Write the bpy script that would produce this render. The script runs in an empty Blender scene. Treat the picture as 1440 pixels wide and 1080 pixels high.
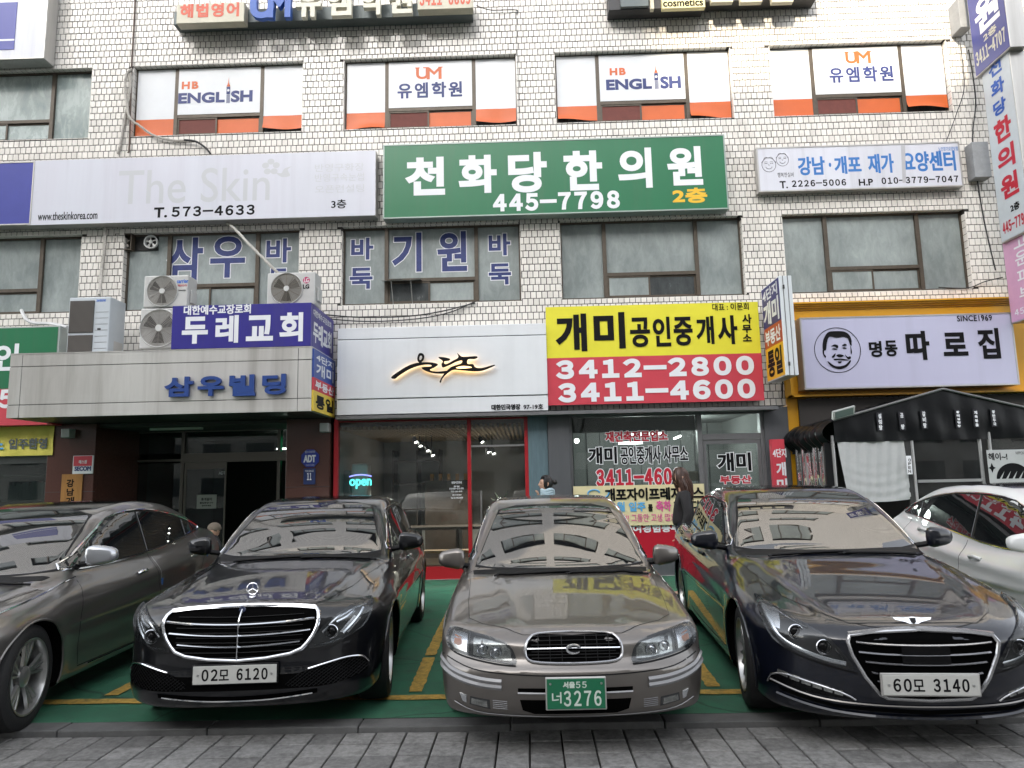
import bpy, bmesh, math, random
import numpy as np
from mathutils import Vector, Matrix
from mathutils.geometry import delaunay_2d_cdt
random.seed(7)
RNG = np.random.default_rng(7)
SC = bpy.context.scene
COL = SC.collection
PI = math.pi

# ------------------------------------------------------------------ camera
CAM_POS = Vector((0.0, -12.0, 1.57))
CAM_F = 1000.0                      # focal length in pixels of the 1440 px wide photograph
cam = bpy.data.objects.new('camera', bpy.data.cameras.new('camera'))
COL.objects.link(cam)
cam.data.sensor_width = 36.0
cam.data.lens = 36.0 * CAM_F / 1440.0
cam.data.clip_start = 0.05
cam.data.clip_end = 600.0
CAM_R = Matrix.Rotation(math.radians(1.15), 3, 'Z') @ Matrix.Rotation(math.radians(97.8), 3, 'X') @ Matrix.Rotation(math.radians(-1.22), 3, 'Z')
cam.matrix_world = Matrix.Translation(CAM_POS) @ CAM_R.to_4x4()
SC.camera = cam

# ------------------------------------------------------------------ sky, sun, exposure
SUN_EL, SUN_AZ = math.radians(26.0), math.radians(22.0)      # light travels to +x, +y and down
world = bpy.data.worlds.new('World')
SC.world = world
world.use_nodes = True
wn = world.node_tree
sky = wn.nodes.new('ShaderNodeTexSky')
sky.sky_type = 'NISHITA'
sky.sun_disc = False
sky.sun_elevation = SUN_EL
sky.sun_rotation = math.radians(180.0 + 22.0)
sky.dust_density = 3.0
sky.ozone_density = 0.8
hs = wn.nodes.new('ShaderNodeHueSaturation')
hs.inputs['Saturation'].default_value = 0.25
hs.inputs['Value'].default_value = 1.0
wn.links.new(sky.outputs[0], hs.inputs['Color'])
bg = wn.nodes['Background']
wn.links.new(hs.outputs[0], bg.inputs['Color'])
bg.inputs['Strength'].default_value = 0.15
sun = bpy.data.objects.new('sun', bpy.data.lights.new('sun', 'SUN'))
COL.objects.link(sun)
sun.data.energy = 1.3
sun.data.angle = math.radians(0.5)
sun.data.color = (1.0, 0.86, 0.66)
sd = Vector((math.sin(SUN_AZ) * math.cos(SUN_EL), math.cos(SUN_AZ) * math.cos(SUN_EL), -math.sin(SUN_EL)))
sun.rotation_euler = sd.to_track_quat('-Z', 'Y').to_euler()
SC.view_settings.view_transform = 'Standard'
SC.view_settings.look = 'None'
SC.view_settings.gamma = 1.0
SC.view_settings.exposure = 2.25
SC.view_settings.use_curve_mapping = False
SC.render.engine = 'CYCLES'
SC.cycles.max_bounces = 8
SC.cycles.glossy_bounces = 4
SC.cycles.transparent_max_bounces = 12
SC.cycles.caustics_reflective = False
SC.cycles.caustics_refractive = False
SC.cycles.use_denoising = True

def ray(u, v):
    return CAM_R @ Vector(((u - 720) / CAM_F, -(v - 540) / CAM_F, -1.0))
def PY(u, v, y=0.0):                # pixel -> point on the plane y = const
    d = ray(u, v); t = (y - CAM_POS.y) / d.y
    return CAM_POS + d * t
def PX(u, v, x):
    d = ray(u, v); t = (x - CAM_POS.x) / d.x
    return CAM_POS + d * t
def PZ(u, v, z=0.0):
    d = ray(u, v); t = (z - CAM_POS.z) / d.z
    return CAM_POS + d * t

# ------------------------------------------------------------------ materials
def lin(c):
    return tuple((x / 12.92 if x <= 0.04045 else ((x + 0.055) / 1.055) ** 2.4) for x in c)
MATS = {}
def mat(name, col=(0.5, 0.5, 0.5), rough=0.5, metal=0.0, coat=0.0, ior=1.5, var=0.0, vscale=8.0, bump=0.0, bscale=60.0,
        dirt=0.0, dirt_col=(0.12, 0.10, 0.08), emit=None, estr=1.0, streak=False, coords='world', coat_ior=1.5, coat_rough=0.02, island=0.0, alpha=1.0, rvar=0.0, drip=0.0, cracks=0.0):
    if name in MATS:
        return MATS[name]
    m = bpy.data.materials.new(name); m.use_nodes = True
    nt = m.node_tree; N = nt.nodes; L = nt.links
    b = N['Principled BSDF']
    b.inputs['Base Color'].default_value = (*col, 1)
    b.inputs['Roughness'].default_value = rough
    b.inputs['Metallic'].default_value = metal
    b.inputs['IOR'].default_value = ior
    b.inputs['Alpha'].default_value = alpha
    b.inputs['Coat Weight'].default_value = coat
    b.inputs['Coat Roughness'].default_value = coat_rough
    b.inputs['Coat IOR'].default_value = coat_ior
    if emit:
        b.inputs['Emission Color'].default_value = (*emit, 1)
        b.inputs['Emission Strength'].default_value = estr
    need = var or bump or dirt or rvar or drip or cracks
    if need:
        if coords == 'world':
            g = N.new('ShaderNodeNewGeometry'); src = g.outputs['Position']
        else:
            g = N.new('ShaderNodeTexCoord'); src = g.outputs['Object']
        mp = N.new('ShaderNodeMapping'); L.new(src, mp.inputs['Vector'])
        if streak:
            mp.inputs['Scale'].default_value = (1, 1, 0.12)
    cur = None
    def mixcol(fac, a, bcol, mode='MIX'):
        mx = N.new('ShaderNodeMix'); mx.data_type = 'RGBA'; mx.blend_type = mode
        if hasattr(fac, 'is_linked') or hasattr(fac, 'links'): L.new(fac, mx.inputs[0])
        else: mx.inputs[0].default_value = fac
        if isinstance(a, tuple): mx.inputs[6].default_value = (*a, 1)
        else: L.new(a, mx.inputs[6])
        if isinstance(bcol, tuple): mx.inputs[7].default_value = (*bcol, 1)
        else: L.new(bcol, mx.inputs[7])
        return mx.outputs[2]
    if island:
        g2 = N.new('ShaderNodeNewGeometry'); oi = N.new('ShaderNodeObjectInfo')
        ad = N.new('ShaderNodeMath'); ad.operation = 'ADD'; L.new(g2.outputs['Random Per Island'], ad.inputs[0]); L.new(oi.outputs['Random'], ad.inputs[1])
        fr = N.new('ShaderNodeMath'); fr.operation = 'FRACT'; L.new(ad.outputs[0], fr.inputs[0])
        pw = N.new('ShaderNodeMath'); pw.operation = 'POWER'; L.new(fr.outputs[0], pw.inputs[0]); pw.inputs[1].default_value = 2.0
        cur = mixcol(pw.outputs[0], col, tuple(c * (1 - island) for c in col))
    if var:
        n = N.new('ShaderNodeTexNoise'); n.inputs['Scale'].default_value = vscale; n.inputs['Detail'].default_value = 5; n.inputs['Roughness'].default_value = 0.65
        L.new(mp.outputs[0], n.inputs['Vector'])
        r = N.new('ShaderNodeMapRange'); r.inputs[1].default_value = 0.3; r.inputs[2].default_value = 0.7; r.inputs[3].default_value = 1 - var; r.inputs[4].default_value = 1 + var * 0.6
        L.new(n.outputs['Fac'], r.inputs[0])
        cur = mixcol(1.0, cur if cur is not None else col, None or r.outputs[0], 'MULTIPLY')
    if dirt:
        n = N.new('ShaderNodeTexNoise'); n.inputs['Scale'].default_value = vscale * 0.35; n.inputs['Detail'].default_value = 7; n.inputs['Roughness'].default_value = 0.7; n.inputs['Distortion'].default_value = 0.6
        L.new(mp.outputs[0], n.inputs['Vector'])
        r = N.new('ShaderNodeMapRange'); r.inputs[1].default_value = 0.48; r.inputs[2].default_value = 0.75; r.inputs[3].default_value = 0; r.inputs[4].default_value = dirt
        L.new(n.outputs['Fac'], r.inputs[0])
        cur = mixcol(r.outputs[0], cur if cur is not None else col, dirt_col)
    if drip:      # rain-washed dirt running down the face
        m2 = N.new('ShaderNodeMapping'); m2.inputs['Scale'].default_value = (5.0, 5.0, 0.22); L.new(src, m2.inputs['Vector'])
        n = N.new('ShaderNodeTexNoise'); n.inputs['Scale'].default_value = 1.0; n.inputs['Detail'].default_value = 6; n.inputs['Roughness'].default_value = 0.6
        L.new(m2.outputs[0], n.inputs['Vector'])
        r = N.new('ShaderNodeMapRange'); r.inputs[1].default_value = 0.5; r.inputs[2].default_value = 0.72; r.inputs[3].default_value = 0; r.inputs[4].default_value = drip
        L.new(n.outputs['Fac'], r.inputs[0])
        cur = mixcol(r.outputs[0], cur if cur is not None else col, tuple(c * 0.55 for c in dirt_col) if dirt_col[0] > .3 else dirt_col)
    if cracks:
        n = N.new('ShaderNodeTexNoise'); n.inputs['Scale'].default_value = 1.3; n.inputs['Detail'].default_value = 4; L.new(src, n.inputs['Vector'])
        m2 = N.new('ShaderNodeMix'); m2.data_type = 'RGBA'; m2.inputs[0].default_value = .25; L.new(src, m2.inputs[6]); L.new(n.outputs['Color'], m2.inputs[7])
        vo = N.new('ShaderNodeTexVoronoi'); vo.feature = 'DISTANCE_TO_EDGE'; vo.inputs['Scale'].default_value = .75; L.new(m2.outputs[2], vo.inputs['Vector'])
        r = N.new('ShaderNodeMapRange'); r.inputs[1].default_value = 0.0; r.inputs[2].default_value = 0.010; r.inputs[3].default_value = cracks; r.inputs[4].default_value = 0
        L.new(vo.outputs['Distance'], r.inputs[0]); cur = mixcol(r.outputs[0], cur if cur is not None else col, (0.012, 0.02, 0.016))
        n3 = N.new('ShaderNodeTexNoise'); n3.inputs['Scale'].default_value = 90; n3.inputs['Detail'].default_value = 2; L.new(src, n3.inputs['Vector'])
        r = N.new('ShaderNodeMapRange'); r.inputs[1].default_value = 0.62; r.inputs[2].default_value = 0.72; r.inputs[3].default_value = 0; r.inputs[4].default_value = cracks * .6
        L.new(n3.outputs['Fac'], r.inputs[0]); cur = mixcol(r.outputs[0], cur, (0.03, 0.04, 0.035))
    if cur is not None:
        L.new(cur, b.inputs['Base Color'])
    if rvar:
        n = N.new('ShaderNodeTexNoise'); n.inputs['Scale'].default_value = vscale; n.inputs['Detail'].default_value = 4
        L.new(mp.outputs[0], n.inputs['Vector'])
        r = N.new('ShaderNodeMapRange'); r.inputs[1].default_value = 0.35; r.inputs[2].default_value = 0.65; r.inputs[3].default_value = rough; r.inputs[4].default_value = min(1, rough + rvar)
        L.new(n.outputs['Fac'], r.inputs[0]); L.new(r.outputs[0], b.inputs['Roughness'])
    if bump:
        n = N.new('ShaderNodeTexNoise'); n.inputs['Scale'].default_value = bscale; n.inputs['Detail'].default_value = 3
        L.new(mp.outputs[0], n.inputs['Vector'])
        bp = N.new('ShaderNodeBump'); bp.inputs['Strength'].default_value = bump; bp.inputs['Distance'].default_value = 0.01
        L.new(n.outputs['Fac'], bp.inputs['Height']); L.new(bp.outputs[0], b.inputs['Normal'])
    MATS[name] = m
    return m
def glassmat(name, tint=(0.9, 0.95, 0.93), ior=1.6, dirt=0.0):
    """thin pane: clear, with a Fresnel reflection (real glass without thickness, so it lets daylight in)"""
    if name in MATS: return MATS[name]
    m = bpy.data.materials.new(name); m.use_nodes = True
    nt = m.node_tree; N = nt.nodes; L = nt.links
    for n in list(N):
        if n.type == 'BSDF_PRINCIPLED': N.remove(n)
    out = [n for n in N if n.type == 'OUTPUT_MATERIAL'][0]
    tr = N.new('ShaderNodeBsdfTransparent'); tr.inputs[0].default_value = (*tint, 1)
    gl = N.new('ShaderNodeBsdfGlossy'); gl.inputs['Roughness'].default_value = 0.01
    fr = N.new('ShaderNodeFresnel'); fr.inputs[0].default_value = ior
    mx = N.new('ShaderNodeMixShader')
    L.new(fr.outputs[0], mx.inputs[0]); L.new(tr.outputs[0], mx.inputs[1]); L.new(gl.outputs[0], mx.inputs[2])
    last = mx.outputs[0]
    if dirt:
        df = N.new('ShaderNodeBsdfDiffuse'); df.inputs[0].default_value = (0.45, 0.47, 0.46, 1)
        g = N.new('ShaderNodeNewGeometry'); n = N.new('ShaderNodeTexNoise'); n.inputs['Scale'].default_value = 3; n.inputs['Detail'].default_value = 6
        L.new(g.outputs['Position'], n.inputs['Vector'])
        r = N.new('ShaderNodeMapRange'); r.inputs[1].default_value = 0.35; r.inputs[2].default_value = 0.7; r.inputs[4].default_value = dirt; r.inputs[3].default_value = dirt * 0.2
        L.new(n.outputs['Fac'], r.inputs[0])
        m2 = N.new('ShaderNodeMixShader'); L.new(r.outputs[0], m2.inputs[0]); L.new(last, m2.inputs[1]); L.new(df.outputs[0], m2.inputs[2]); last = m2.outputs[0]
    L.new(last, out.inputs[0])
    MATS[name] = m
    return m
def S(r, g, b): return lin((r / 255, g / 255, b / 255))
# printed / painted colours (base colours of the things themselves)
M_white = mat('white_print', (0.74, 0.75, 0.78), 0.45)
M_whitesign = mat('white_sign_face', (0.62, 0.63, 0.69), 0.35, var=0.06, vscale=1.5, dirt=0.25, dirt_col=(0.45, 0.43, 0.42), streak=True, drip=.25)
M_black = mat('black_print', (0.004, 0.004, 0.005), 0.6, ior=1.25)
M_navy = mat('navy_print', (0.02, 0.035, 0.16), 0.5, var=0.25, vscale=15)
M_blue = mat('blue_print', (0.015, 0.09, 0.40), 0.45)
M_royal = mat('royal_blue_board', (0.028, 0.022, 0.22), 0.35, var=.08, vscale=3, drip=.10)
M_green = mat('green_board', (0.012, 0.15, 0.062), 0.35, var=0.06, vscale=2, streak=True, drip=.14)
M_yellow = mat('yellow_banner', (0.72, 0.66, 0.03), 0.6, var=0.05, vscale=3)
M_red = mat('red_banner', (0.54, 0.042, 0.065), 0.6, var=0.06, vscale=3)
M_redprint = mat('red_print', (0.45, 0.01, 0.03), 0.5)
M_orange = mat('orange_film', (0.60, 0.115, 0.018), 0.45, var=0.08, vscale=2.5)
M_yprint = mat('yellow_print', (0.75, 0.45, 0.02), 0.5)
M_faint = mat('faded_print', (0.52, 0.53, 0.56), 0.5)
M_pink = mat('pink_print', (0.65, 0.10, 0.30), 0.5)
M_sky = mat('light_blue_print', (0.10, 0.38, 0.68), 0.5)
M_alu = mat('brushed_aluminium', (0.50, 0.49, 0.47), 0.38, metal=0.6, var=0.12, vscale=1.8, dirt=0.4, dirt_col=(0.22, 0.20, 0.18), streak=True, drip=.3)
M_steel = mat('steel', (0.5, 0.5, 0.5), 0.3, metal=1.0)
M_grey = mat('grey_metal', (0.16, 0.16, 0.165), 0.45, metal=0.3, var=0.08)
M_dark = mat('dark_metal', (0.03, 0.03, 0.032), 0.5)
M_brown = mat('bronze_window_frame', (0.085, 0.068, 0.05), 0.45, metal=0.3, var=0.2, vscale=12)
M_chrome = mat('chrome', (0.75, 0.76, 0.78), 0.08, metal=1.0)

# ------------------------------------------------------------------ objects
ORG = {}
def tag(o, label=None, cat=None, group=None, kind=None):
    if label: o['label'] = label
    if cat: o['category'] = cat
    if group: o['group'] = group
    if kind: o['kind'] = kind
    return o
def thing(name, loc, label, cat, group=None, rz=0.0, local=False):
    o = bpy.data.objects.new(name, None); COL.objects.link(o)
    o.empty_display_size = 0.2
    o.location = loc; o.rotation_euler = (0, 0, rz)
    tag(o, label, cat, group)
    ORG[o.name] = Vector((0, 0, 0)) if local else Vector(loc)
    return o
class MB:
    """collects geometry, links it as ONE mesh object"""
    def __init__(s): s.v = []; s.f = []; s.m = []
    def add(s, vs, fs, mi=0):
        n = len(s.v); s.v += [tuple(p) for p in vs]; s.f += [tuple(i + n for i in f) for f in fs]; s.m += [mi] * len(fs)
        return s
    def box(s, x0, x1, y0, y1, z0, z1, mi=0):
        return s.add([(x0, y0, z0), (x1, y0, z0), (x1, y1, z0), (x0, y1, z0), (x0, y0, z1), (x1, y0, z1), (x1, y1, z1), (x0, y1, z1)],
                     [(0, 3, 2, 1), (4, 5, 6, 7), (0, 1, 5, 4), (1, 2, 6, 5), (2, 3, 7, 6), (3, 0, 4, 7)], mi)
    def obox(s, o, R, U, N, r0, r1, u0, u1, n0, n1, mi=0):
        o, R, U, N = Vector(o), Vector(R), Vector(U), Vector(N)
        P = [o + R * r + U * u + N * n for n in (n0, n1) for u in (u0, u1) for r in (r0, r1)]
        fs = [(0, 2, 3, 1), (4, 5, 7, 6), (0, 1, 5, 4), (2, 6, 7, 3), (0, 4, 6, 2), (1, 3, 7, 5)]
        return s.add(P, fs, mi)
    def tube(s, pts, r, n=8, mi=0, closed=False, cap=True):
        pts = [Vector(p) for p in pts]; k = len(pts)
        rs = r if isinstance(r, (list, tuple)) else [r] * k
        vs = []; up = None
        for i, p in enumerate(pts):
            if closed: t = pts[(i + 1) % k] - pts[i - 1]
            else: t = pts[min(i + 1, k - 1)] - pts[max(i - 1, 0)]
            if t.length < 1e-9: t = Vector((0, 0, 1))
            t.normalize()
            if up is None:
                up = Vector((0, 0, 1)) if abs(t.z) < 0.9 else Vector((1, 0, 0))
            a = t.cross(up)
            if a.length < 1e-6: a = t.orthogonal()
            a.normalize(); b = a.cross(t); up = b
            for j in range(n):
                q = 2 * PI * j / n
                vs.append(p + (a * math.cos(q) + b * math.sin(q)) * rs[i])
        fs = []
        for i in range(k if closed else k - 1):
            i2 = (i + 1) % k
            for j in range(n):
                fs.append((i * n + j, i * n + (j + 1) % n, i2 * n + (j + 1) % n, i2 * n + j))
        if cap and not closed:
            fs.append(tuple(range(n - 1, -1, -1))); fs.append(tuple((k - 1) * n + j for j in range(n)))
        return s.add(vs, fs, mi)
    def lathe(s, prof, origin, axis, n=32, mi=0, cap=False):
        """prof: (along axis, radius)"""
        axis = Vector(axis).normalized(); a = axis.orthogonal().normalized(); b = axis.cross(a)
        o = Vector(origin); k = len(prof)
        vs = [o + axis * h + (a * math.cos(2 * PI * j / n) + b * math.sin(2 * PI * j / n)) * r for h, r in prof for j in range(n)]
        fs = [(i * n + j, i * n + (j + 1) % n, (i + 1) * n + (j + 1) % n, (i + 1) * n + j) for i in range(k - 1) for j in range(n)]
        if cap: fs += [tuple(range(n - 1, -1, -1)), tuple((k - 1) * n + j for j in range(n))]
        return s.add(vs, fs, mi)
    def ellipsoid(s, c, r, n=16, mi=0):
        c = Vector(c); vs = []; fs = []
        for i in range(n // 2 + 1):
            th = PI * i / (n // 2)
            for j in range(n):
                q = 2 * PI * j / n
                vs.append((c.x + r[0] * math.sin(th) * math.cos(q), c.y + r[1] * math.sin(th) * math.sin(q), c.z + r[2] * math.cos(th)))
        for i in range(n // 2):
            for j in range(n):
                fs.append((i * n + j, (i + 1) * n + j, (i + 1) * n + (j + 1) % n, i * n + (j + 1) % n))
        return s.add(vs, fs, mi)
    def build(s, name, mats, parent=None, smooth=False, bevel=0.0, seg=2, fix=False, **kw):
        me = bpy.data.meshes.new(name)
        org = Vector((0, 0, 0))
        if parent is not None: org = ORG.get(parent.name, org)
        vs = s.v if org.length == 0 else [(a - org.x, b - org.y, c - org.z) for a, b, c in s.v]
        me.from_pydata(vs, [], s.f)
        if not isinstance(mats, (list, tuple)): mats = [mats]
        for m in mats: me.materials.append(m)
        if len(mats) > 1: me.polygons.foreach_set('material_index', s.m)
        if bevel > 0 or fix:
            bm = bmesh.new(); bm.from_mesh(me)
            if fix: bmesh.ops.recalc_face_normals(bm, faces=bm.faces)
            if bevel > 0:
                es = [e for e in bm.edges if e.is_manifold and e.calc_face_angle(0) > 0.5]
                bmesh.ops.bevel(bm, geom=es, offset=bevel, segments=seg, affect='EDGES', profile=0.5, clamp_overlap=True)
            bm.to_mesh(me); bm.free()
        if smooth:
            me.polygons.foreach_set('use_smooth', [True] * len(me.polygons))
            try: me.set_sharp_from_angle(angle=math.radians(38))
            except Exception: pass
        me.update()
        o = bpy.data.objects.new(name, me); COL.objects.link(o)
        if parent is not None: o.parent = parent; ORG[o.name] = org
        tag(o, kw.get('label'), kw.get('cat'), kw.get('group'), kw.get('kind'))
        return o
def solo(mb, name, mats, label, cat, base=None, group=None, **kw):
    """a thing that is a single mesh"""
    b = Vector(base) if base else Vector((0, 0, 0))
    if b.length:
        mb.v = [(a - b.x, c - b.y, d - b.z) for a, c, d in mb.v]
    o = mb.build(name, mats, None, label=label, cat=cat, group=group, **kw)
    o.location = b; ORG[o.name] = b
    return o

# ------------------------------------------------------------------ frames for flat faces
class Fr:
    def __init__(s, o, R=(1, 0, 0), U=(0, 0, 1), N=(0, -1, 0)):
        s.o = Vector(o); s.R = Vector(R); s.U = Vector(U); s.N = Vector(N)
    def p(s, a, b, d=0.0): return s.o + s.R * a + s.U * b + s.N * d
def FY(y): return Fr((0, y, 0))
def rectpx(u0, v0, u1, v1, y):
    a, b = PY(u0, v0, y), PY(u1, v1, y)
    return a.x, b.x, b.z, a.z            # x0, x1, z0, z1

def poly_mesh(loops, fr, d0, thick=0.0, mb=None, mi=0):
    """loops: outlines in frame coordinates, filled by non-zero winding"""
    segs_a = []; segs_b = []; vs = []; es = []
    for lp in loops:
        n0 = len(vs); k = len(lp)
        vs += [Vector((p[0], p[1])) for p in lp]
        for i in range(k):
            es.append((n0 + i, n0 + (i + 1) % k)); segs_a.append(lp[i]); segs_b.append(lp[(i + 1) % k])
    if len(vs) < 3: return mb or MB()
    V, E, F_, *_ = delaunay_2d_cdt(vs, es, [], 0, 1e-5)
    V = np.array([(p.x, p.y) for p in V]); F_ = np.array([f for f in F_ if len(f) == 3])
    if len(F_) == 0: return mb or MB()
    A = np.array(segs_a, float); B = np.array(segs_b, float)
    C = V[F_].mean(axis=1)
    y = C[:, 1][:, None]; x = C[:, 0][:, None]
    up = (A[:, 1] <= y) & (B[:, 1] > y); dn = (A[:, 1] > y) & (B[:, 1] <= y)
    cr = (B[:, 0] - A[:, 0]) * (y - A[:, 1]) - (x - A[:, 0]) * (B[:, 1] - A[:, 1])
    w = (up & (cr > 0)).sum(1).astype(int) - (dn & (cr < 0)).sum(1).astype(int)
    F_ = F_[w != 0]
    if mb is None: mb = MB()
    used = {}; pv = []; fs = []
    for f in F_:
        a = V[f]
        if (a[1][0] - a[0][0]) * (a[2][1] - a[0][1]) - (a[2][0] - a[0][0]) * (a[1][1] - a[0][1]) < 0: f = f[::-1]
        g = []
        for i in f:
            i = int(i)
            if i not in used: used[i] = len(pv); pv.append(V[i])
            g.append(used[i])
        fs.append(tuple(g))
    n = len(pv)
    front = [fr.p(p[0], p[1], d0 + thick) for p in pv]
    # frame R x U must face N: for the facade R=x, U=z gives R x U = -y = N
    flip = fr.R.cross(fr.U).dot(fr.N) < 0
    ff = [f[::-1] if flip else f for f in fs]
    if thick > 0:
        cnt = {}
        for f in fs:
            for i in range(3): cnt[(f[i], f[(i + 1) % 3])] = 1
        side = []
        for (a, b) in cnt:
            if (b, a) not in cnt:
                q = (a, a + n, b + n, b)
                side.append(q[::-1] if flip else q)
        mb.add(front + [fr.p(p[0], p[1], d0) for p in pv], ff + side, mi)
    else:
        mb.add(front, ff, mi)
    return mb
GL = {}
TS = bpy.data.scenes.new('glyph_scene')
def glyph_loops(body, res=4, spacing=1.0):
    key = (body, res, spacing)
    if key in GL: return GL[key]
    cu = bpy.data.curves.new('t', 'FONT'); cu.body = body; cu.resolution_u = res; cu.space_character = spacing; cu.size = 1.0
    o = bpy.data.objects.new('t', cu); TS.collection.objects.link(o)
    with bpy.context.temp_override(scene=TS, view_layer=TS.view_layers[0]):
        me = bpy.data.meshes.new_from_object(o.evaluated_get(bpy.context.evaluated_depsgraph_get()))
    bpy.data.objects.remove(o); bpy.data.curves.remove(cu)
    co = np.array([v.co[:2] for v in me.vertices])
    # weld
    key2 = {}; remap = []
    for c in co:
        k = (round(c[0], 5), round(c[1], 5)); remap.append(key2.setdefault(k, len(key2)))
    pts = [None] * len(key2)
    for c, r in zip(co, remap): pts[r] = (float(c[0]), float(c[1]))
    ed = {}
    for p in me.polygons:
        vs = [remap[i] for i in p.vertices]
        a = sum(pts[vs[i]][0] * pts[vs[(i + 1) % len(vs)]][1] - pts[vs[(i + 1) % len(vs)]][0] * pts[vs[i]][1] for i in range(len(vs)))
        if a < 0: vs = vs[::-1]
        for i in range(len(vs)): ed[(vs[i], vs[(i + 1) % len(vs)])] = 1
    bd = {}
    for (a, b) in ed:
        if (b, a) not in ed and a != b: bd.setdefault(a, []).append(b)
    bpy.data.meshes.remove(me)
    loops = []
    while bd:
        a = next(iter(bd)); lp = [a]; cur = a
        while True:
            nx = bd.get(cur)
            if not nx: break
            b = nx.pop()
            if not nx: del bd[cur]
            if b == a: break
            lp.append(b); cur = b
            if len(lp) > 5000: break
        if len(lp) > 2: loops.append([pts[i] for i in lp])
    GL[key] = loops
    return loops
def offset_loop(lp, w):
    if w == 0: return lp
    n = len(lp); out = []
    for i in range(n):
        p0, p1, p2 = lp[i - 1], lp[i], lp[(i + 1) % n]
        d1 = (p1[0] - p0[0], p1[1] - p0[1]); d2 = (p2[0] - p1[0], p2[1] - p1[1])
        l1 = math.hypot(*d1) or 1e-9; l2 = math.hypot(*d2) or 1e-9
        n1 = (d1[1] / l1, -d1[0] / l1); n2 = (d2[1] / l2, -d2[0] / l2)
        m = (n1[0] + n2[0], n1[1] + n2[1]); ml = math.hypot(*m)
        if ml < 0.3:
            out.append((p1[0] + n1[0] * w, p1[1] + n1[1] * w)); out.append((p1[0] + n2[0] * w, p1[1] + n2[1] * w)); continue
        k = w * 2 / (ml * ml)
        k = min(k, w * 1.8 / ml) if w > 0 else k
        out.append((p1[0] + m[0] * k, p1[1] + m[1] * k))
    return out
def text_loops(body, x0, x1, z0, z1, bold=0.0, res=4, spacing=1.0, shear=0.0):
    """outlines stretched into the box; bold = how far the strokes are thickened, in metres"""
    L = glyph_loops(body, res, spacing)
    if not L: return []
    xs = [p[0] for l in L for p in l]; ys = [p[1] for l in L for p in l]
    ax, bx, ay, by = min(xs), max(xs), min(ys), max(ys)
    X0, X1, Z0, Z1 = x0 + bold, x1 - bold, z0 + bold, z1 - bold
    out = []
    for l in L:
        q = []
        for p in l:
            X = X0 + (p[0] - ax) / (bx - ax) * (X1 - X0); Z = Z0 + (p[1] - ay) / (by - ay) * (Z1 - Z0)
            if not q or math.hypot(X - q[-1][0], Z - q[-1][1]) > 0.0006: q.append((X + shear * (Z - Z0), Z))
        out.append(q)
    return out
def text(body, x0, x1, z0, z1, fr, d, m, parent, bold=0.0, thick=0.0, res=4, name='lettering', outline=0.0, om=None, shear=0.0, spacing=1.0, raw=False):
    if any(ch.isdigit() for ch in body) and not any(ord(ch) > 0x1100 for ch in body) and body[:2] not in ('SI', '10', 'Te'):
        nb = body.translate({ord(a): ord(a) + 0xFEE0 for a in '0123456789-'})
        if nb != body: body = nb; spacing = min(spacing, 1.0) * .62
    if bold and not raw:
        n = max(1, len(body.replace(' ', '')))
        han = any(0x1100 < ord(ch) < 0xFF00 for ch in body)
        bold = min(bold * .8, (.046 if han else .075) * min(z1 - z0, (x1 - x0) / n * (1.0 if han else 1.25)))
    L = text_loops(body, x0, x1, z0, z1, bold, res, spacing, shear)
    if not L: return None
    if outline:
        poly_mesh([offset_loop(l, bold + outline) for l in L], fr, d, 0).build('lettering_edge', om, parent)
        d += 0.0015
    return poly_mesh([offset_loop(l, bold) for l in L], fr, d, thick).build(name, m, parent)
def textpx(body, u0, v0, u1, v1, y, m, parent, fr=None, d=0.003, **kw):
    """text on a facade-parallel plane; (u0,v0) top left, (u1,v1) bottom right of the ink in the photograph"""
    x0, x1, z0, z1 = rectpx(u0, v0, u1, v1, y)
    return text(body, x0, x1, z0, z1, FY(y), d, m, parent, **kw)
def panel(parent, name, x0, x1, z0, z1, yf, yb, m, bevel=0.0, **kw):
    return MB().box(x0, x1, yf, yb, z0, z1).build(name, m, parent, bevel=bevel, **kw)
def catmull(pts, n=6, closed=True):
    k = len(pts); out = []
    rng = range(k) if closed else range(k - 1)
    for i in rng:
        if closed: p0, p1, p2, p3 = pts[i - 1], pts[i], pts[(i + 1) % k], pts[(i + 2) % k]
        else: p0, p1, p2, p3 = pts[max(i - 1, 0)], pts[i], pts[i + 1], pts[min(i + 2, k - 1)]
        for j in range(n):
            t = j / n
            out.append(tuple(0.5 * ((2 * b) + (-a + c) * t + (2 * a - 5 * b + 4 * c - e) * t * t + (-a + 3 * b - 3 * c + e) * t ** 3) for a, b, c, e in zip(p0, p1, p2, p3)))
    if not closed: out.append(tuple(pts[-1]))
    return out
def ccw(lp):
    a = sum(lp[i][0] * lp[(i + 1) % len(lp)][1] - lp[(i + 1) % len(lp)][0] * lp[i][1] for i in range(len(lp)))
    return lp if a > 0 else lp[::-1]
# ================================================================== ground
def struct(mb, name, m, **kw):
    o = mb.build(name, m, None, kind='structure', **kw); return o
KERB_Y = -6.94
M_asphalt = mat('asphalt', (0.05, 0.05, 0.052), 0.85, var=0.3, vscale=4, bump=0.6, bscale=220)
struct(MB().add([(-90, -120, -0.09), (90, -120, -0.09), (90, KERB_Y - 0.3, -0.09), (-90, KERB_Y - 0.3, -0.09)], [(0, 1, 2, 3)]), 'road', M_asphalt)
M_paint = mat('green_parking_coating', (0.044, 0.20, 0.112), 0.6, var=0.35, vscale=2.2, bump=0.8, bscale=260, dirt=0.55, dirt_col=(0.05, 0.07, 0.06), rvar=0.2, cracks=.55)
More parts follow.
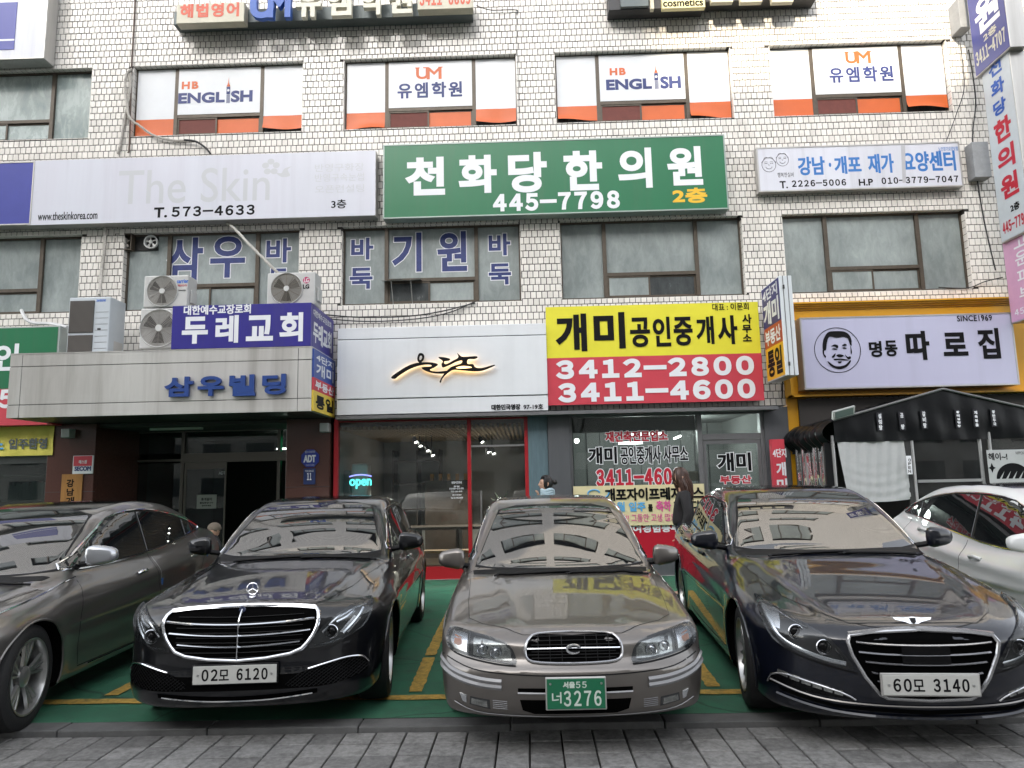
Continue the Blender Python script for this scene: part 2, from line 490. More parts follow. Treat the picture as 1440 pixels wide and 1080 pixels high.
# parking surface as a fine sheet with slight undulation of worn asphalt
mb = MB(); nx, ny = 110, 40
xs = np.linspace(-11, 12, nx); ys = np.linspace(KERB_Y, 0.06, ny)
def und(x, y): return 0.006 * math.sin(x * 2.1 + y) * math.sin(y * 1.7 + 0.6 * x) + 0.003 * math.sin(5 * x + 1.3) * math.sin(4.3 * y)
vs = [(x, y, und(x, y) if -6.7 < y < -0.2 else 0.0) for y in ys for x in xs]
fs = [(j * nx + i, j * nx + i + 1, (j + 1) * nx + i + 1, (j + 1) * nx + i) for j in range(ny - 1) for i in range(nx - 1)]
park = struct(mb.add(vs, fs), 'parking_surface', M_paint, smooth=True)
# painted lines: ragged, slightly worn edges
M_line = mat('yellow_road_paint', (0.62, 0.40, 0.08), 0.7, var=0.35, vscale=25, bump=0.8, bscale=240, dirt=0.7, dirt_col=(0.04, 0.09, 0.05))
M_wline = mat('white_road_paint', (0.5, 0.5, 0.46), 0.7, var=0.3, vscale=20, dirt=0.6, dirt_col=(0.1, 0.14, 0.11))
rl = random.Random(3)
def line(x0, y0, x1, y1, w, m, name='line_marking'):
    L = math.hypot(x1 - x0, y1 - y0); n = max(2, int(L / 0.06)); dx, dy = (x1 - x0) / L, (y1 - y0) / L
    vs = []
    for i in range(n + 1):
        t = i / n * L; cx, cy = x0 + dx * t, y0 + dy * t
        for s in (-1, 1):
            ww = w / 2 + rl.uniform(-0.006, 0.006)
            vs.append((cx - dy * s * ww, cy + dx * s * ww, und(cx, cy) + 0.008))
    fs = [(2 * i, 2 * i + 1, 2 * i + 3, 2 * i + 2) for i in range(n)]
    fs = [f[::-1] for f in fs]
    MB().add(vs, fs).build(name, m, park)
line(-9, -6.50, 11, -6.47, 0.115, M_line)
for x0, x1 in ((-5.5, -5.62), (-3.24, -3.36), (-0.90, -1.02), (1.36, 1.52), (3.72, 3.9), (6.1, 6.3)):
    line(x0, -6.34, x0 + (x1 - x0) * 0.32, -5.3, 0.105, M_line)
    line(x0 + (x1 - x0) * 0.34, -5.22, x1, -1.9, 0.10, M_line)
line(-9, -0.09, 11, -0.05, 0.05, M_wline)
# kerb stones
M_kerb = mat('kerb_granite', (0.14, 0.14, 0.137), 0.8, var=0.25, vscale=6, bump=0.5, bscale=150, dirt=0.5, dirt_col=(0.05, 0.05, 0.05), island=0.25)
kerb = struct(MB().box(-12, 13, KERB_Y - 0.15, KERB_Y - 0.005, -0.12, -0.075), 'kerb', M_kerb)
x = -9.15; kme = None
while x < 11:
    if kme is None:
        o = MB().box(0, 0.992, KERB_Y - 0.17, KERB_Y - 0.004, -0.1, 0.004).build('kerb_stone', M_kerb, kerb, bevel=0.008); kme = o.data
    else:
        o = bpy.data.objects.new('kerb_stone', kme); COL.objects.link(o); o.parent = kerb
    o.location = (x, rl.uniform(-0.004, 0.004), rl.uniform(-0.003, 0.003)); x += 1.0
# pavers
M_paver = mat('concrete_paver', (0.27, 0.265, 0.255), 0.8, var=0.35, vscale=26, bump=0.7, bscale=300, dirt=0.75, dirt_col=(0.05, 0.048, 0.046), island=0.40)
M_sand = mat('joint_sand', (0.035, 0.033, 0.03), 0.95)
pav = struct(MB().add([(-13, -15.5, -0.057), (14, -15.5, -0.057), (14, KERB_Y - 0.17, -0.057), (-13, KERB_Y - 0.17, -0.057)], [(0, 1, 2, 3)]), 'pavement', M_sand)
pm = MB().box(-0.0945, 0.0945, -0.0945, 0.0945, -0.03, 0.0).build('paver', M_paver, pav, bevel=0.004, seg=1)
first = True; far = MB(); count = 0
cells = []
for j in range(42):
    for i in range(-34, 36):
        cells.append((i * 0.2 + 0.07, KERB_Y - 0.17 - 0.104 - j * 0.2, j))
def inview(x, y):
    d = CAM_R.transposed() @ (Vector((x, y, -0.05)) - CAM_POS)
    if d.z > -0.1: return False
    u = 720 + CAM_F * d.x / -d.z; v = 540 - CAM_F * d.y / -d.z
    return -60 < u < 1500 and v < 1120
for (x, y, j) in cells:
    z = -0.035 + rl.uniform(-0.003, 0.003)
    if inview(x, y) and count < 295:
        if first: o = pm; first = False
        else:
            o = bpy.data.objects.new('paver', pm.data); COL.objects.link(o); o.parent = pav
        o.location = (x, y, z); o.rotation_euler = (rl.uniform(-0.008, 0.008), rl.uniform(-0.008, 0.008), rl.uniform(-0.004, 0.004)); count += 1
    else:
        far.box(x - 0.097, x + 0.097, y - 0.097, y + 0.097, z - 0.02, z)
far.build('far_pavers', M_paver, pav, kind='stuff')

# ================================================================== building
TZ = {}
def zavg(pts, y=0.0): return sum(PY(u, v, y).z for u, v in pts) / len(pts)
W3T = zavg([(480, 82), (726, 78), (1028, 62), (185, 95)]); W3B = zavg([(480, 183), (726, 177), (1032, 163), (180, 192)])
W2T = zavg([(479, 319), (732, 314), (1047, 302), (163, 326)]); W2B = zavg([(478, 430), (735, 426), (1054, 413), (150, 437)])
FLOOR = W3B - W2B
WX = [(-10.95, -7.84), (-7.07, -3.94), (-3.185, -0.045), (0.655, 3.825), (4.53, 7.68)]
G_TOP = 2.74                       # bottom of the tiled wall
WALL_X0, WALL_X1 = -11.35, 12.4
bld = thing('commercial_building', (0.4, 0.5, 0), 'six storey shop building clad in small white tiles behind the parked cars', 'building')
rows = [(W2B, W2T), (W3B, W3T), (W3B + FLOOR, W3T + FLOOR), (W3B + 2 * FLOOR, W3T + 2 * FLOOR), (W3B + 3 * FLOOR, W3T + 3 * FLOOR)]
ROOF = W3T + 3 * FLOOR + 1.3
M_grout = mat('tile_grout', (0.045, 0.040, 0.036), 0.9, var=0.3, vscale=5)
M_tile = mat('glazed_wall_tile', (0.79, 0.755, 0.70), 0.24, var=0.06, vscale=2.0, dirt=0.22, dirt_col=(0.40, 0.35, 0.29), island=0.12, bump=0.12, bscale=25, drip=.20)
TY = 0.012                          # the grout lies 12 mm behind the tile faces
RD = 0.16                           # depth of the window recesses
mb = MB()
def wallbox(x0, x1, z0, z1): mb.box(x0, x1, TY, 0.32, z0, z1)
XS = sorted(WX)
wallbox(WALL_X0, WALL_X1, G_TOP, rows[0][0])
for i, (b, t) in enumerate(rows):
    top = rows[i + 1][0] if i + 1 < len(rows) else ROOF
    wallbox(WALL_X0, WALL_X1, t, top)
    edges = [WALL_X0] + [e for w in XS for e in w] + [WALL_X1]
    for k in range(0, len(edges), 2):
        if i < 2 or True: wallbox(edges[k], edges[k + 1], b, t)
wallo = mb.build('wall', M_grout, bld)
# ---- tiles: real pieces, each a little out of true
PX_, PZ_ = 0.0975, 0.1225
rt = random.Random(11)
SIGNS = []                          # facade areas hidden by signs, filled below
hide = [rectpx(49, 229, 526, 304, -0.02), rectpx(543, 214, 1022, 287, -0.02), rectpx(480, 466, 766, 577, -0.1), rectpx(770, 440, 1070, 563, -0.02), rectpx(1068, 210, 1352, 260, -0.02)]
def covered(x, z):
    for i, (b, t) in enumerate(rows):
        if b - 0.03 < z < t + 0.03:
            for (x0, x1) in WX:
                if x0 < x < x1: return True
    for (x0, x1, z0, z1) in hide:
        if x0 + .1 < x < x1 - .1 and z0 + .12 < z < z1 - .12: return True
    return False
tiles = []
def tile_geo(cx, cz, w, h, ax=0.0, az=0.0, dy=0.0):
    c = 0.004; y0 = dy; hw, hh = w / 2, h / 2
    def Y(x, z): return y0 + ax * (x - cx) + az * (z - cz)
    o = [(cx - hw, cz - hh), (cx + hw, cz - hh), (cx + hw, cz + hh), (cx - hw, cz + hh)]
    i_ = [(cx - hw + c, cz - hh + c), (cx + hw - c, cz - hh + c), (cx + hw - c, cz + hh - c), (cx - hw + c, cz + hh - c)]
    vs = [(x, Y(x, z), z) for x, z in i_] + [(x, Y(x, z) + 0.003, z) for x, z in o] + [(x, TY + 0.002, z) for x, z in o]
    fs = [(0, 1, 2, 3)] + [(4 + k, 4 + (k + 1) % 4, (k + 1) % 4, k) for k in range(4)] + [(8 + k, 8 + (k + 1) % 4, 4 + (k + 1) % 4, 4 + k) for k in range(4)]
    return vs, fs
field = MB(); singles = []
z = G_TOP + PZ_ / 2; r = 0
zs = []
TOPZ = 11.4
while z < TOPZ:
    zs.append(z); z += PZ_
for r, z in enumerate(zs):
    x = WALL_X0 + (PX_ / 2 if r % 2 else 0) + rt.uniform(-0.012, 0.012)
    while x < WALL_X1:
        w = PX_ - 0.011 + rt.uniform(-0.003, 0.002); h = PZ_ - 0.0115 + rt.uniform(-0.002, 0.001)
        x0, x1, z0, z1 = x - w / 2, x + w / 2, z - h / 2, z + h / 2
        # cut tiles at the window openings
        ok = True
        for (b, t) in rows[:3]:
            if z1 > b and z0 < t:
                for (wa, wb) in WX:
                    if x1 > wa and x0 < wb:
                        inz = z0 > b - 0.03 and z1 < t + 0.03
                        if z0 < b and z1 > b and z1 - b < h * 0.6: z1 = b; continue
                        if z1 > t and z0 < t and t - z0 < h * 0.6: z0 = t; continue
                        if x0 < wa: x1 = wa
                        elif x1 > wb: x0 = wb
                        else: ok = False
        if ok and x1 - x0 > 0.012 and z1 - z0 > 0.012 and not covered((x0 + x1) / 2, (z0 + z1) / 2):
            tiles.append(((x0 + x1) / 2, (z0 + z1) / 2, x1 - x0, z1 - z0))
        x += PX_
def near(t): return (t[0] ** 2 + 144 + (t[1] - 1.57) ** 2)
def tvis(t):
    u = CAM_R.transposed() @ (Vector((t[0], 0, t[1])) - CAM_POS)
    U_ = 720 + CAM_F * u.x / -u.z; V_ = 540 - CAM_F * u.y / -u.z
    return 0 < U_ < 1440 and 0 < V_ < 1080
full = [t for t in tiles if t[2] > 0.085 and t[3] > 0.108 and tvis(t) and (-0.0 < t[0] < 0.62 or -3.9 < t[0] < -3.2 or 3.85 < t[0] < 4.5 or t[1] < W2B) and not (t[1] < 4.35)]
full.sort(key=near)
chosen = set(id(t) for t in full[:298])
meshes = []
k = 0
for t in tiles:
    ax, az, dy = rt.gauss(0, 0.012), rt.gauss(0, 0.012), rt.uniform(-0.0015, 0.0015)
    if id(t) in chosen:
        if len(meshes) < 24:
            v_, f_ = tile_geo(0, 0, PX_ - 0.012 + rt.uniform(-0.002, 0.002), PZ_ - 0.0125, ax, az, dy)
            o = MB().add(v_, f_).build('tile', M_tile, wallo); meshes.append(o.data)
            o.location = (t[0] - 0, 0, t[1])
            o.data.transform(Matrix.Translation(ORG[wallo.name]))      # undo the parent offset baked by build()
            o.location = (t[0] - ORG[wallo.name].x, -ORG[wallo.name].y, t[1])
        else:
            o = bpy.data.objects.new('tile', rt.choice(meshes)); COL.objects.link(o); o.parent = wallo
            o.location = (t[0] - ORG[wallo.name].x, -ORG[wallo.name].y, t[1])
    else:
        v_, f_ = tile_geo(t[0], t[1], t[2], t[3], ax, az, dy)
        field.add(v_, f_)
# tiles of the reveals: soffits and jambs of the two rows in view
for (b, t) in rows[:3]:
    for (wa, wb) in WX:
        x = wa + 0.05
        while x < wb - 0.03:
            field.box(x - 0.044, x + 0.044, 0.004, 0.075, t - 0.004, t + 0.006)
            field.box(x - 0.044, x + 0.044, 0.083, 0.15, t - 0.004, t + 0.006)
            field.box(x - 0.044, x + 0.044, 0.004, 0.10, b - 0.006, b + 0.004)
            x += PX_
        z = b + 0.07
        while z < t - 0.05:
            for (a, s) in ((wa, 1), (wb, -1)):
                field.box(a - 0.006 if s > 0 else a - 0.004, a + 0.004 if s > 0 else a + 0.006, 0.004, 0.075, z - 0.056, z + 0.056)
                field.box(a - 0.006 if s > 0 else a - 0.004, a + 0.004 if s > 0 else a + 0.006, 0.083, 0.15, z - 0.056, z + 0.056)
            z += PZ_
field.build('tile_field', M_tile, wallo, kind='stuff')
# upper floors (above the picture, mirrored in the windscreens): tiled relief in the material
def tilemat():
    m = bpy.data.materials.new('distant_wall_tile'); m.use_nodes = True; nt = m.node_tree; N = nt.nodes; L = nt.links; b = N['Principled BSDF']
    g = N.new('ShaderNodeNewGeometry'); sp = N.new('ShaderNodeSeparateXYZ'); cb = N.new('ShaderNodeCombineXYZ')
    L.new(g.outputs['Position'], sp.inputs[0]); L.new(sp.outputs[0], cb.inputs[0]); L.new(sp.outputs[2], cb.inputs[1])
    br = N.new('ShaderNodeTexBrick'); br.inputs['Scale'].default_value = 1.0; br.inputs['Mortar Size'].default_value = 0.007
    br.inputs['Brick Width'].default_value = PX_; br.inputs['Row Height'].default_value = PZ_; br.inputs['Mortar Smooth'].default_value = 0.1
    br.inputs['Color1'].default_value = (0.70, 0.675, 0.64, 1); br.inputs['Color2'].default_value = (0.62, 0.60, 0.57, 1); br.inputs['Mortar'].default_value = (0.09, 0.08, 0.07, 1)
    L.new(cb.outputs[0], br.inputs['Vector']); L.new(br.outputs[0], b.inputs['Base Color']); b.inputs['Roughness'].default_value = 0.3
    return m
mt = tilemat()
mb = MB()
xe = [WALL_X0] + [e for w in XS for e in w] + [WALL_X1]
for i in (2, 3, 4):
    b, t = rows[i]; top = rows[i + 1][0] if i + 1 < len(rows) else ROOF
    if i >= 3:
        for k in range(0, len(xe), 2): mb.box(xe[k], xe[k + 1], -0.001, TY - 0.001, b, t)
    mb.box(WALL_X0, WALL_X1, -0.001, TY - 0.001, max(t, TOPZ + PZ_ / 2), top)
    if i == 2:
        for k in range(0, len(xe), 2): mb.box(xe[k], xe[k + 1], -0.001, TY - 0.001, TOPZ + PZ_ / 2, t)
# the facade goes on to the left, outside the picture (seen only in the car windows)
wing_b = MB()
for i, (b, t) in enumerate(rows):
    top = rows[i + 1][0] if i + 1 < len(rows) else ROOF
    mb.box(-27, WALL_X0 - .002, -0.001, .3, t, top)
    for k in range(5):
        a = WALL_X0 - .002 - k * 3.0
        mb.box(a - .45, a, -0.001, .3, b, t); wing_b.box(a - 3.0, a - .45, .14, .2, b, t)
mb.box(-27, WALL_X0 - .002, -0.001, .3, 0, rows[0][0])
wing_b.build('wing_windows', mat('wing_glass', (.2, .23, .23), .1), wallo, kind='stuff')
mb.build('upper_cladding', mt, wallo, kind='stuff')
MB().box(WALL_X0, WALL_X1, 0.32, 10, ROOF - 0.3, ROOF).box(WALL_X0, WALL_X0 + .2, 0.32, 10, 0, ROOF).box(WALL_X1 - .2, WALL_X1, 0.32, 10, 0, ROOF).box(WALL_X0, WALL_X1, 9.8, 10, 0, ROOF).build('rear_walls', M_grout, bld)
MB().box(WALL_X0 + .2, WALL_X1 - .2, 0.35, 9.8, 3.0, 3.1).box(WALL_X0 + .2, WALL_X1 - .2, 0.35, 9.8, 6.5, 6.6).box(WALL_X0 + .2, WALL_X1 - .2, 0.35, 9.8, 9.8, 9.9).build('floor_slab', mat('dark_ceiling', (0.12, 0.12, 0.12), 0.9), bld)

# ---- windows
def dusty(name, col, col2, sc=3.0, rough=0.18):
    m = bpy.data.materials.new(name); m.use_nodes = True; nt = m.node_tree; N = nt.nodes; L = nt.links; b = N['Principled BSDF']
    g = N.new('ShaderNodeNewGeometry'); mp = N.new('ShaderNodeMapping'); mp.inputs['Scale'].default_value = (2.6, 1, 1.1); L.new(g.outputs['Position'], mp.inputs[0])
    n = N.new('ShaderNodeTexNoise'); n.inputs['Scale'].default_value = sc; n.inputs['Detail'].default_value = 8; n.inputs['Roughness'].default_value = 0.7; n.inputs['Distortion'].default_value = 0.4
    L.new(mp.outputs[0], n.inputs['Vector'])
    n2 = N.new('ShaderNodeTexNoise'); n2.inputs['Scale'].default_value = 0.9; n2.inputs['Detail'].default_value = 2; L.new(g.outputs['Position'], n2.inputs['Vector'])
    ad = N.new('ShaderNodeMath'); ad.operation = 'ADD'; L.new(n.outputs['Fac'], ad.inputs[0]); L.new(n2.outputs['Fac'], ad.inputs[1])
    r = N.new('ShaderNodeMapRange'); r.inputs[1].default_value = 0.75; r.inputs[2].default_value = 1.3; L.new(ad.outputs[0], r.inputs[0])
    mx = N.new('ShaderNodeMix'); mx.data_type = 'RGBA'; L.new(r.outputs[0], mx.inputs[0]); mx.inputs[6].default_value = (*col, 1); mx.inputs[7].default_value = (*col2, 1)
    L.new(mx.outputs[2], b.inputs['Base Color'])
    r2 = N.new('ShaderNodeMapRange'); r2.inputs[3].default_value = rough; r2.inputs[4].default_value = rough + 0.35; L.new(n.outputs['Fac'], r2.inputs[0]); L.new(r2.outputs[0], b.inputs['Roughness'])
    bp = N.new('ShaderNodeBump'); bp.inputs['Strength'].default_value = 0.08; bp.inputs['Distance'].default_value = 0.02; L.new(n.outputs['Fac'], bp.inputs['Height']); L.new(bp.outputs[0], b.inputs['Normal'])
    b.inputs['IOR'].default_value = 1.6
    return m
M_pane = dusty('dusty_window_pane', (0.17, 0.20, 0.195), (0.33, 0.37, 0.36))
M_pane_dark = dusty('dark_window_pane', (0.03, 0.035, 0.036), (0.08, 0.09, 0.09), rough=0.06)
M_pane_pale = dusty('pale_film_pane', (0.22, 0.27, 0.26), (0.50, 0.56, 0.54), sc=1.6, rough=0.1)
M_screen = mat('insect_screen_over_red', (0.14, 0.035, 0.025), 0.7, var=0.15)
M_film = mat('white_window_film', (0.66, 0.68, 0.70), 0.32, var=0.05, vscale=2.5, bump=0.05, bscale=3)
M_boardbk = mat('black_board', (0.01, 0.01, 0.01), 0.4)
M1, M2 = 0.245, 0.752
def window(x0, x1, z0, z1, kind, idx):
    yf, yb = RD - 0.05, RD
    W = x1 - x0; H = z1 - z0; a = x0 + W * M1; c = x0 + W * M2; zt = z0 + H * (0.30 if kind != 'row2' else 0.32)
    t = 0.05
    mb = MB()
    mb.box(x0, x1, yf, yb + 0.03, z0, z0 + t).box(x0, x1, yf, yb + 0.03, z1 - t * 0.7, z1).box(x0, x0 + t * .6, yf, yb + 0.03, z0 + t, z1 - t * 0.7).box(x1 - t * .6, x1, yf, yb + 0.03, z0 + t, z1 - t * 0.7)
    for q in (a, c): mb.box(q - 0.033, q + 0.033, yf - 0.012, yb + 0.03, z0 + t, z1 - t * 0.7)
    mb.box(a + 0.033, c - 0.033, yf - 0.006, yb + 0.03, zt - 0.03, zt + 0.03)
    w = mb.build('window', M_brown, bld)
    # sliding sashes below
    mid = a + (c - a) * 0.47
    sb = MB()
    for (p, q, off) in ((a + 0.033, mid + 0.02, 0.0), (mid - 0.02, c - 0.033, 0.022)):
        y0 = yf + 0.004 + off; y1 = y0 + 0.02
        sb.box(p, q, y0, y1, z0 + t, z0 + t + 0.03).box(p, q, y0, y1, zt - 0.06, zt - 0.03).box(p, p + 0.03, y0, y1, z0 + t + .03, zt - 0.06).box(q - 0.03, q, y0, y1, z0 + t + .03, zt - 0.06)
    sb.build('sash', M_brown, w)
    def pane(p, q, r, s, m, y=RD - 0.012, name='pane'): return MB().box(p, q, y, y + 0.006, r, s).build(name, m, w)
    return w, pane, (a, c, zt, mid, t, yf, yb)
def curled(x0, x1, z0, z1, y, zband, w, curl=0.05, seed=0):
    """banner film fixed over a side light, its bottom edge curling out"""
    rr = random.Random(seed); nx, nz = 14, 16; mb = MB(); vs = []
    ph = rr.uniform(0, 6)
    zz = [z1 + (z0 - z1) * j / nz for j in range(nz + 1)]
    jb = min(range(nz + 1), key=lambda j: abs(zz[j] - zband)); zz[jb] = zband
    for j in range(nz + 1):
        for i in range(nx + 1):
            s = i / nx; k = max(0, (j / nz - 0.8) / 0.2)
            e = curl * k * k * (0.5 + 0.5 * math.sin(3.1 * s + ph))
            vs.append((x0 + (x1 - x0) * s, y - e - 0.002 * math.sin(9 * s + 3 * j / nz + ph), zz[j] + 0.5 * e * k))
    for j in range(nz):
        for i in range(nx):
            q = j * (nx + 1) + i
            mb.add([], [])
            mb.f.append((q, q + nx + 1, q + nx + 2, q + 1)); mb.m.append(1 if j >= jb else 0)
    mb.v = vs
    return mb.build('film', [M_film, M_orange], w, smooth=True)
for ri, (b, t_) in enumerate(rows):
    for ci, (x0, x1) in enumerate(WX):
        kind = 'row2' if ri == 0 else ('film' if ri == 1 and ci > 0 else 'plain')
        w, pane, (a, c, zt, mid, t, yf, yb) = window(x0, x1, b, t_, kind, ci)
        if kind == 'film':
            zb = b + (t_ - b) * 0.27
            pane(x0 + .03, x1 - .03, b + t, t_ - .035, M_pane_dark, RD + 0.01)
            curled(x0 + 0.035, a - 0.034, b + 0.03 + (0.05 if ci == 3 else 0), t_ - 0.03, yf - 0.004, zb, w, 0.06 if ci in (2, 3) else 0.015, ci)
            curled(c + 0.034, x1 - 0.02, b + (0.10 if ci in (1, 2, 4) else 0.05), t_ - 0.03, yf - 0.006, zb, w, 0.07, ci + 10)
            MB().box(a + 0.034, c - 0.034, yf - 0.012, yf - 0.007, zt + 0.032, t_ - 0.035).build('film', M_film, w)
            pane(a + .06, mid - .01, b + t + .03, zt - .06, M_screen, yf + 0.016)
            pane(mid + .01, c - .06, b + t + .03, zt - .06, M_orange, yf + 0.03)
        elif kind == 'row2':
            for (p, q, r, s) in ((x0 + .03, a - .033, b + t, t_ - .035), (c + .033, x1 - .03, b + t, t_ - .035), (a + .033, c - .033, zt + .03, t_ - .035)): pane(p, q, r, s, M_pane)
            left_dark = ci in (2,)
            right_dark = ci in (3,)
            pane(a + .06, mid - .01, b + t + .03, zt - .06, M_pane_dark if left_dark else M_pane, yf + 0.012)
            pane(mid + .01, c - .06, b + t + .03, zt - .06, M_pane_dark if right_dark else M_pane, yf + 0.034)
        else:
            pm_ = M_pane_pale if ri == 1 else M_pane
            for (p, q, r, s) in ((x0 + .03, a - .033, b + t, t_ - .035), (c + .033, x1 - .03, b + t, t_ - .035), (a + .033, c - .033, zt + .03, t_ - .035)): pane(p, q, r, s, pm_)
            pane(a + .06, mid - .01, b + t + .03, zt - .06, M_pane_pale, yf + 0.012)
            pane(mid + .01, c - .06, b + t + .03, zt - .06, M_pane_pale, yf + 0.034)
        WIN = (w, a, c)
        yfm = yf - 0.013
        if ri == 1 and ci in (1, 3):
            u = {1: 0, 3: 1}[ci]
            if u == 0: bx = [(256, 115, 279, 125), (251, 131, 316, 144), (325, 127.5, 355, 143), (317, 121, 325, 145)]
            else: bx = [(857, 96, 880, 105.5), (852, 112, 917, 125), (928, 107.5, 958, 124), (919, 102, 927, 125)]
            textpx('HB', *bx[0], yfm, M_orange, w, bold=0.012, d=0.002, spacing=1.2)
            textpx('ENGL', *bx[1], yfm, M_navy, w, bold=0.018, d=0.002)
            textpx('SH', *bx[2], yfm, M_navy, w, bold=0.018, d=0.002)
            q = bx[3]; X0, X1, Z0, Z1 = rectpx(*q, yfm); xm = (X0 + X1) / 2; hh = Z1 - Z0
            f = FY(yfm - 0.002)
            m_ = MB()
            for dx in (-0.03, -0.012, 0.006, 0.024): poly_mesh([[(xm + dx, Z0), (xm + dx + 0.010, Z0), (xm + dx + 0.010, Z0 + hh * .5), (xm + dx, Z0 + hh * .5)]], f, 0.001, 0, m_)
            poly_mesh([[(xm - .034, Z0 + hh * .52), (xm + .034, Z0 + hh * .52), (xm + .034, Z0 + hh * .95), (xm - .034, Z0 + hh * .95)]], f, 0.001, 0, m_)
            m_.build('tower_mark', M_navy, w)
            poly_mesh([[(xm + .024 * math.cos(k * PI / 8), Z0 + hh * .74 + .024 * math.sin(k * PI / 8)) for k in range(16)]], f, 0.002).build('clock_mark', M_white, w)
            poly_mesh([[(xm - .034, Z0 + hh * .97), (xm + .034, Z0 + hh * .97), (xm + .008, Z0 + hh * 1.18), (xm, Z0 + hh * 1.5), (xm - .008, Z0 + hh * 1.18)]], f, 0.001).build('spire_mark', M_orange, w)
        if ri == 1 and ci in (2, 4):
            if ci == 2: bu, bt = [(585, 95, 603, 111), (600, 95, 621, 111)], (559, 117, 650, 136)
            else: bu, bt = [(1188, 73, 1206, 89), (1203, 72, 1225, 89)], (1165, 95, 1257, 114)
            textpx('U', *bu[0], yfm, M_orange, w, bold=0.012, d=0.002)
            textpx('M', *bu[1], yfm, M_orange, w, bold=0.010, d=0.0025)
            X0, X1, Z0, Z1 = rectpx(bu[0][0], bu[0][1], bu[1][2], bu[0][3], yfm)
            m_ = MB()
            for q in (X0 - .012, X0 + .13, X1 - .06): poly_mesh([[(q, Z1 - .02), (q + .08, Z1 - .02), (q + .08, Z1), (q, Z1)]], FY(yfm), 0.003, 0, m_)
            m_.build('serif', M_orange, w)
            textpx('유엠학원', *bt, yfm, M_navy, w, bold=0.012, d=0.002, spacing=1.25)
        if ri == 0 and ci in (1, 2):
            if ci == 1: LT = [('삼', 237, 335, 284, 397), ('우', 297, 333, 344, 390), ('바', 375, 336, 409, 369), ('둑', 378, 378, 405, 408)]
            else: LT = [('바', 494, 335, 525, 365), ('둑', 492, 377, 524, 406), ('기', 552, 328, 593, 382), ('원', 615, 326, 657, 381), ('바', 687, 329, 718, 359), ('둑', 687, 371, 719, 400)]
            for (ch, *q) in LT:
                textpx(ch, *q, RD - 0.012, M_navy, w, bold=0.026 if ch in '기원삼우' else 0.018, outline=0.014, om=M_white, d=0.003, name='letter')
        if ri == 0 and ci == 2:       # little awning over the opened sash
            X0, X1, Z0, Z1 = rectpx(537, 392, 592, 398, 0.0)
            m_ = MB(); nn = 10
            vs = [(X0 + (X1 - X0) * i / nn, (0.13 if j == 0 else -0.12), Z1 - 0.01 - 0.05 * j - 0.012 * math.sin(i * 1.1) * j) for j in (0, 1) for i in range(nn + 1)]
            m_.add(vs, [(i, i + 1, i + nn + 2, i + nn + 1) for i in range(nn)])
            m_.tube([(X0 + .18, -0.10, Z1 - .06), (X0 + .18, .11, b + .02)], 0.008, 6).tube([(X0 + .52, -0.10, Z1 - .06), (X0 + .52, .11, b + .02)], 0.008, 6)
            m_.build('awning', mat('tin_awning', (0.30, 0.30, 0.28), 0.5, var=0.3), w)
        if ri == 0 and ci == 1:       # boarded fan opening above the first light
            X0, X1, Z0, Z1 = rectpx(164, 328, 222, 352, RD - 0.03)
            MB().box(X0, X1, RD - 0.03, RD - 0.013, Z0, Z1).build('fan_board', M_boardbk, w)
    if ri == 1:
        pass
# ================================================================== signs above the shops
def sign(name, label, u0, v0, u1, v1, yf, depth, face, frame=None, fw=0.03, cat='sign', group=None, rim=True):
    """box sign: aluminium case with a face panel; returns the root and the front plane"""
    x0, x1, z0, z1 = rectpx(u0, v0, u1, v1, yf)
    t = thing(name, ((x0 + x1) / 2, yf + depth, z0), label, cat, group)
    MB().box(x0, x1, yf + 0.004, yf + depth, z0, z1).build('case', frame or M_alu, t, bevel=0.006, seg=1)
    if rim:
        m_ = MB(); w = 0.022
        m_.box(x0, x1, yf - 0.012, yf + 0.004, z0, z0 + w).box(x0, x1, yf - 0.012, yf + 0.004, z1 - w, z1).box(x0, x0 + w, yf - 0.012, yf + 0.004, z0 + w, z1 - w).box(x1 - w, x1, yf - 0.012, yf + 0.004, z0 + w, z1 - w)
        m_.build('frame', frame or M_alu, t)
        MB().box(x0 + w, x1 - w, yf - 0.004, yf + 0.004, z0 + w, z1 - w).build('face', face, t)
    else:
        MB().box(x0 + .004, x1 - .004, yf - 0.003, yf + 0.004, z0 + .004, z1 - .004).build('face', face, t)
    return t, (x0, x1, z0, z1)
YS = -0.24
# --- faded white skin clinic sign
M_skin = mat('faded_white_sign_face', (0.60, 0.61, 0.67), 0.3, var=0.05, vscale=1.2, dirt=0.3, dirt_col=(0.50, 0.44, 0.50), streak=True, drip=.12)
t, b = sign('clinic_sign', 'long faded white skin clinic sign with ghost lettering beside the green sign', 45, 226, 528, 303, YS, 0.22, M_skin, rim=False)
textpx('The Skin', 168, 240, 379, 282, YS, mat('ghost_print', (0.52, 0.53, 0.55), 0.3), t, bold=0.004, d=0.005)
textpx('T.', 217, 292, 235, 306, YS, M_black, t, bold=0.011, d=0.005); textpx('573-4633', 242, 291, 358, 302, YS, M_black, t, bold=0.011, d=0.005)
textpx('www.theskinkorea.com', 54, 299, 137, 308, YS, M_black, t, bold=0.003, d=0.005)
textpx('3층', 466, 281, 487, 293, YS, M_black, t, bold=0.004, d=0.005)
for s, v in (('반영구화장', 231), ('반영구속눈썹', 245), ('오픈런설팅', 261)): textpx(s, 443, v, 512, v + 9, YS, mat('ghost_print', (0.5, 0.5, 0.5)), t, d=0.005)
p0 = PY(381, 235, YS); m_ = MB()
for k in range(5):
    a = PI / 2 + k * 2 * PI / 5; c_ = (p0.x + .10 * math.cos(a), p0.z + .10 * math.sin(a))
    poly_mesh([[(c_[0] + .062 * math.cos(q * PI / 8), c_[1] + .055 * math.sin(q * PI / 8)) for q in range(16)]], FY(YS), 0.005, 0, m_)
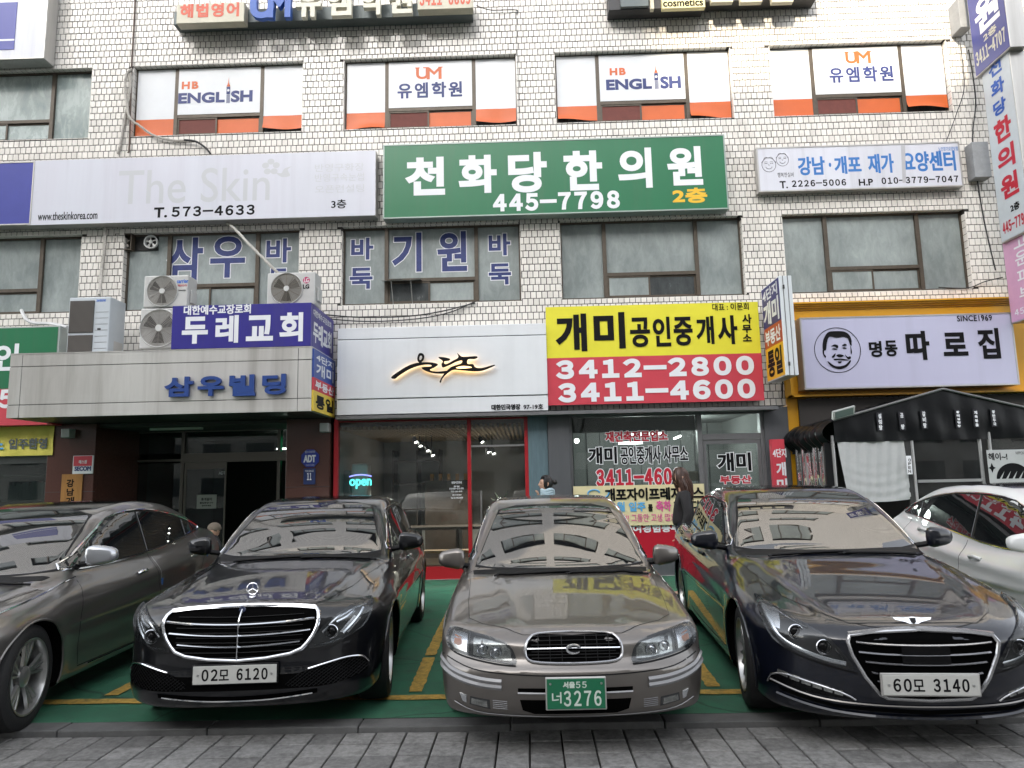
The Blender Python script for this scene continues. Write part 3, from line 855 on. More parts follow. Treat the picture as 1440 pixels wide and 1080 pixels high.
c_ = (p0.x + .24, p0.z - .09)
poly_mesh([ccw(catmull([(c_[0] - .15, c_[1] - .02), (c_[0] - .04, c_[1] - .10), (c_[0] + .10, c_[1] - .08), (c_[0] + .06, c_[1] + .03), (c_[0] + .13, c_[1] + .09), (c_[0], c_[1] + .05), (c_[0] - .05, c_[1] - .03)]))], FY(YS), 0.005, 0, m_)
m_.build('flower_mark', mat('ghost_print', (0.5, 0.5, 0.5)), t)
# --- green clinic sign
t, b = sign('clinic_sign', 'big green clinic sign with white letters above the middle windows', 539, 204, 1025, 294, YS, 0.22, M_green, mat('green_sign_case', (0.30, 0.36, 0.33), 0.4, metal=0.4))
for s, q in (('천', (571, 222, 626, 274)), ('화', (645, 219, 699, 271)), ('당', (714, 215, 770, 270)), ('한', (792, 213, 848, 267)), ('의', (868, 209, 918, 264)), ('원', (937, 207, 989, 260))):
    textpx(s, *q, YS, M_white, t, bold=0.052, d=0.006, res=6, name='letter')
textpx('445-7798', 693, 273, 872, 293, YS, M_white, t, bold=0.024, d=0.006, spacing=1.2)
textpx('2층', 945, 265, 995, 285, YS, M_yprint, t, bold=0.026, d=0.006)
# --- right care centre sign
t, b = sign('care_centre_sign', 'narrow white care centre sign with blue letters and two smiling faces drawn at its left', 1063, 208, 1355, 262, -0.16, 0.14, M_whitesign)
M_bprint = mat('mid_blue_print', (0.03, 0.16, 0.45), 0.4)
for s, q in (('강남', (1121, 221, 1161, 246)), ('·', (1165, 229, 1169, 235)), ('개포', (1172, 220, 1212, 244)), ('재가', (1219, 217, 1258, 243)), ('요양센터', (1266, 214, 1345, 240))):
    textpx(s, *q, -0.16, M_bprint, t, bold=0.016 if s != '·' else 0.0, d=0.006)
textpx('T.', 1096, 255, 1108, 265, -0.16, M_black, t, bold=0.006, d=0.006); textpx('2226-5006', 1113, 254, 1190, 261, -0.16, M_black, t, bold=0.006, d=0.006)
textpx('H.P', 1207, 252, 1228, 261, -0.16, M_black, t, bold=0.006, d=0.006); textpx('010-3779-7047', 1239, 250, 1348, 256, -0.16, M_black, t, bold=0.006, d=0.006)
textpx('노인장기요양보험', 1319, 207, 1347, 212, -0.16, M_bprint, t, bold=0.001, d=0.006)
def face_mark(u, v, r, parent, y, m):
    c = PY(u, v, y); mb = MB()
    mb.tube([(c.x + r * math.cos(a), y - 0.007, c.z + r * 1.08 * math.sin(a)) for a in [k * PI / 12 for k in range(24)]], 0.003, 4, closed=True)
    for s in (-1, 1):
        mb.tube([(c.x + s * r * .4 + r * .2 * math.cos(a), y - 0.007, c.z + r * .15 + r * .1 * math.sin(a)) for a in [k * PI / 6 for k in range(7)]], 0.003, 4)
        mb.tube([(c.x + s * r * .4 + r * .22 * math.cos(a), y - 0.007, c.z + r * .38 + r * .1 * math.sin(a)) for a in [k * PI / 6 for k in range(7)]], 0.002, 4)
    mb.tube([(c.x + r * .45 * math.cos(a), y - 0.007, c.z - r * .3 + r * .32 * math.sin(a)) for a in [PI + k * PI / 8 for k in range(9)]], 0.003, 4)
    mb.tube([(c.x - .05 * r, y - 0.007, c.z + r * .1), (c.x + .08 * r, y - 0.007, c.z - r * .1), (c.x - .06 * r, y - 0.007, c.z - r * .12)], 0.002, 4)
    mb.tube([(c.x + r * 1.02 * math.cos(a), y - 0.007, c.z + r * 1.15 * math.sin(a) + r * .12 * math.sin(a * 7)) for a in [k * PI / 20 for k in range(1, 20)]], 0.003, 4)
    mb.build('face_drawing', m, parent)
face_mark(1081, 232, 0.12, t, -0.16, M_black); face_mark(1100, 225, 0.105, t, -0.16, M_black)
textpx('행복한실버', 1093, 243, 1116, 249, -0.16, M_black, t, d=0.006)
MB().add([(PY(1266, 200, -.16).x, -0.167, PY(1266, 203.5, -.16).z - .02), (PY(1272, 200, -.16).x, -0.167, PY(1272, 203, -.16).z - .02), (PY(1274, 258, -.16).x, -0.167, PY(1274, 257, -.16).z), (PY(1269, 258, -.16).x, -0.167, PY(1269, 257, -.16).z)], [(3, 2, 1, 0)]).build('grey_tape', mat('grey_tape', (0.42, 0.42, 0.44), 0.5), t)
# --- left blue sign, upper-left corner sign
t, b = sign('wall_sign', 'royal blue sign at the left edge beside the faded white one', -120, 232, 43, 316, YS, 0.22, mat('blue_faded_board', (0.05, 0.06, 0.30), 0.35, var=0.1, vscale=2))
t, b = sign('wall_sign', 'white framed sign with a blue panel in the upper left corner', -160, -60, 62, 82, -0.3, 0.28, M_whitesign)
x0, x1, z0, z1 = rectpx(-100, 8, 20, 70, -0.3)
MB().box(x0, x1, -0.313, -0.305, z0, z1).build('blue_panel', mat('blue_panel_print', (0.045, 0.055, 0.30), 0.35), t)
MB().box(x0, x1, -0.316, -0.313, z0 + .17, z0 + .205).build('white_stripe', M_white, t)
# --- upper academy sign: dark rail with 3D letters and two light boxes
yr = -0.30
x0, x1, z0, z1 = rectpx(243, 18, 664, 4, yr); rz1 = PY(664, -14, yr).z; rz0 = PY(243, 35, yr).z
t = thing('academy_sign', ((x0 + x1) / 2, 0, rz0), 'dark rail with raised academy letters and two small light boxes at the top left', 'sign')
MB().box(x0, x1, yr + .04, -0.02, rz0 + .03, rz0 + .28).build('rail', mat('rail_grey', (0.11, 0.13, 0.13), 0.5, metal=0.3), t, bevel=0.006, seg=1)
M_cream = mat('cream_letter', (0.58, 0.56, 0.46), 0.4, var=0.1)
M_lb = mat('yellowed_light_box', (0.50, 0.47, 0.36), 0.4, var=0.12, vscale=5)
M_ored = mat('orange_red_print', (0.60, 0.10, 0.05), 0.5, var=0.1)
x0, x1, z0, z1 = rectpx(249, 6, 343, 30, yr - .14)
MB().box(x0, x1, yr - .14, yr + .04, z0, z1).build('light_box', M_lb, t, bevel=0.006, seg=1)
textpx('해법영어', 254, 6, 336, 23, yr - .14, M_ored, t, bold=0.016, d=0.004, spacing=1.15)
textpx('U', 355, -8, 388, 30, yr - .12, M_blue, t, bold=0.035, thick=0.10, d=0.0, name='letter')
textpx('M', 380, -10, 411, 29, yr - .12, M_blue, t, bold=0.03, thick=0.11, d=0.0, name='letter')
for s, q in (('유', (419, -12, 453, 28)), ('엠', (462, -15, 496, 26)), ('학', (509, -18, 541, 25)), ('원', (548, -20, 581, 23))):
    textpx(s, *q, yr - .12, M_cream, t, bold=0.03, thick=0.10, d=0.0, name='letter')
x0, x1, z0, z1 = rectpx(587, -20, 665, 11, yr - .14)
MB().box(x0, x1, yr - .14, yr + .04, z0, z1).build('light_box', M_lb, t, bevel=0.006, seg=1)
textpx('3411-8869', 590, -13, 662, 6, yr - .14, M_ored, t, bold=0.014, d=0.004)
# --- top right sign rail
x0, x1 = PY(856, 10, yr).x, PY(1150, 10, yr).x; z0 = PY(900, 13, yr).z
t = thing('cosmetics_sign', ((x0 + x1) / 2, 0, z0), 'black sign rail with a small cream cosmetics plate, cut by the top of the picture', 'sign')
MB().box(x0, PY(990, 0, yr).x, yr, -0.02, z0, z0 + .5).build('rail', M_dark, t, bevel=0.006, seg=1)
MB().box(PY(990, 0, yr).x + .02, x1, yr, -0.02, z0 + .1, z0 + .55).build('rail', M_dark, t, bevel=0.006, seg=1)
a0, a1, c0, c1 = rectpx(930, -12, 992, 10, yr - .1)
MB().box(a0, a1, yr - .1, yr - .004, c0, c1).build('plate', mat('cream_plate', (0.60, 0.55, 0.30), 0.4), t, bevel=0.005, seg=1)
textpx('cosmetics', 932, 0, 989, 8, yr - .1, M_black, t, bold=0.006, d=0.003)
a0, a1, c0, c1 = rectpx(872, -12, 912, 8, yr - .06)
MB().box(a0, a1, yr - .06, yr - .004, c0, c1).build('panel', mat('rail_grey', (0.1, 0.1, 0.1)), t)
a0, a1, c0, c1 = rectpx(914, -12, 920, 12, yr - .1)
MB().box(a0, a1, yr - .1, yr - .004, c0, c1).build('letter', M_lb, t)
for q in (1015, 1056, 1100):
    a0, a1, c0, c1 = rectpx(q - 16, -18, q + 16, 2, yr - .1)
    MB().box(a0, a1, yr - .1, yr - .004, c0, c1).build('letter', M_lb, t)

# --- cafe fascia
yc = -0.30
x0, x1, z0, z1 = rectpx(475, 462, 771, 577, yc)
t = thing('cafe_sign', ((x0 + x1) / 2, 0, z0), 'wide white metal fascia with black brush lettering over the glazed cafe front', 'sign')
M_fascia = mat('white_painted_fascia', (0.72, 0.74, 0.76), 0.28, var=0.04, vscale=1.5, metal=0.0, drip=.08, dirt=.1, dirt_col=(.5, .5, .5))
H = z1 - z0; za, zb_ = z0 + H * 0.175, z0 + H * 0.865
for (p, q, d) in ((z0, za - .008, 0.0), (za + .008, zb_ - .008, 0.012), (zb_ + .008, z1, 0.0)):
    MB().box(x0, x1, yc - d, -0.02, p, q).build('fascia_panel', M_fascia, t, bevel=0.005, seg=1)
MB().box(x0 + .01, x1 - .01, yc + .015, -0.025, z0 + .01, z1 - .01).build('backing', M_dark, t)
def Z7(pts, n=5): # traced in the enlarged view: offset (530,470), 5.76x
    return catmull([(530 + a / 5.76, 470 + b_ / 5.76) for a, b_ in pts], n)
strokes = [
 [(118, 350), (175, 305), (260, 255), (340, 232), (440, 230), (495, 245), (470, 268), (430, 290), (480, 305), (560, 298), (600, 290), (560, 318), (470, 318), (400, 300), (365, 272), (440, 262), (430, 248), (360, 252), (270, 282), (190, 330), (145, 362)],
 [(500, 190), (540, 188), (590, 200), (585, 215), (545, 222), (560, 245), (620, 215), (660, 190), (652, 155), (670, 170), (700, 185), (800, 180), (815, 190), (790, 202), (740, 205), (735, 240), (780, 245), (800, 270), (850, 275), (950, 250), (940, 262), (860, 295), (790, 302), (700, 295), (620, 290), (570, 320), (530, 360), (520, 392), (510, 385), (540, 330), (600, 270), (680, 240), (690, 215), (650, 222), (580, 255), (535, 270), (525, 245), (535, 220)],
]
ring = [(345, 157), (372, 158), (385, 180), (375, 215), (350, 232), (332, 218), (330, 190)]
ringi = [(352, 175), (365, 178), (368, 195), (355, 212), (345, 205), (345, 188)]
eye = [(640, 272), (690, 258), (750, 262), (770, 272), (720, 278), (670, 280)]
def tofr(lp, y):
    return [(PY(u, v, y).x, PY(u, v, y).z) for u, v in lp]
yl = yc - 0.012 - 0.06
outs = [ccw(tofr(Z7(s_), yl)) for s_ in strokes] + [ccw(tofr(Z7(ring), yl)), ccw(tofr(Z7(ringi), yl))[::-1], ccw(tofr(Z7(eye), yl))[::-1]]
poly_mesh(outs, FY(yl), 0.0, 0.03).build('brush_lettering', M_black, t)
# warm lamp strip behind the letters (lit in the photograph)
poly_mesh([[(x, z + 0.0) for x, z in offset_loop(o, -0.006)] for o in outs[:2]], FY(yl + 0.006), 0.0, 0.002).build('letter_back_light', mat('warm_led', (1, .8, .5), emit=(1.0, 0.62, 0.25), estr=.9), t)
textpx('대한민국명장', 691, 569, 732, 576, yc, M_black, t, bold=0.005, d=0.012); textpx('97-19호', 736, 568.5, 764, 575, yc, M_black, t, bold=0.004, d=0.012)
MB().box(x0, x1 + 3.75, -0.36, -0.02, z0 - .075, z0 - .02).build('gutter', M_grey, t)

# --- yellow and red estate agent banner
M_ban = [M_yellow, M_red]
def banner(name, label, u0, v0, u1, v1, yf, split, mats, cat='banner', wr=0.008, seed=0, depth=0.05, backing=True):
    x0, x1, z0, z1 = rectpx(u0, v0, u1, v1, yf)
    t = thing(name, ((x0 + x1) / 2, yf + depth, z0), label, cat)
    nx, nz = 60, 30; rr = random.Random(seed); ph = [rr.uniform(0, 6) for _ in range(6)]
    zs_ = [z1 + (z0 - z1) * j / nz for j in range(nz + 1)]
    zsp = z0 + (z1 - z0) * split; jb = min(range(nz + 1), key=lambda j: abs(zs_[j] - zsp))
    if split > 0: zs_[jb] = zsp
    def off(x, z): return wr * (0.5 * math.sin(7 * x + 9 * z + ph[0]) + 0.35 * math.sin(19 * x - 6 * z + ph[1]) + 0.4 * math.sin(3 * x + 17 * z + ph[2]) * math.sin(2.2 * x + ph[3]))
    mb = MB(); mb.v = [(x0 + (x1 - x0) * i / nx, yf - abs(off(x0 + (x1 - x0) * i / nx, z)) * 0.6, z) for z in zs_ for i in range(nx + 1)]
    for j in range(nz):
        for i in range(nx):
            q = j * (nx + 1) + i; mb.f.append((q, q + nx + 1, q + nx + 2, q + 1)); mb.m.append(1 if (split > 0 and j >= jb) else 0)
    mb.build('cloth', mats, t, smooth=True)
    if backing: MB().box(x0 + .01, x1 - .01, yf + 0.012, yf + depth, z0 + .01, z1 - .01).build('board', M_alu, t)
    return t
yb_ = -0.26
t = banner('agent_banner', 'yellow over red estate agent banner with two big phone numbers', 767, 432, 1075, 563, yb_, 0.475, M_ban, seed=2, depth=0.24)
D_ = 0.010
for s, q in (('개', (781, 442, 826, 494)), ('미', (834, 440, 880, 490))): textpx(s, *q, yb_, M_black, t, bold=0.045, d=D_, name='letter')
for s, q in (('공', (885, 447, 915, 488)), ('인', (917, 446, 944, 487)), ('중', (946, 446, 975, 486)), ('개', (978, 445, 1005, 484)), ('사', (1008, 444, 1038, 484))): textpx(s, *q, yb_, M_black, t, bold=0.026, d=D_, name='letter')
for s, q in (('사', (1043, 442, 1057, 455)), ('무', (1043, 457, 1057, 468)), ('소', (1044, 470, 1057, 480))): textpx(s, *q, yb_, M_black, t, bold=0.007, d=D_)
textpx('대표 : 이문희', 1001, 427, 1053, 436, yb_, M_black, t, bold=0.002, d=D_)
textpx('3412-2800', 782, 507, 1061, 527, yb_, M_white, t, bold=0.036, d=D_, res=6, spacing=1.25)
textpx('3411-4600', 785, 539, 1063, 560, yb_, M_white, t, bold=0.036, d=D_, res=6, spacing=1.25)

# --- blue church sign wrapped round the canopy corner, canopy
CY = -1.30
cx0, cx1, cz0, cz1 = rectpx(15, 500, 437, 580, CY)
cz1 = (PY(20, 500, CY).z + PY(437, 486, CY).z) / 2; cz0 = (PY(15, 588, CY).z + PY(437, 578, CY).z) / 2
M_cano = mat('canopy_sheet_metal', (0.58, 0.565, 0.535), 0.3, metal=0.25, var=0.12, vscale=1.6, dirt=0.5, dirt_col=(0.20, 0.175, 0.15), streak=True, drip=.35)
t = thing('entrance_canopy', ((cx0 + cx1) / 2, 0, cz0), 'weathered sheet metal entrance canopy with blue raised letters', 'canopy')
h = cz1 - cz0; zz = [cz0, cz0 + h * 0.20, cz0 + h * 0.80, cz1]; xx = [cx0, cx0 + 0.19, cx1 - 0.21, cx1]
MB().box(cx0 + .012, cx1 - .012, CY + .012, 0.0, cz0 + .012, cz1 - .012).build('core', M_dark, t)
for i in range(3):
    for j in range(3):
        MB().box(xx[i] + (.005 if i else 0), xx[i + 1] - (.005 if i < 2 else 0), CY, CY + .03, zz[j] + (.005 if j else 0), zz[j + 1] - (.005 if j < 2 else 0)).build('cladding_panel', M_cano, t, bevel=0.003, seg=1)
for j in range(3):
    for xs_ in ((cx1 - .03, cx1), (cx0, cx0 + .03)):
        MB().box(xs_[0], xs_[1], CY + .032, -0.01, zz[j] + (.005 if j else 0), zz[j + 1] - (.005 if j < 2 else 0)).build('cladding_panel', M_cano, t)
MB().box(cx0, cx1, CY, -0.01, cz1 - .01, cz1 + .012).build('top_sheet', M_cano, t)
so = MB(); x = cx0 + .04
while x < cx1 - .1:
    so.box(x, x + .11, CY + .04, 1.5, cz0 + .006, cz0 + .014) if x > -7.2 else so.box(x, x + .11, CY + .04, 0, cz0 + .006, cz0 + .014)
    x += .12
so.build('soffit_strips', mat('soffit_brown', (0.05, 0.045, 0.04), 0.35, metal=.3), t, kind='stuff')
for s, q in (('삼', (235, 531, 273, 558)), ('우', (281, 530, 316, 557)), ('빌', (325, 528, 360, 557)), ('딩', (371, 527, 403, 555))):
    textpx(s, *q, CY, mat('raised_blue_letter', (0.02, 0.055, 0.22), 0.35), t, bold=0.022, d=0.012, thick=0.05, name='letter')
px0, px1, pz0, pz1 = rectpx(243, 431, 437, 487, CY)
pz0 = cz1 + .014; pz1 = (PY(243, 431, CY).z + PY(437, 425, CY).z) / 2
t = thing('church_sign', ((px0 + px1) / 2, CY, pz0), 'royal blue church sign with rounded white letters standing on the canopy corner', 'sign')
MB().box(px0, px1, CY - .005, CY + .08, pz0, pz1).build('front_board', M_royal, t, bevel=0.004, seg=1)
MB().box(px1 - .08, px1, CY + .083, -0.03, pz0 - .02, pz1).build('side_board', M_royal, t, bevel=0.004, seg=1)
for s, q in (('두', (257, 446, 292, 483)), ('레', (304, 444, 335, 482)), ('교', (347, 444, 384, 479)), ('회', (394, 440, 426, 480))):
    textpx(s, *q, CY, M_white, t, bold=0.034, d=0.009, res=6, name='letter')
textpx('대한예수교장로회', 259, 430, 353, 441, CY, M_white, t, bold=0.006, d=0.009)
FS = Fr((px1, 0, 0), (0, 1, 0), (0, 0, 1), (1, 0, 0))
text('두레교회', CY + .1, -.15, pz0 + .09, pz1 - .25, FS, 0.004, M_white, t, bold=0.02)
text('대한예수교장로회', CY + .1, -.2, pz1 - .18, pz1 - .07, FS, 0.004, M_white, t, bold=0.003)
t = thing('agent_sign', (cx1, -0.6, cz0), 'small blue, red and yellow agent panel fixed on the side of the canopy', 'sign')
M_yel2 = mat('mustard_print', (0.72, 0.52, 0.05), 0.45)
m_ = MB(); ya, yb2 = CY + .02, -.06; zc = [cz0 + .01, cz0 + h * .33, cz0 + h * .53, cz1 - .02]
for k, mm in ((0, M_yel2), (1, M_red), (2, mat('blue_band', (0.03, 0.07, 0.30), .4))):
    MB().box(cx1 + .002, cx1 + .03, ya, yb2, zc[k], zc[k + 1] - (.001 if k < 2 else 0)).build('colour_band', mm, t)
FS2 = Fr((cx1 + .03, 0, 0), (0, 1, 0), (0, 0, 1), (1, 0, 0))
text('통일', ya + .12, yb2 - .12, zc[0] + .05, zc[1] - .05, FS2, 0.003, M_black, t, bold=.022)
text('부동산', ya + .08, yb2 - .08, zc[1] + .03, zc[2] - .03, FS2, 0.003, M_white, t, bold=.012)
text('개미', ya + .12, yb2 - .12, zc[2] + .05, zc[3] - .2, FS2, 0.003, M_white, t, bold=.022)
text('4단지', ya + .12, yb2 - .12, zc[3] - .17, zc[3] - .05, FS2, 0.003, M_white, t, bold=.008)

# --- left green sign, red strip, yellow banner, window
t = thing('agent_sign', (-8.8, 0, 2.6), 'green and red shop sign half hidden behind the canopy at the left edge', 'sign')
x0, x1, z0, z1 = rectpx(-180, 465, 79, 545, -0.35)
MB().box(x0, x1, -0.35, -0.02, z0 - .0, z1).build('case', mat('pale_case', (0.36, 0.40, 0.38), 0.4), t)
MB().box(x0, x1 - .03, -0.358, -0.352, z0, z1 - .02).build('green_face', M_green, t)
q0 = PY(20, 598, -.35).z
MB().box(x0, x1 - .03, -0.358, -0.02, q0, z0 - .004).build('red_face', M_red, t)
textpx('인', -6, 484, 26, 521, -0.352, M_white, t, bold=.02, d=.008)
textpx('5', 0, 548, 18, 574, -0.352, M_white, t, bold=.02, d=.008)
t = banner('cloth_banner', 'yellow cloth banner with blue lettering under the red sign at the left edge', -150, 604, 74, 640, -0.12, 0, [mat('pale_yellow_cloth', (0.62, 0.55, 0.10), .7)], wr=0.03, seed=5, backing=False)
textpx('입주환영', 14, 617, 67, 631, -0.12, mat('grey_blue_print', (0.08, 0.10, 0.10), .5), t, bold=.012, d=.024)
textpx('소', -14, 617, 6, 632, -0.12, M_sky, t, bold=.02, d=.024)
# --- agent projecting sign between banner and yellow frame
X = PY(1070, 470, -0.15).x
def sidebox(X, u0, v0, u1, v1, yb, thick, mats_z, texts, name, label, case=None, edges=True):
    """sign at right angles to the facade; its printed side faces the camera (-x)"""
    a = PX(u0, v0, X); c = PX(u1, v1, X)
    y1 = min(max(a.y, c.y), yb); y0 = min(a.y, c.y); z1 = max(a.z, c.z); z0 = min(a.z, c.z)
    t = thing(name, (X, (y0 + y1) / 2, z0), label, 'sign')
    MB().box(X + .004, X + thick, y0, y1, z0, z1).build('case', case or M_alu, t, bevel=.006, seg=1)
    zt = z1
    for fr_, mm in mats_z:
        zn = zt - (z1 - z0) * fr_
        MB().box(X - .002, X + .004, y0 + .02, y1 - .02, max(zn, z0 + .02) + .0005, min(zt, z1 - .02)).build('face', mm, t); zt = zn
    F_ = Fr((X - .002, 0, 0), (0, -1, 0), (0, 0, 1), (-1, 0, 0)); W_ = y1 - y0; H_ = z1 - z0
    for s, f0, g0, f1, g1, mm, bd in texts:
        text(s, -y1 + W_ * f0, -y1 + W_ * f1, z1 - H_ * g1, z1 - H_ * g0, F_, .004, mm, t, bold=bd, name='letter')
    return t, (y0, y1, z0, z1)
M_mpur = mat('dark_navy_band', (0.03, 0.025, 0.16), .4)
t, bx = sidebox(X, 1070, 408, 1105, 528, -0.12, 0.20, [(0.44, M_mpur), (0.215, mat('red_brown_band', (0.42, 0.05, 0.02), .4)), (0.345, mat('orange_yellow_band', (0.72, 0.40, 0.02), .4))],
    [('4단지', .08, .035, .9, .16, M_white, .010), ('개미', .08, .18, .92, .42, M_white, .02), ('부동산', .08, .47, .92, .63, M_white, .012), ('통일', .12, .68, .9, .96, M_black, .022)],
    'projecting_sign', 'narrow projecting sign in navy, red and orange beside the yellow banner', case=mat('white_case', (0.60, 0.64, 0.66), .35))
# two white ribs seen edge-on and their hinges
m_ = MB(); m_.box(X + .055, X + .066, bx[0] - .006, bx[0] + .01, bx[2], bx[3]).box(X + .13, X + .14, bx[0] - .006, bx[0] + .01, bx[2], bx[3])
m_.build('seams', M_grey, t)
for zz_ in (bx[2] + .18, bx[3] - .18): MB().box(X + .05, X + .075, bx[0] - .02, bx[0], zz_ - .03, zz_ + .03).build('hinge', M_dark, t)

# --- yellow framed restaurant sign
M_yframe = mat('yellow_painted_board', (0.62, 0.30, 0.008), 0.4, var=0.06, vscale=2)
yx0 = PY(1103, 500, -0.12).x; yz0 = (PY(1105, 562, -.12).z + PY(1437, 550, -.12).z) / 2; yz1 = (PY(1118, 430, -.12).z + PY(1420, 420, -.12).z) / 2
YXR = 9.6
t = thing('restaurant_fascia', (yx0 + 2, 0, yz0), 'deep yellow board with stepped cornice behind the restaurant sign', 'fascia board')
MB().box(yx0, YXR, -0.12, -0.005, yz0, yz1 - .1).build('board', M_yframe, t, bevel=.006, seg=1)
m_ = MB()
for k in range(4): m_.box(yx0 + .0, YXR, -0.14 - .035 * k, -0.005, yz1 - .1 + .03 * k, yz1 - .1 + .03 * (k + 1) - .003)
m_.build('cornice', M_yframe, t)
MB().box(yx0, yx0 + .04, -.30, -.12, yz0, yz1 - .1).build('side_flange', M_yframe, t)
MB().box(yx0, YXR, -.30, -.12, yz0, yz0 + .03).build('bottom_flange', M_yframe, t)
t, b = sign('restaurant_sign', 'pale lilac restaurant sign with a smiling man drawn in a circle', 1124, 447, 1434, 541, -0.42, 0.28, mat('lilac_sign_face', (0.47, 0.47, 0.62), 0.3, var=0.04, vscale=1.2, drip=.12, dirt=0.12, dirt_col=(0.4, 0.4, 0.5), streak=True), fw=.03)
ys_ = -0.425
def ZD(pts, n=5, cl=True): return catmull([(1120 + a / 4.5, 440 + b_ / 4.5) for a, b_ in pts], n, cl)
for s, q in (('명', (1221, 480, 1241, 502)), ('동', (1243, 479, 1263, 501)), ('따', (1272, 466, 1309, 506)), ('로', (1324, 468, 1362, 500)), ('집', (1373, 462, 1408, 504))):
    textpx(s, *q, ys_, M_black, t, bold=0.022 if s in '명동' else 0.040, d=.006, res=5, name='letter')
textpx('SINCE1969', 1345, 444, 1395, 451, ys_, M_black, t, bold=.003, d=.006, spacing=1.1)
c0_ = PY(1120 + 259 / 4.5, 440 + 235 / 4.5, ys_); r_ = 148 / 4.5 * .0113
MB().tube([(c0_.x + r_ * math.cos(k * PI / 32), ys_ - .006, c0_.z + r_ * math.sin(k * PI / 32)) for k in range(64)], .005, 4, closed=True).build('ring', M_black, t)
parts_ = [
 [(168, 235), (166, 190), (178, 150), (205, 120), (260, 116), (310, 122), (342, 155), (348, 205), (338, 200), (325, 165), (300, 152), (255, 158), (215, 150), (198, 165), (190, 200), (185, 235)],
 [(220, 212), (240, 200), (262, 208), (258, 225), (240, 212)], [(288, 205), (305, 196), (318, 205), (300, 210)],
 [(222, 228), (240, 224), (258, 232), (240, 232)], [(290, 222), (305, 218), (316, 226), (302, 228)],
 [(222, 280), (238, 262), (247, 258), (238, 282)], [(252, 268), (272, 262), (298, 270), (285, 280), (265, 280)], [(305, 262), (322, 278), (340, 275), (342, 290), (322, 292)],
 [(236, 292), (262, 290), (300, 292), (332, 300), (300, 300), (265, 298), (240, 300)],
 [(195, 305), (215, 318), (240, 335), (272, 338), (310, 328), (338, 300), (342, 310), (320, 340), (280, 356), (245, 350), (212, 332)],
 [(262, 308), (285, 308), (280, 318), (266, 318)], [(165, 238), (172, 235), (175, 260), (186, 275), (180, 285), (168, 262)], [(340, 208), (346, 225), (350, 250), (344, 262), (342, 235)]]
poly_mesh([ccw([(PY(u, v, ys_).x, PY(u, v, ys_).z) for u, v in ZD(p_, 4)]) for p_ in parts_], FY(ys_), .006, .003).build('face_drawing', M_black, t)

# --- projecting signs at the right edge
def edge_sign(u0, v0, u1, v1, ub, label, mats_z, texts, thick=.3, yfront=None):
    X = PY(u0, (v0 + v1) / 2, -0.22).x
    return sidebox(X, u0, v0, u1, v1, -0.2, thick, mats_z, texts, 'projecting_sign', label)
Xa = PY(1352, 40, -.25).x
t, bx = sidebox(Xa, 1352, -60, 1421, 66, -0.25, .28, [(1.0, mat('navy_board', (0.03, 0.04, 0.22), .35, var=.1))],
    [('학', .22, .10, .82, .40, M_white, .03), ('원', .18, .45, .85, .72, M_white, .03), ('2층', .35, .74, .72, .80, M_cream, .006), ('3411-4707', .08, .82, .92, .93, M_cream, .010)],
    'projecting_sign', 'navy projecting sign with white letters at the top right corner')
Xb = PY(1383, 220, -.35).x
t, bx = sidebox(Xb, 1378, 90, 1450, 322, -0.3, .24, [(1.0, mat('pale_grey_board', (0.50, 0.55, 0.58), .35, var=.05))],
    [('천', .28, .04, .72, .13, M_blue, .014), ('화', .28, .155, .74, .24, M_blue, .014), ('당', .28, .265, .72, .345, M_blue, .014),
     ('한', .22, .37, .80, .49, M_redprint, .022), ('의', .22, .52, .80, .64, M_redprint, .022), ('원', .22, .67, .80, .79, M_redprint, .022),
     ('2층', .45, .83, .75, .87, M_black, .006), ('445-7798', .12, .90, .94, .96, M_redprint, .008)],
    'projecting_sign', 'tall pale projecting sign with blue and red letters at the right edge')
Xc = PY(1408, 390, -.35).x
t, bx = sidebox(Xc, 1408, 335, 1470, 440, -0.3, .24, [(1.0, mat('pink_board', (0.60, 0.33, 0.50), .35, var=.05))],
    [('고', .35, .05, .75, .2, M_white, .006), ('운', .35, .24, .75, .4, M_white, .006), ('피', .35, .44, .75, .6, M_white, .006), ('부', .35, .64, .75, .8, M_white, .006), ('451', .15, .86, .6, .93, M_white, .004)],
    'projecting_sign', 'pink projecting sign below the tall pale one at the right edge')
# steel brackets and a junction box behind them
m_ = MB(); jb = PY(1372, 230, -.05)
m_.box(jb.x - .14, jb.x + .14, -.22, -.01, jb.z - .32, jb.z + .32)
solo(m_, 'junction_box', mat('grey_box', (0.28, 0.29, 0.30), .5, var=.15), 'grey steel junction box on the tiles behind the tall projecting sign', 'electric box', base=(jb.x, -.05, jb.z - .32), bevel=.008)
m_ = MB(); jb = PY(1345, 30, -.05)
m_.box(jb.x - .1, jb.x + .1, -.3, -.01, jb.z - .28, jb.z + .28)
solo(m_, 'junction_box', mat('grey_box'), 'weathered metal box behind the navy projecting sign', 'electric box', base=(jb.x, -.05, jb.z - .28), bevel=.008)

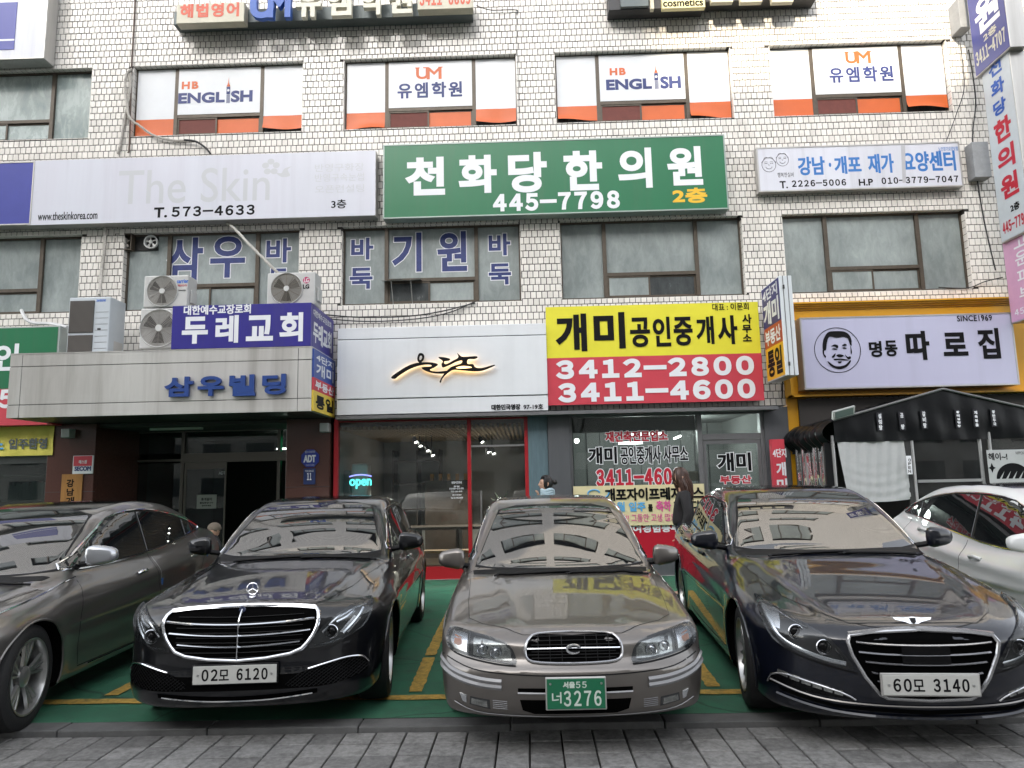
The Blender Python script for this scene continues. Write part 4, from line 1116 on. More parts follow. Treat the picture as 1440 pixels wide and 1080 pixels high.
# ================================================================== ground floor
M_granite = mat('brown_granite', (0.085, 0.036, 0.028), 0.18, var=0.35, vscale=60, bump=0.02)
M_gpol = mat('slate_blue_panel', (0.10, 0.155, 0.18), 0.5, var=0.2, vscale=30, streak=True)
M_gcol = mat('grey_column_panel', (0.085, 0.088, 0.095), 0.45, var=0.1, vscale=10, streak=True)
M_rframe = mat('red_painted_frame', (0.35, 0.012, 0.018), 0.35)
M_glass = glassmat('shop_glass', (0.86, 0.90, 0.88), 1.5, dirt=0.05)
M_glass2 = glassmat('dark_shop_glass', (0.70, 0.76, 0.74), 1.5, dirt=0.04)
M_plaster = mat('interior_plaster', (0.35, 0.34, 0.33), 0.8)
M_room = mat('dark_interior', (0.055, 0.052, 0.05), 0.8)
def gx(u, v, y=0.0): return PY(u, v, y).x
ent = thing('building_entrance', (-5.2, 0, 0), 'dark recessed entrance with brown granite piers under the canopy', 'entrance')
e0, e1, e2, e3 = gx(72, 640), gx(138, 650), gx(405, 640), gx(470, 640)
MB().box(e0, e1, -.10, 1.6, 0, cz0).build('pier', M_granite, ent, bevel=.006)
MB().box(e2, e3 - .05, -.10, 1.6, 0, cz0).build('pier', M_granite, ent, bevel=.006)
m_ = MB()
for (a, c_) in ((e0, e1), (e2, e3 - .05)):
    m_.box(a - .002, c_ + .002, -.103, -.05, 1.55, 1.557)
m_.build('stone_joint', M_dark, ent)
yE = 1.25
xa, xb = PY(186, 700, yE).x, PY(256, 700, yE).x; xc, xd = PY(392, 700, yE).x, e2
z_t = PY(300, 607, yE).z; z_m = PY(300, 650, yE).z
mf = mat('brushed_door_frame', (0.16, 0.14, 0.125), .35, metal=.6)
m_ = MB()
for q in (xa, xb, xc): m_.box(q - .03, q + .03, yE - .05, yE + .05, 0, z_t)
m_.box(e1, xd, yE - .04, yE + .04, z_t, z_t + .05)
m_.box(xb + .03, xd, yE - .06, yE + .045, z_m, z_m + .17)
m_.box(e1, xb - .03, yE - .035, yE + .04, z_m + .03, z_m + .07)
m_.build('door_frame', mf, ent)
MB().box(e1, xd, yE + .005, yE + .011, z_m + .171, z_t).build('transom_pane', M_glass2, ent)
MB().box(e1, xb - .03, yE + .005, yE + .011, 0.0, z_m).build('side_pane', M_glass2, ent)
dl = MB(); xm_ = PY(318, 700, yE).x
dl.box(xb + .04, xm_, yE - .03, yE, z_m - .12, z_m - .002).box(xb + .04, xm_, yE - .03, yE, 0.02, .15).box(xb + .04, xb + .08, yE - .03, yE, .15, z_m - .12).box(xm_ - .03, xm_, yE - .03, yE, .15, z_m - .12)
d_ = dl.build('sliding_door', mf, ent)
MB().box(xb + .08, xm_ - .03, yE - .018, yE - .012, .15, z_m - .12).build('door_pane', M_glass2, d_)
n0 = rectpx(277, 696, 304, 715, yE - .035)
pp = MB().box(n0[0], n0[1], yE - .034, yE - .031, n0[2], n0[3]).build('paper_notice', mat('paper', (.5, .49, .47), .7), d_)
for s, q in (('휴게쉼터', (283, 700, 298, 704)), ('출입문입니다', (281, 706, 300, 708)), ('닫아주세요', (284, 710, 297, 712))): textpx(s, *q, yE - .034, M_black, d_, bold=.002, d=.002)
textpx('ADT', 308, 663, 317, 667, yE - .018, M_white, d_, d=.008)
MB().box(xc + .05, xd - .03, yE + .5, yE + .52, z_t - .55, z_t - .1).build('exit_sign', mat('exit_green', (.01, .10, .04), emit=(.02, .45, .18), estr=.35), ent)
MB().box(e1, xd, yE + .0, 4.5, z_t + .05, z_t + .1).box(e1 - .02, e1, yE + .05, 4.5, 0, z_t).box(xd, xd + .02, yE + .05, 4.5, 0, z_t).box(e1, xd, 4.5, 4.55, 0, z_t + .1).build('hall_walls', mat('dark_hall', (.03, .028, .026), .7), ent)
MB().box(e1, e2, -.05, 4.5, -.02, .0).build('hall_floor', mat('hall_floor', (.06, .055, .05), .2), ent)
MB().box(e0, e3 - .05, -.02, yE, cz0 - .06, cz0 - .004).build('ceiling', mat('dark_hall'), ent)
tl = MB(); q0_, q1_ = PY(212, 606, .4), PY(285, 604, .4)
tl.box(q0_.x, q1_.x, .36, .42, cz0 - .10, cz0 - .062); tl.build('ceiling_lamp', mat('unlit_tube', (.45, .45, .40), .4), ent)
for k, (u0, v0) in enumerate(((205, 641), (400, 631))):
    c_ = PY(u0, v0, 2.6); MB().box(c_.x - .16, c_.x + .16, 2.58, 2.62, c_.z - .015, c_.z + .015).build('ceiling_lamp', mat('tube_light', (1, 1, 1), emit=(1, 1, .95), estr=3.0), ent)
# wall plates on the piers
def plate(name, label, cat, u0, v0, u1, v1, y, face, thick=.02):
    x0, x1, z0, z1 = rectpx(u0, v0, u1, v1, y)
    t = thing(name, ((x0 + x1) / 2, y + thick, z0), label, cat)
    MB().box(x0, x1, y, y + thick, z0, z1).build('plate', face, t, bevel=.003, seg=1)
    return t
yp = -.125
t = plate('security_plate', 'small red and white security plate on the left granite pier', 'sign', 103, 641, 130, 666, yp, M_white)
x0, x1, z0, z1 = rectpx(104, 641.5, 129, 655, yp); MB().box(x0, x1, yp - .003, yp - .0005, z0, z1).build('red_field', M_red, t)
textpx('SECOM', 105, 656, 128, 662, yp, M_navy, t, bold=.006, d=.003); textpx('에스원', 111, 647, 122, 652, yp - .003, M_white, t, bold=.002, d=.002)
t = plate('wooden_board', 'wooden name board with black brush letters on the left pier', 'sign', 87, 667, 113, 720, yp, mat('varnished_wood', (.36, .17, .045), .35, var=.35, vscale=14, streak=True))
for s, q in (('강', (94, 674, 104, 685)), ('남', (94, 687, 104, 697)), ('개', (93, 699, 104, 710)), ('포', (93, 712, 104, 722))): textpx(s, *q, yp, M_black, t, bold=.006, d=.003)
c_ = PY(436, 644.5, yp); t = thing('security_plate', (c_.x, yp, c_.z), 'blue octagonal security plate on the right granite pier', 'sign')
poly_mesh([[(c_.x + .158 * math.cos(PI / 8 + k * PI / 4), c_.z + .158 * math.sin(PI / 8 + k * PI / 4)) for k in range(8)]], FY(yp + .02), 0, .02).build('plate', mat('octagon_blue', (.02, .035, .26), .35), t)
textpx('ADT', 427, 640, 444, 650, yp, M_white, t, bold=.008, d=.002); textpx('캡스시큐리티', 429, 634, 443, 637, yp, M_white, t, d=.002); textpx('1588-6400', 430, 653, 442, 655, yp, M_white, t, d=.002)
t = plate('house_number_plate', 'small navy house number plate below the octagonal one', 'sign', 427, 659, 443, 681, yp, mat('plate_navy', (.015, .03, .12), .4))
textpx('11', 432, 665, 438, 675, yp, M_white, t, bold=.003, d=.003); textpx('개포로82길', 429, 661, 441, 663.5, yp, M_white, t, d=.003)
for u, v, lab in ((95, 605, 'small grey wall lamp on the left granite pier'), (457, 597, 'small white security camera box on the right granite pier')):
    c_ = PY(u, v + 4, -.2); m_ = MB(); m_.box(c_.x - .075, c_.x + .075, -.26, -.1, c_.z - .08, c_.z + .07)
    solo(m_, 'wall_lamp' if u < 200 else 'security_camera', mat('grey_white_plastic', (.33, .34, .33), .4), lab, 'lamp' if u < 200 else 'camera', base=(c_.x, -.1, c_.z - .08), bevel=.012)
# --- shop window left of the entrance
t = thing('office_front', (-8.9, 0, 0), 'glazed office front at the left edge with shelves inside', 'shop front')
lx1 = gx(70, 660)
MB().box(-11.5, lx1, .05, .12, 2.05, G_TOP).box(lx1 - .05, lx1, .02, .12, 0, 2.05).box(-11.5, lx1 - .05, .02, .12, 0, .5).build('frame', M_grey, t)
MB().box(-11.5, lx1 - .05, .08, .086, .5, 2.05).build('pane', M_glass2, t)
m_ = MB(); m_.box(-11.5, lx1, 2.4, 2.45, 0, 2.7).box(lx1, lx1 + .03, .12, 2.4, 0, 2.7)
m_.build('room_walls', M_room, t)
sh = MB()
for q in (.5, .95, 1.4, 1.85): sh.box(-9.6, -8.0, .9, 1.15, q, q + .03)
sh.build('shelf', mat('grey_shelf', (.2, .2, .2), .6), t)
bk = MB(); rb = random.Random(4)
for q in (.53, .98, 1.43):
    x = -9.5
    while x < -8.1:
        w_ = rb.uniform(.03, .06); bk.box(x, x + w_ - .004, .92, 1.12, q, q + rb.uniform(.24, .34)); x += w_
bk.build('folders', mat('folders', (.3, .32, .34), .6), t, kind='stuff')
# --- cafe
t = cafe = thing('cafe_shop', (-1.5, 0, 0), 'cafe front with red frame and big panes, slatted ceiling and spotlights inside', 'shop front')
k0, k1, k2, k3 = gx(472, 640), gx(479, 640), gx(740, 640), gx(744, 640)
ca, cb, cc, cd = gx(470, 640), gx(660, 640), gx(743, 640), gx(772, 640)
zt_c = PY(600, 592, .02).z; zplinth = PY(625, 797, -.05).z
m_ = MB(); fw_ = .045
m_.box(ca, ca + .075, -.04, .08, zplinth, zt_c + .06).box(cb - .03, cb + .03, -.04, .08, zplinth, zt_c).box(cc - .06, cc, -.04, .08, zplinth, zt_c + .06)
m_.box(ca + .075, cc - .06, -.04, .08, zt_c, zt_c + .06)
m_.build('frame', M_rframe, t, bevel=.004, seg=1)
MB().box(ca, cc, -.06, .2, 0.0, zplinth).build('plinth', M_rframe, t)
MB().box(ca + .075, cb - .03, .02, .028, zplinth, zt_c).build('pane', M_glass, t)
zdoor = PY(700, 628, .02).z
MB().box(cb + .03, cc - .06, .02, .028, zdoor + .03, zt_c).build('transom_pane', M_glass, t)
MB().box(cb + .03, cc - .06, .0, .04, zdoor, zdoor + .03).build('door_rail', M_steel, t)
dr = MB().box(cb + .035, cc - .065, .018, .028, zplinth + .01, zdoor - .005).build('glass_door', M_glass, t)
q_ = PY(677, 720, -.03); MB().tube([(q_.x, -.05, .75), (q_.x, -.05, q_.z + .35)], .016, 10).build('handle', M_steel, dr)
for s, q in (('영업시간안내', (635, 677, 649, 680)), ('평일', (638, 683, 646, 685)), ('10:00~21:00', (632, 686, 652, 688)), ('주말 12:00~20:00', (634, 690, 650, 692)), ('@oondamjae', (636, 695, 649, 697)), ('Tel 02-445-0000', (634, 699, 651, 701))): textpx(s, *q, .018, M_white, t, bold=.001, d=.003)
# red inside corner, room
RY = 4.2
m_ = MB(); m_.box(ca - .02, ca, .1, RY, 0, 2.9).box(cc, cc + .02, .1, RY, 0, 2.9).box(ca, cc, RY, RY + .05, 0, 2.9)
m_.build('room_walls', M_plaster, t)
MB().box(ca, cc, .1, RY, -.01, .02).build('room_floor', mat('cafe_floor', (.05, .035, .025), .4), t)
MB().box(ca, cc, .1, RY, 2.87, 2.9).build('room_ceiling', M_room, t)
zc_ = 2.50
M_slat = mat('wood_ceiling_slat', (.42, .31, .19), .5, var=.15)
x = ca + .05; sl0 = None
while x < cc - .05:
    if sl0 is None: sl0 = MB().box(0, .04, .15, RY - .1, zc_, zc_ + .06).build('ceiling_slat', M_slat, t); sl0.location.x = x; slx = x
    else:
        o = bpy.data.objects.new('ceiling_slat', sl0.data); COL.objects.link(o); o.parent = t; o.location = (x, 0, 0)
    x += .083
sl0.data.transform(Matrix.Translation((0, 0, 0)))
for o in t.children:
    if o.name.startswith('ceiling_slat'): o.location = (o.location.x, 0, 0)
M_led = mat('spot_led', (1, 1, 1), emit=(1, .96, .88), estr=14)
for (u, v) in ((582, 620), (590, 625), (599, 632), (607, 638), (675, 620), (684, 634), (692, 636)):
    c_ = PY(u, v, 1.9); d_ = Vector((rb.uniform(.2, .6), -.4, -1)).normalized()
    sp_ = MB().lathe([(0, .03), (.0, .04), (.12, .05)], (c_.x, c_.y, c_.z + .06), d_, 12).tube([(c_.x, c_.y, c_.z + .06), (c_.x, c_.y, zc_)], .008, 6).build('spotlight', M_dark, t)
    MB().lathe([(.10, .0), (.10, .03)], (c_.x, c_.y, c_.z + .06), d_, 12).build('lens', M_led, sp_)
for (x_, y_) in ((-2.4, 1.9), (-1.0, 2.0), (-.3, 1.8)):
    L_ = bpy.data.objects.new('spot_lamp', bpy.data.lights.new('spot_lamp', 'SPOT')); COL.objects.link(L_); L_.location = (x_, y_, zc_ - .15); L_.data.energy = 45; L_.data.spot_size = 1.9; L_.data.color = (1, .93, .82); L_.data.shadow_soft_size = .05; L_.parent = None
m_ = MB()
for q in (1.0, 1.55, 2.05): m_.box(ca + .3, ca + 1.35, 3.6, 4.1, q, q + .03)
for q in (ca + .3, ca + .83, ca + 1.32): m_.box(q, q + .03, 3.6, 4.1, .0, 2.3)
m_.build('wall_shelf', mat('walnut', (.04, .027, .02), .5, var=.3), t)
m_ = MB()
m_.box(-2.2, -1.25, 3.2, 3.5, 0, 1.62); m_.build('cabinet', mat('walnut'), t)
m_ = MB()
for q in range(5): m_.box(-2.1 + .18 * q, -2.1 + .18 * q + .07, 3.3, 3.4, 1.62 + .001, 1.62 + .14)
m_.build('boxes', mat('amber', (.4, .2, .05), .4), t, kind='stuff')
# vertical air conditioner and neon
def thingbox(name, label, cat, loc, parts, group=None):
    t = thing(name, loc, label, cat, group)
    for nm, mb_, mm, kw in parts: mb_.build(nm, mm, t, **kw)
    return t
a = PY(498, 652, .7); zt2 = a.z
m1 = MB().box(a.x - .02, a.x + .27, .55, .90, .0, zt2)
thingbox('floor_air_conditioner', 'white floor standing air conditioner behind the cafe window', 'air conditioner', (a.x, .7, 0), [('body', m1, mat('white_plastic', (.55, .56, .55), .35), dict(bevel=.05, seg=3)),
   ('grille', MB().box(a.x - .16, a.x - .025, .6, .85, .0, zt2 - .12), M_grey, dict(bevel=.01))])
na = rectpx(491, 672, 522, 687, -.02 + .06)
t2 = thing('neon_open_sign', ((na[0] + na[1]) / 2, .06, na[2]), 'small lit turquoise open sign behind the cafe glass', 'neon sign')
text('open', na[0], na[1], na[2], na[3] - .02, FY(.07), 0, mat('neon_turquoise', (.1, .8, .8), emit=(.12, .95, .9), estr=.5), t2, bold=.006, thick=.015)
MB().tube([(na[0] + (na[1] - na[0]) * k / 10, .06, na[3] + .02 + .03 * math.sin(PI * k / 10)) for k in range(11)], .012, 6).build('arc', mat('neon_violet', (.2, .2, .8), emit=(.3, .3, 1.0), estr=.6), t2)
# table, counter, plant
wt = mat('walnut')
m_ = MB().box(-2.3, -.35, 1.2, 1.9, .72, .77)
for q in (-2.2, -1.35, -.45): m_.box(q, q + .06, 1.25, 1.85, .0, .72)
thingbox('wooden_table', 'long dark wooden table behind the cafe window', 'table', (-1.3, 1.5, 0), [('table_top', m_, wt, {})])
thingbox('wooden_bench', 'pale wooden ledge along the foot of the cafe window', 'bench', (-1.4, .4, 0), [('seat', MB().box(-2.6, -.85, .2, .45, .40, .44), mat('oak', (.3, .18, .09), .5), {}), ('leg', MB().box(-2.5, -2.44, .25, .4, 0, .4), wt, {}), ('leg', MB().box(-1.0, -.94, .25, .4, 0, .4), wt, {})])
pc = PY(705, 700, 1.0); pot = MB().lathe([(0, .001), (0, .10), (.28, .13), (.28, .11), (.25, .001)], (pc.x, 1.0, pc.z - .75), (0, 0, 1), 20)
lf = MB(); rp = random.Random(8)
for k in range(60):
    a_ = rp.uniform(0, 2 * PI); e_ = rp.uniform(.2, 1.3); L_ = rp.uniform(.15, .3); bz = pc.z - .4 + rp.uniform(0, .3)
    d_ = Vector((math.cos(a_) * math.cos(e_), math.sin(a_) * math.cos(e_), math.sin(e_))); s_ = d_.orthogonal().normalized() * .022; p_ = Vector((pc.x, 1.0, bz))
    lf.add([p_, p_ + d_ * L_ * .5 + s_, p_ + d_ * L_, p_ + d_ * L_ * .5 - s_], [(0, 1, 2, 3)])
thingbox('potted_plant', 'leafy pot plant inside the cafe door', 'plant', (pc.x, 1.0, pc.z - .75), [('pot', pot, M_plaster, dict(smooth=True)), ('stem', MB().tube([(pc.x, 1.0, pc.z - .5), (pc.x, 1.0, pc.z)], .012, 6), wt, {}), ('foliage', lf, mat('leaf', (.03, .07, .02), .5), {})])
thingbox('plant_stand', 'stand under the pot plant in the cafe', 'stand', (pc.x, 1.0, 0), [('column', MB().box(pc.x - .13, pc.x + .13, .87, 1.13, .02, pc.z - .752), wt, {})])
# --- columns between the shops
zg = z0_gut = PY(900, 578, -.05).z
t = thing('shop_pier', (gx(757, 640), 0, 0), 'slate blue panelled pier right of the cafe door', 'pier')
MB().box(cc, gx(771, 640) - .005, -.05, .3, 0, G_TOP).build('panel', M_gpol, t)
t = thing('shop_pier', (gx(785, 640), 0, 0), 'dark grey panelled pier between the cafe and the estate agent', 'pier')
MB().box(gx(771, 640), gx(802, 640), -.10, .3, 0, G_TOP).build('panel', M_gcol, t, bevel=.005, seg=1)
# --- estate agent front
t = agent = thing('estate_agency', (2.6, 0, 0), 'grey framed estate agent front with red, black and white window lettering', 'shop front')
g0, g1, g2, g3 = gx(802, 640), gx(986, 640), gx(1076, 640), gx(1110, 640)
zt_a = PY(900, 580, 0).z; zlow = PY(880, 738, 0).z; zbase = PY(880, 785, -.02).z
zbr = PY(880, 607, .03).z
m_ = MB()
m_.box(g0, g0 + .04, -.02, .08, zbase, zt_a).box(g1 - .05, g1 + .03, -.03, .08, 0, zt_a).box(g2 - .06, g2, -.03, .08, 0, zt_a).box(g0 + .04, g2 - .06, -.05, .08, zt_a - .06, zt_a + .03)
zdt = PY(1030, 618, .0).z
m_.box(g1 + .03, g2 - .06, -.02, .06, zdt, zdt + .10)
m_.build('frame', M_grey, t, bevel=.004, seg=1)
MB().box(g2, g3, -.06, .3, 0, zt_a + .03).build('side_panel', M_gcol, t)
MB().box(g0 + .04, g1 - .05, .02, .028, zlow, zt_a - .06).build('pane', M_glass2, t)
MB().box(g1 + .03, g2 - .06, .02, .028, zdt + .10, zt_a - .06).build('transom_pane', M_glass2, t)
drr = MB().box(g1 + .04, g1 + .09, 0, .04, .1, zdt - .005).box(g2 - .12, g2 - .065, 0, .04, .1, zdt - .005).box(g1 + .09, g2 - .12, 0, .04, zdt - .07, zdt - .005).box(g1 + .09, g2 - .12, 0, .04, .1, .25).build('door', M_grey, t)
MB().box(g1 + .09, g2 - .12, .015, .022, .25, zdt - .07).build('door_pane', M_glass2, drr)
MB().box(g0, g1 - .05, -.015, .06, zbase, zlow).build('lower_panel', mat('red_vinyl', (.42, .008, .025), .4), t)
MB().box(g0, g2, -.04, .1, 0, zbase).build('plinth', M_gcol, t)
MB().box(g0 + .04, g1 - .05, .10, .12, zbr, zt_a - .06).build('blind_box', mat('grey_screen', (.10, .115, .11), .7), t)
m_ = MB(); m_.box(g0, g0 + .02, .12, 4, 0, 2.8).box(g3, g3 + .02, .12, 4, 0, 2.8).box(g0, g3, 4, 4.05, 0, 2.8).box(g0, g3, .12, 4, 2.78, 2.8).box(g0, g3, .12, 4, -.02, .0)
m_.build('room_walls', mat('agent_room', (.16, .165, .16), .8), t)
m_ = MB()
for q in range(12): m_.box(g0 + .3 * q, g0 + .3 * q + .012, 3.98, 4.0, 0, 2.8)
m_.build('wall_joints', M_dark, t, kind='stuff')
for (u0, v0, u1, v1) in ((884, 606, 930, 611), (870, 620, 903, 624)):
    a, c_ = PY(u0, v0, 2.2), PY(u1, v1, 2.2)
    MB().box(a.x, c_.x, 2.15, 2.25, c_.z, c_.z + .04).build('ceiling_lamp', mat('tube_light'), t)
a, c_ = PY(948, 617, 2.2), PY(957, 613, 2.0); MB().tube([a, c_], .02, 6).build('ceiling_lamp', mat('tube_light'), t)
a = PY(811, 620, 2.0); MB().ellipsoid(a, (.05, .05, .05), 12).build('ceiling_lamp', mat('tube_light'), t)
for (x_, y_, e_) in ((2.2, 2.2, 8), (3.2, 2.4, 6)):
    L_ = bpy.data.objects.new('tube_lamp', bpy.data.lights.new('tube_lamp', 'POINT')); COL.objects.link(L_); L_.location = (x_, y_, 2.5); L_.data.energy = e_ * 3; L_.data.shadow_soft_size = .2
yw = .018
textpx('재건축전문업소', 851, 607, 939, 620, yw, M_redprint, t, bold=.012, outline=.010, om=M_white, d=.003)
textpx('개미', 827, 629, 868, 652, yw, M_black, t, bold=.022, outline=.012, om=M_white, d=.003)
textpx('공인중개사', 872, 628, 930, 652, yw, M_black, t, bold=.011, outline=.010, om=M_white, d=.003)
textpx('사무소', 932, 627, 968, 650, yw, M_black, t, bold=.011, outline=.010, om=M_white, d=.003)
textpx('3411-4600', 838, 660, 959, 682, yw, M_redprint, t, bold=.026, outline=.012, om=M_white, d=.003, spacing=1.1)
textpx('개미', 1008, 637, 1057, 662, .012, M_black, drr, bold=.022, outline=.012, om=M_white, d=.003)
textpx('부동산', 1012, 669, 1057, 680, .012, M_redprint, drr, bold=.012, outline=.009, om=M_white, d=.003)
textpx('참여경험풍부', 876, 738, 957, 748, -.016, M_white, t, bold=.014, d=.003)
x0, x1, z0, z1 = rectpx(968, 663, 987, 676, .2); MB().box(x0, x1, .19, .22, z0, z1).build('picture_frame', mat('beige_card', (.45, .40, .28), .6), t)
x0, x1, z0, z1 = rectpx(977, 652, 984, 661, .2); MB().box(x0, x1, .19, .2, z0, z1).build('notice', mat('paper'), t)
# cream congratulation banner on the glass
t = banner('cloth_banner', 'cream congratulation banner with black, blue and pink letters on the agent window', 806, 684, 993, 737, -.06, 0, [mat('cream_cloth', (.66, .58, .34), .7)], wr=.01, seed=9, depth=.04)
yq = -.06
textpx('개포자이프레지던스', 850, 687, 990, 702, yq, M_black, t, bold=.012, d=.014)
textpx('12월', 855, 706, 879, 719, yq, M_sky, t, bold=.010, d=.014)
textpx('입주', 884, 706, 908, 719, yq, M_sky, t, bold=.010, d=.014); textpx('를', 911, 709, 918, 719, yq, M_black, t, bold=.006, d=.014)
textpx('축하', 922, 704, 944, 719, yq, M_pink, t, bold=.008, d=.014); textpx('합니다', 947, 704, 985, 718, yq, M_black, t, bold=.008, d=.014)
textpx('입주민여러분!! 그동안 고생 많으셨습니다', 830, 724, 985, 732, yq, M_pink, t, bold=.0015, d=.014)
c_ = PY(838, 693, yq); m_ = MB()
m_.tube([(c_.x + (.05 + .012 * k) * math.cos(k * .45), yq - .014, c_.z + (.02 + .008 * k) * math.sin(k * .45)) for k in range(15)], .012, 5)
m_.tube([(c_.x - .25, yq - .014, c_.z - .09), (c_.x - .1, yq - .014, c_.z - .04), (c_.x + .05, yq - .014, c_.z - .10)], .012, 5)
m_.build('wave_mark', M_sky, t)
# --- red agent sign by the tent and yellow pier
t = thing('shop_pier', (gx(1122, 640), 0, 0), 'yellow painted pier left of the black tent', 'pier')
MB().box(gx(1110, 640) + .005, gx(1136, 640) + .02, -.05, .3, 0, yz0 - .004).build('panel', M_yframe, t)
t = plate('standing_sign', 'red vertical agent sign standing left of the tent', 'sign', 1084, 618, 1113, 760, -.35, M_red, thick=.1)
for s, q, bd in (('4단지', (1086, 631, 1106, 643), .010), ('개', (1091, 650, 1106, 669), .02), ('미', (1092, 673, 1108, 692), .02), ('부', (1092, 700, 1108, 716), .018)): textpx(s, *q, -.35, M_white, t, bold=bd, d=.003)
MB().box(gx(1086, 640, -.3), gx(1112, 640, -.3), -.33, -.27, 0, .7).build('foot', M_dark, t)
# ================================================================== black tent
M_tarp = mat('black_tarpaulin', (0.005, 0.0055, 0.0065), 0.34, ior=1.35, bump=0.25, bscale=9, coords='world')
M_clear = glassmat('clear_plastic', (.55, .56, .55), 1.5, dirt=.12)
TYF = -1.6
tx0 = PY(1172, 600, TYF).x; tx1 = 8.4
apex = PY(1325, 548, TYF); lv = PY(1172, 582, TYF); band0 = PY(1172, 622, TYF).z
zs_l = PY(1172, 583, TYF).z; ze = PY(1172, 592, TYF).z
t = tent = thing('black_tent', ((tx0 + tx1) / 2, TYF, 0), 'black tarpaulin tent with clear side panels in front of the restaurant', 'tent')
xr = 2 * apex.x - tx0
def zroof(x): return ze + (apex.z - ze) * (1 - abs(x - apex.x) / (apex.x - tx0))
m_ = MB(); nx = 48; rr_ = random.Random(1)
def wav(x, z): return .012 * math.sin(9 * x + 5 * z) * math.sin(3.3 * x - 7 * z) + .008 * math.sin(21 * x + 3 * z)
cols_ = [tx0 + (xr - tx0) * i / nx for i in range(nx + 1)]; nz_ = 14
for x in cols_:
    for j in range(nz_ + 1):
        z = zroof(x) + (band0 - zroof(x)) * j / nz_
        m_.v.append((x, TYF + wav(x, z) * (0.3 + j / nz_) - .01 * math.sin(PI * j / nz_), z))
for i in range(nx):
    for j in range(nz_):
        q = i * (nz_ + 1) + j; m_.f.append((q, q + 1, q + nz_ + 2, q + nz_ + 1)); m_.m.append(0)
m_.build('gable_sheet', M_tarp, t, smooth=True)
m_ = MB(); ny_ = 10                # roof slopes
for i, x in enumerate(cols_):
    for j in range(ny_ + 1): m_.v.append((x, TYF - .01 + (-.1 - TYF) * j / ny_, zroof(x) - .03 * abs(math.sin(PI * j / ny_ * 2)) ))
for i in range(nx):
    for j in range(ny_):
        q = i * (ny_ + 1) + j; m_.f.append((q, q + ny_ + 1, q + ny_ + 2, q + 1)); m_.m.append(0)
m_.build('roof_sheet', M_tarp, t, smooth=True)
m_ = MB(); m_.tube([(tx0, TYF - .02, zroof(tx0) + .01), (apex.x, TYF - .02, apex.z + .01), (xr, TYF - .02, zroof(xr) + .01)], .018, 8)
m_.build('ridge_piping', mat('grey_piping', (.12, .12, .12), .5), t)
# gathered side valance on the left with deep folds
m_ = MB(); n1, n2 = 60, 12
for i in range(n1 + 1):
    s_ = i / n1; y = TYF + (-.12 - TYF) * s_; fold = .045 * math.sin(s_ * 42) + .02 * math.sin(s_ * 17 + 1)
    for j in range(n2 + 1):
        r_ = j / n2; zt_ = ze + .02 * math.sin(s_ * 9)
        bul = .16 * math.sin(PI * min(1, r_ * 1.1))
        m_.v.append((tx0 - .02 - bul + fold * (.05 + r_), y, zt_ + (band0 - .10 - zt_) * r_ + .02 * math.sin(s_ * 42 + 1) * r_))
for i in range(n1):
    for j in range(n2):
        q = i * (n2 + 1) + j; m_.f.append((q, q + n2 + 1, q + n2 + 2, q + 1)); m_.m.append(0)
m_.build('side_valance', M_tarp, t, smooth=True)
MP = mat('galvanised_tube', (.42, .42, .42), .35, metal=.7)
for k, yy in enumerate((TYF + .02, TYF + .35, TYF + .72, TYF + 1.05, -.2)):
    MB().tube([(tx0 - .02, yy, 0), (tx0 - .02, yy, band0 + .1)], .022, 8).build('post', MP, t)
MB().tube([(tx0 - .02, TYF + .35, band0), (tx0 - .02, TYF + .8, .6)], .015, 8).build('brace', MP, t)
px1 = [PY(1287, 660, TYF).x, PY(1381, 640, TYF).x, PY(1395, 640, TYF).x]
for q in px1: MB().tube([(q, TYF + .03, 0), (q, TYF + .03, band0 + .1)], .024, 8).build('post', MP, t)
MB().box(PY(1160, 620, TYF).x, PY(1176, 620, TYF).x, TYF + .04, TYF + .08, 0, band0).build('edge_strap', M_tarp, t)
MB().box(px1[0] - .10, px1[0] - .03, TYF + .02, TYF + .06, 0, band0).build('zip_strip', mat('dark_net', (.03, .03, .03), .8), t)
# clear side panels
m_ = MB(); n1, n2 = 40, 6
for i in range(n1 + 1):
    y = TYF + (-.15 - TYF) * i / n1
    for j in range(n2 + 1): m_.v.append((tx0 - .04 + .03 * math.sin(i * .9 + j * .4), y, band0 * j / n2))
for i in range(n1):
    for j in range(n2):
        q = i * (n2 + 1) + j; m_.f.append((q, q + n2 + 1, q + n2 + 2, q + 1)); m_.m.append(0)
m_.build('clear_side_panel', M_clear, t, smooth=True)
a, c_ = px1[0] + .03, px1[1] - .03
MB().box(a, c_, TYF + .03, TYF + .036, .1, band0).build('clear_front_panel', glassmat('dark_plastic', (.45, .45, .45), 1.5, dirt=.05), t)
zr_ = PY(1330, 676, TYF).z
MB().box(a, c_, TYF + .0, TYF + .03, zr_ - .02, zr_ + .02).build('rail', MP, t)
MB().box(px1[2] + .03, 8.6, TYF + .03, TYF + .036, .1, band0).build('clear_front_panel', M_clear, t)
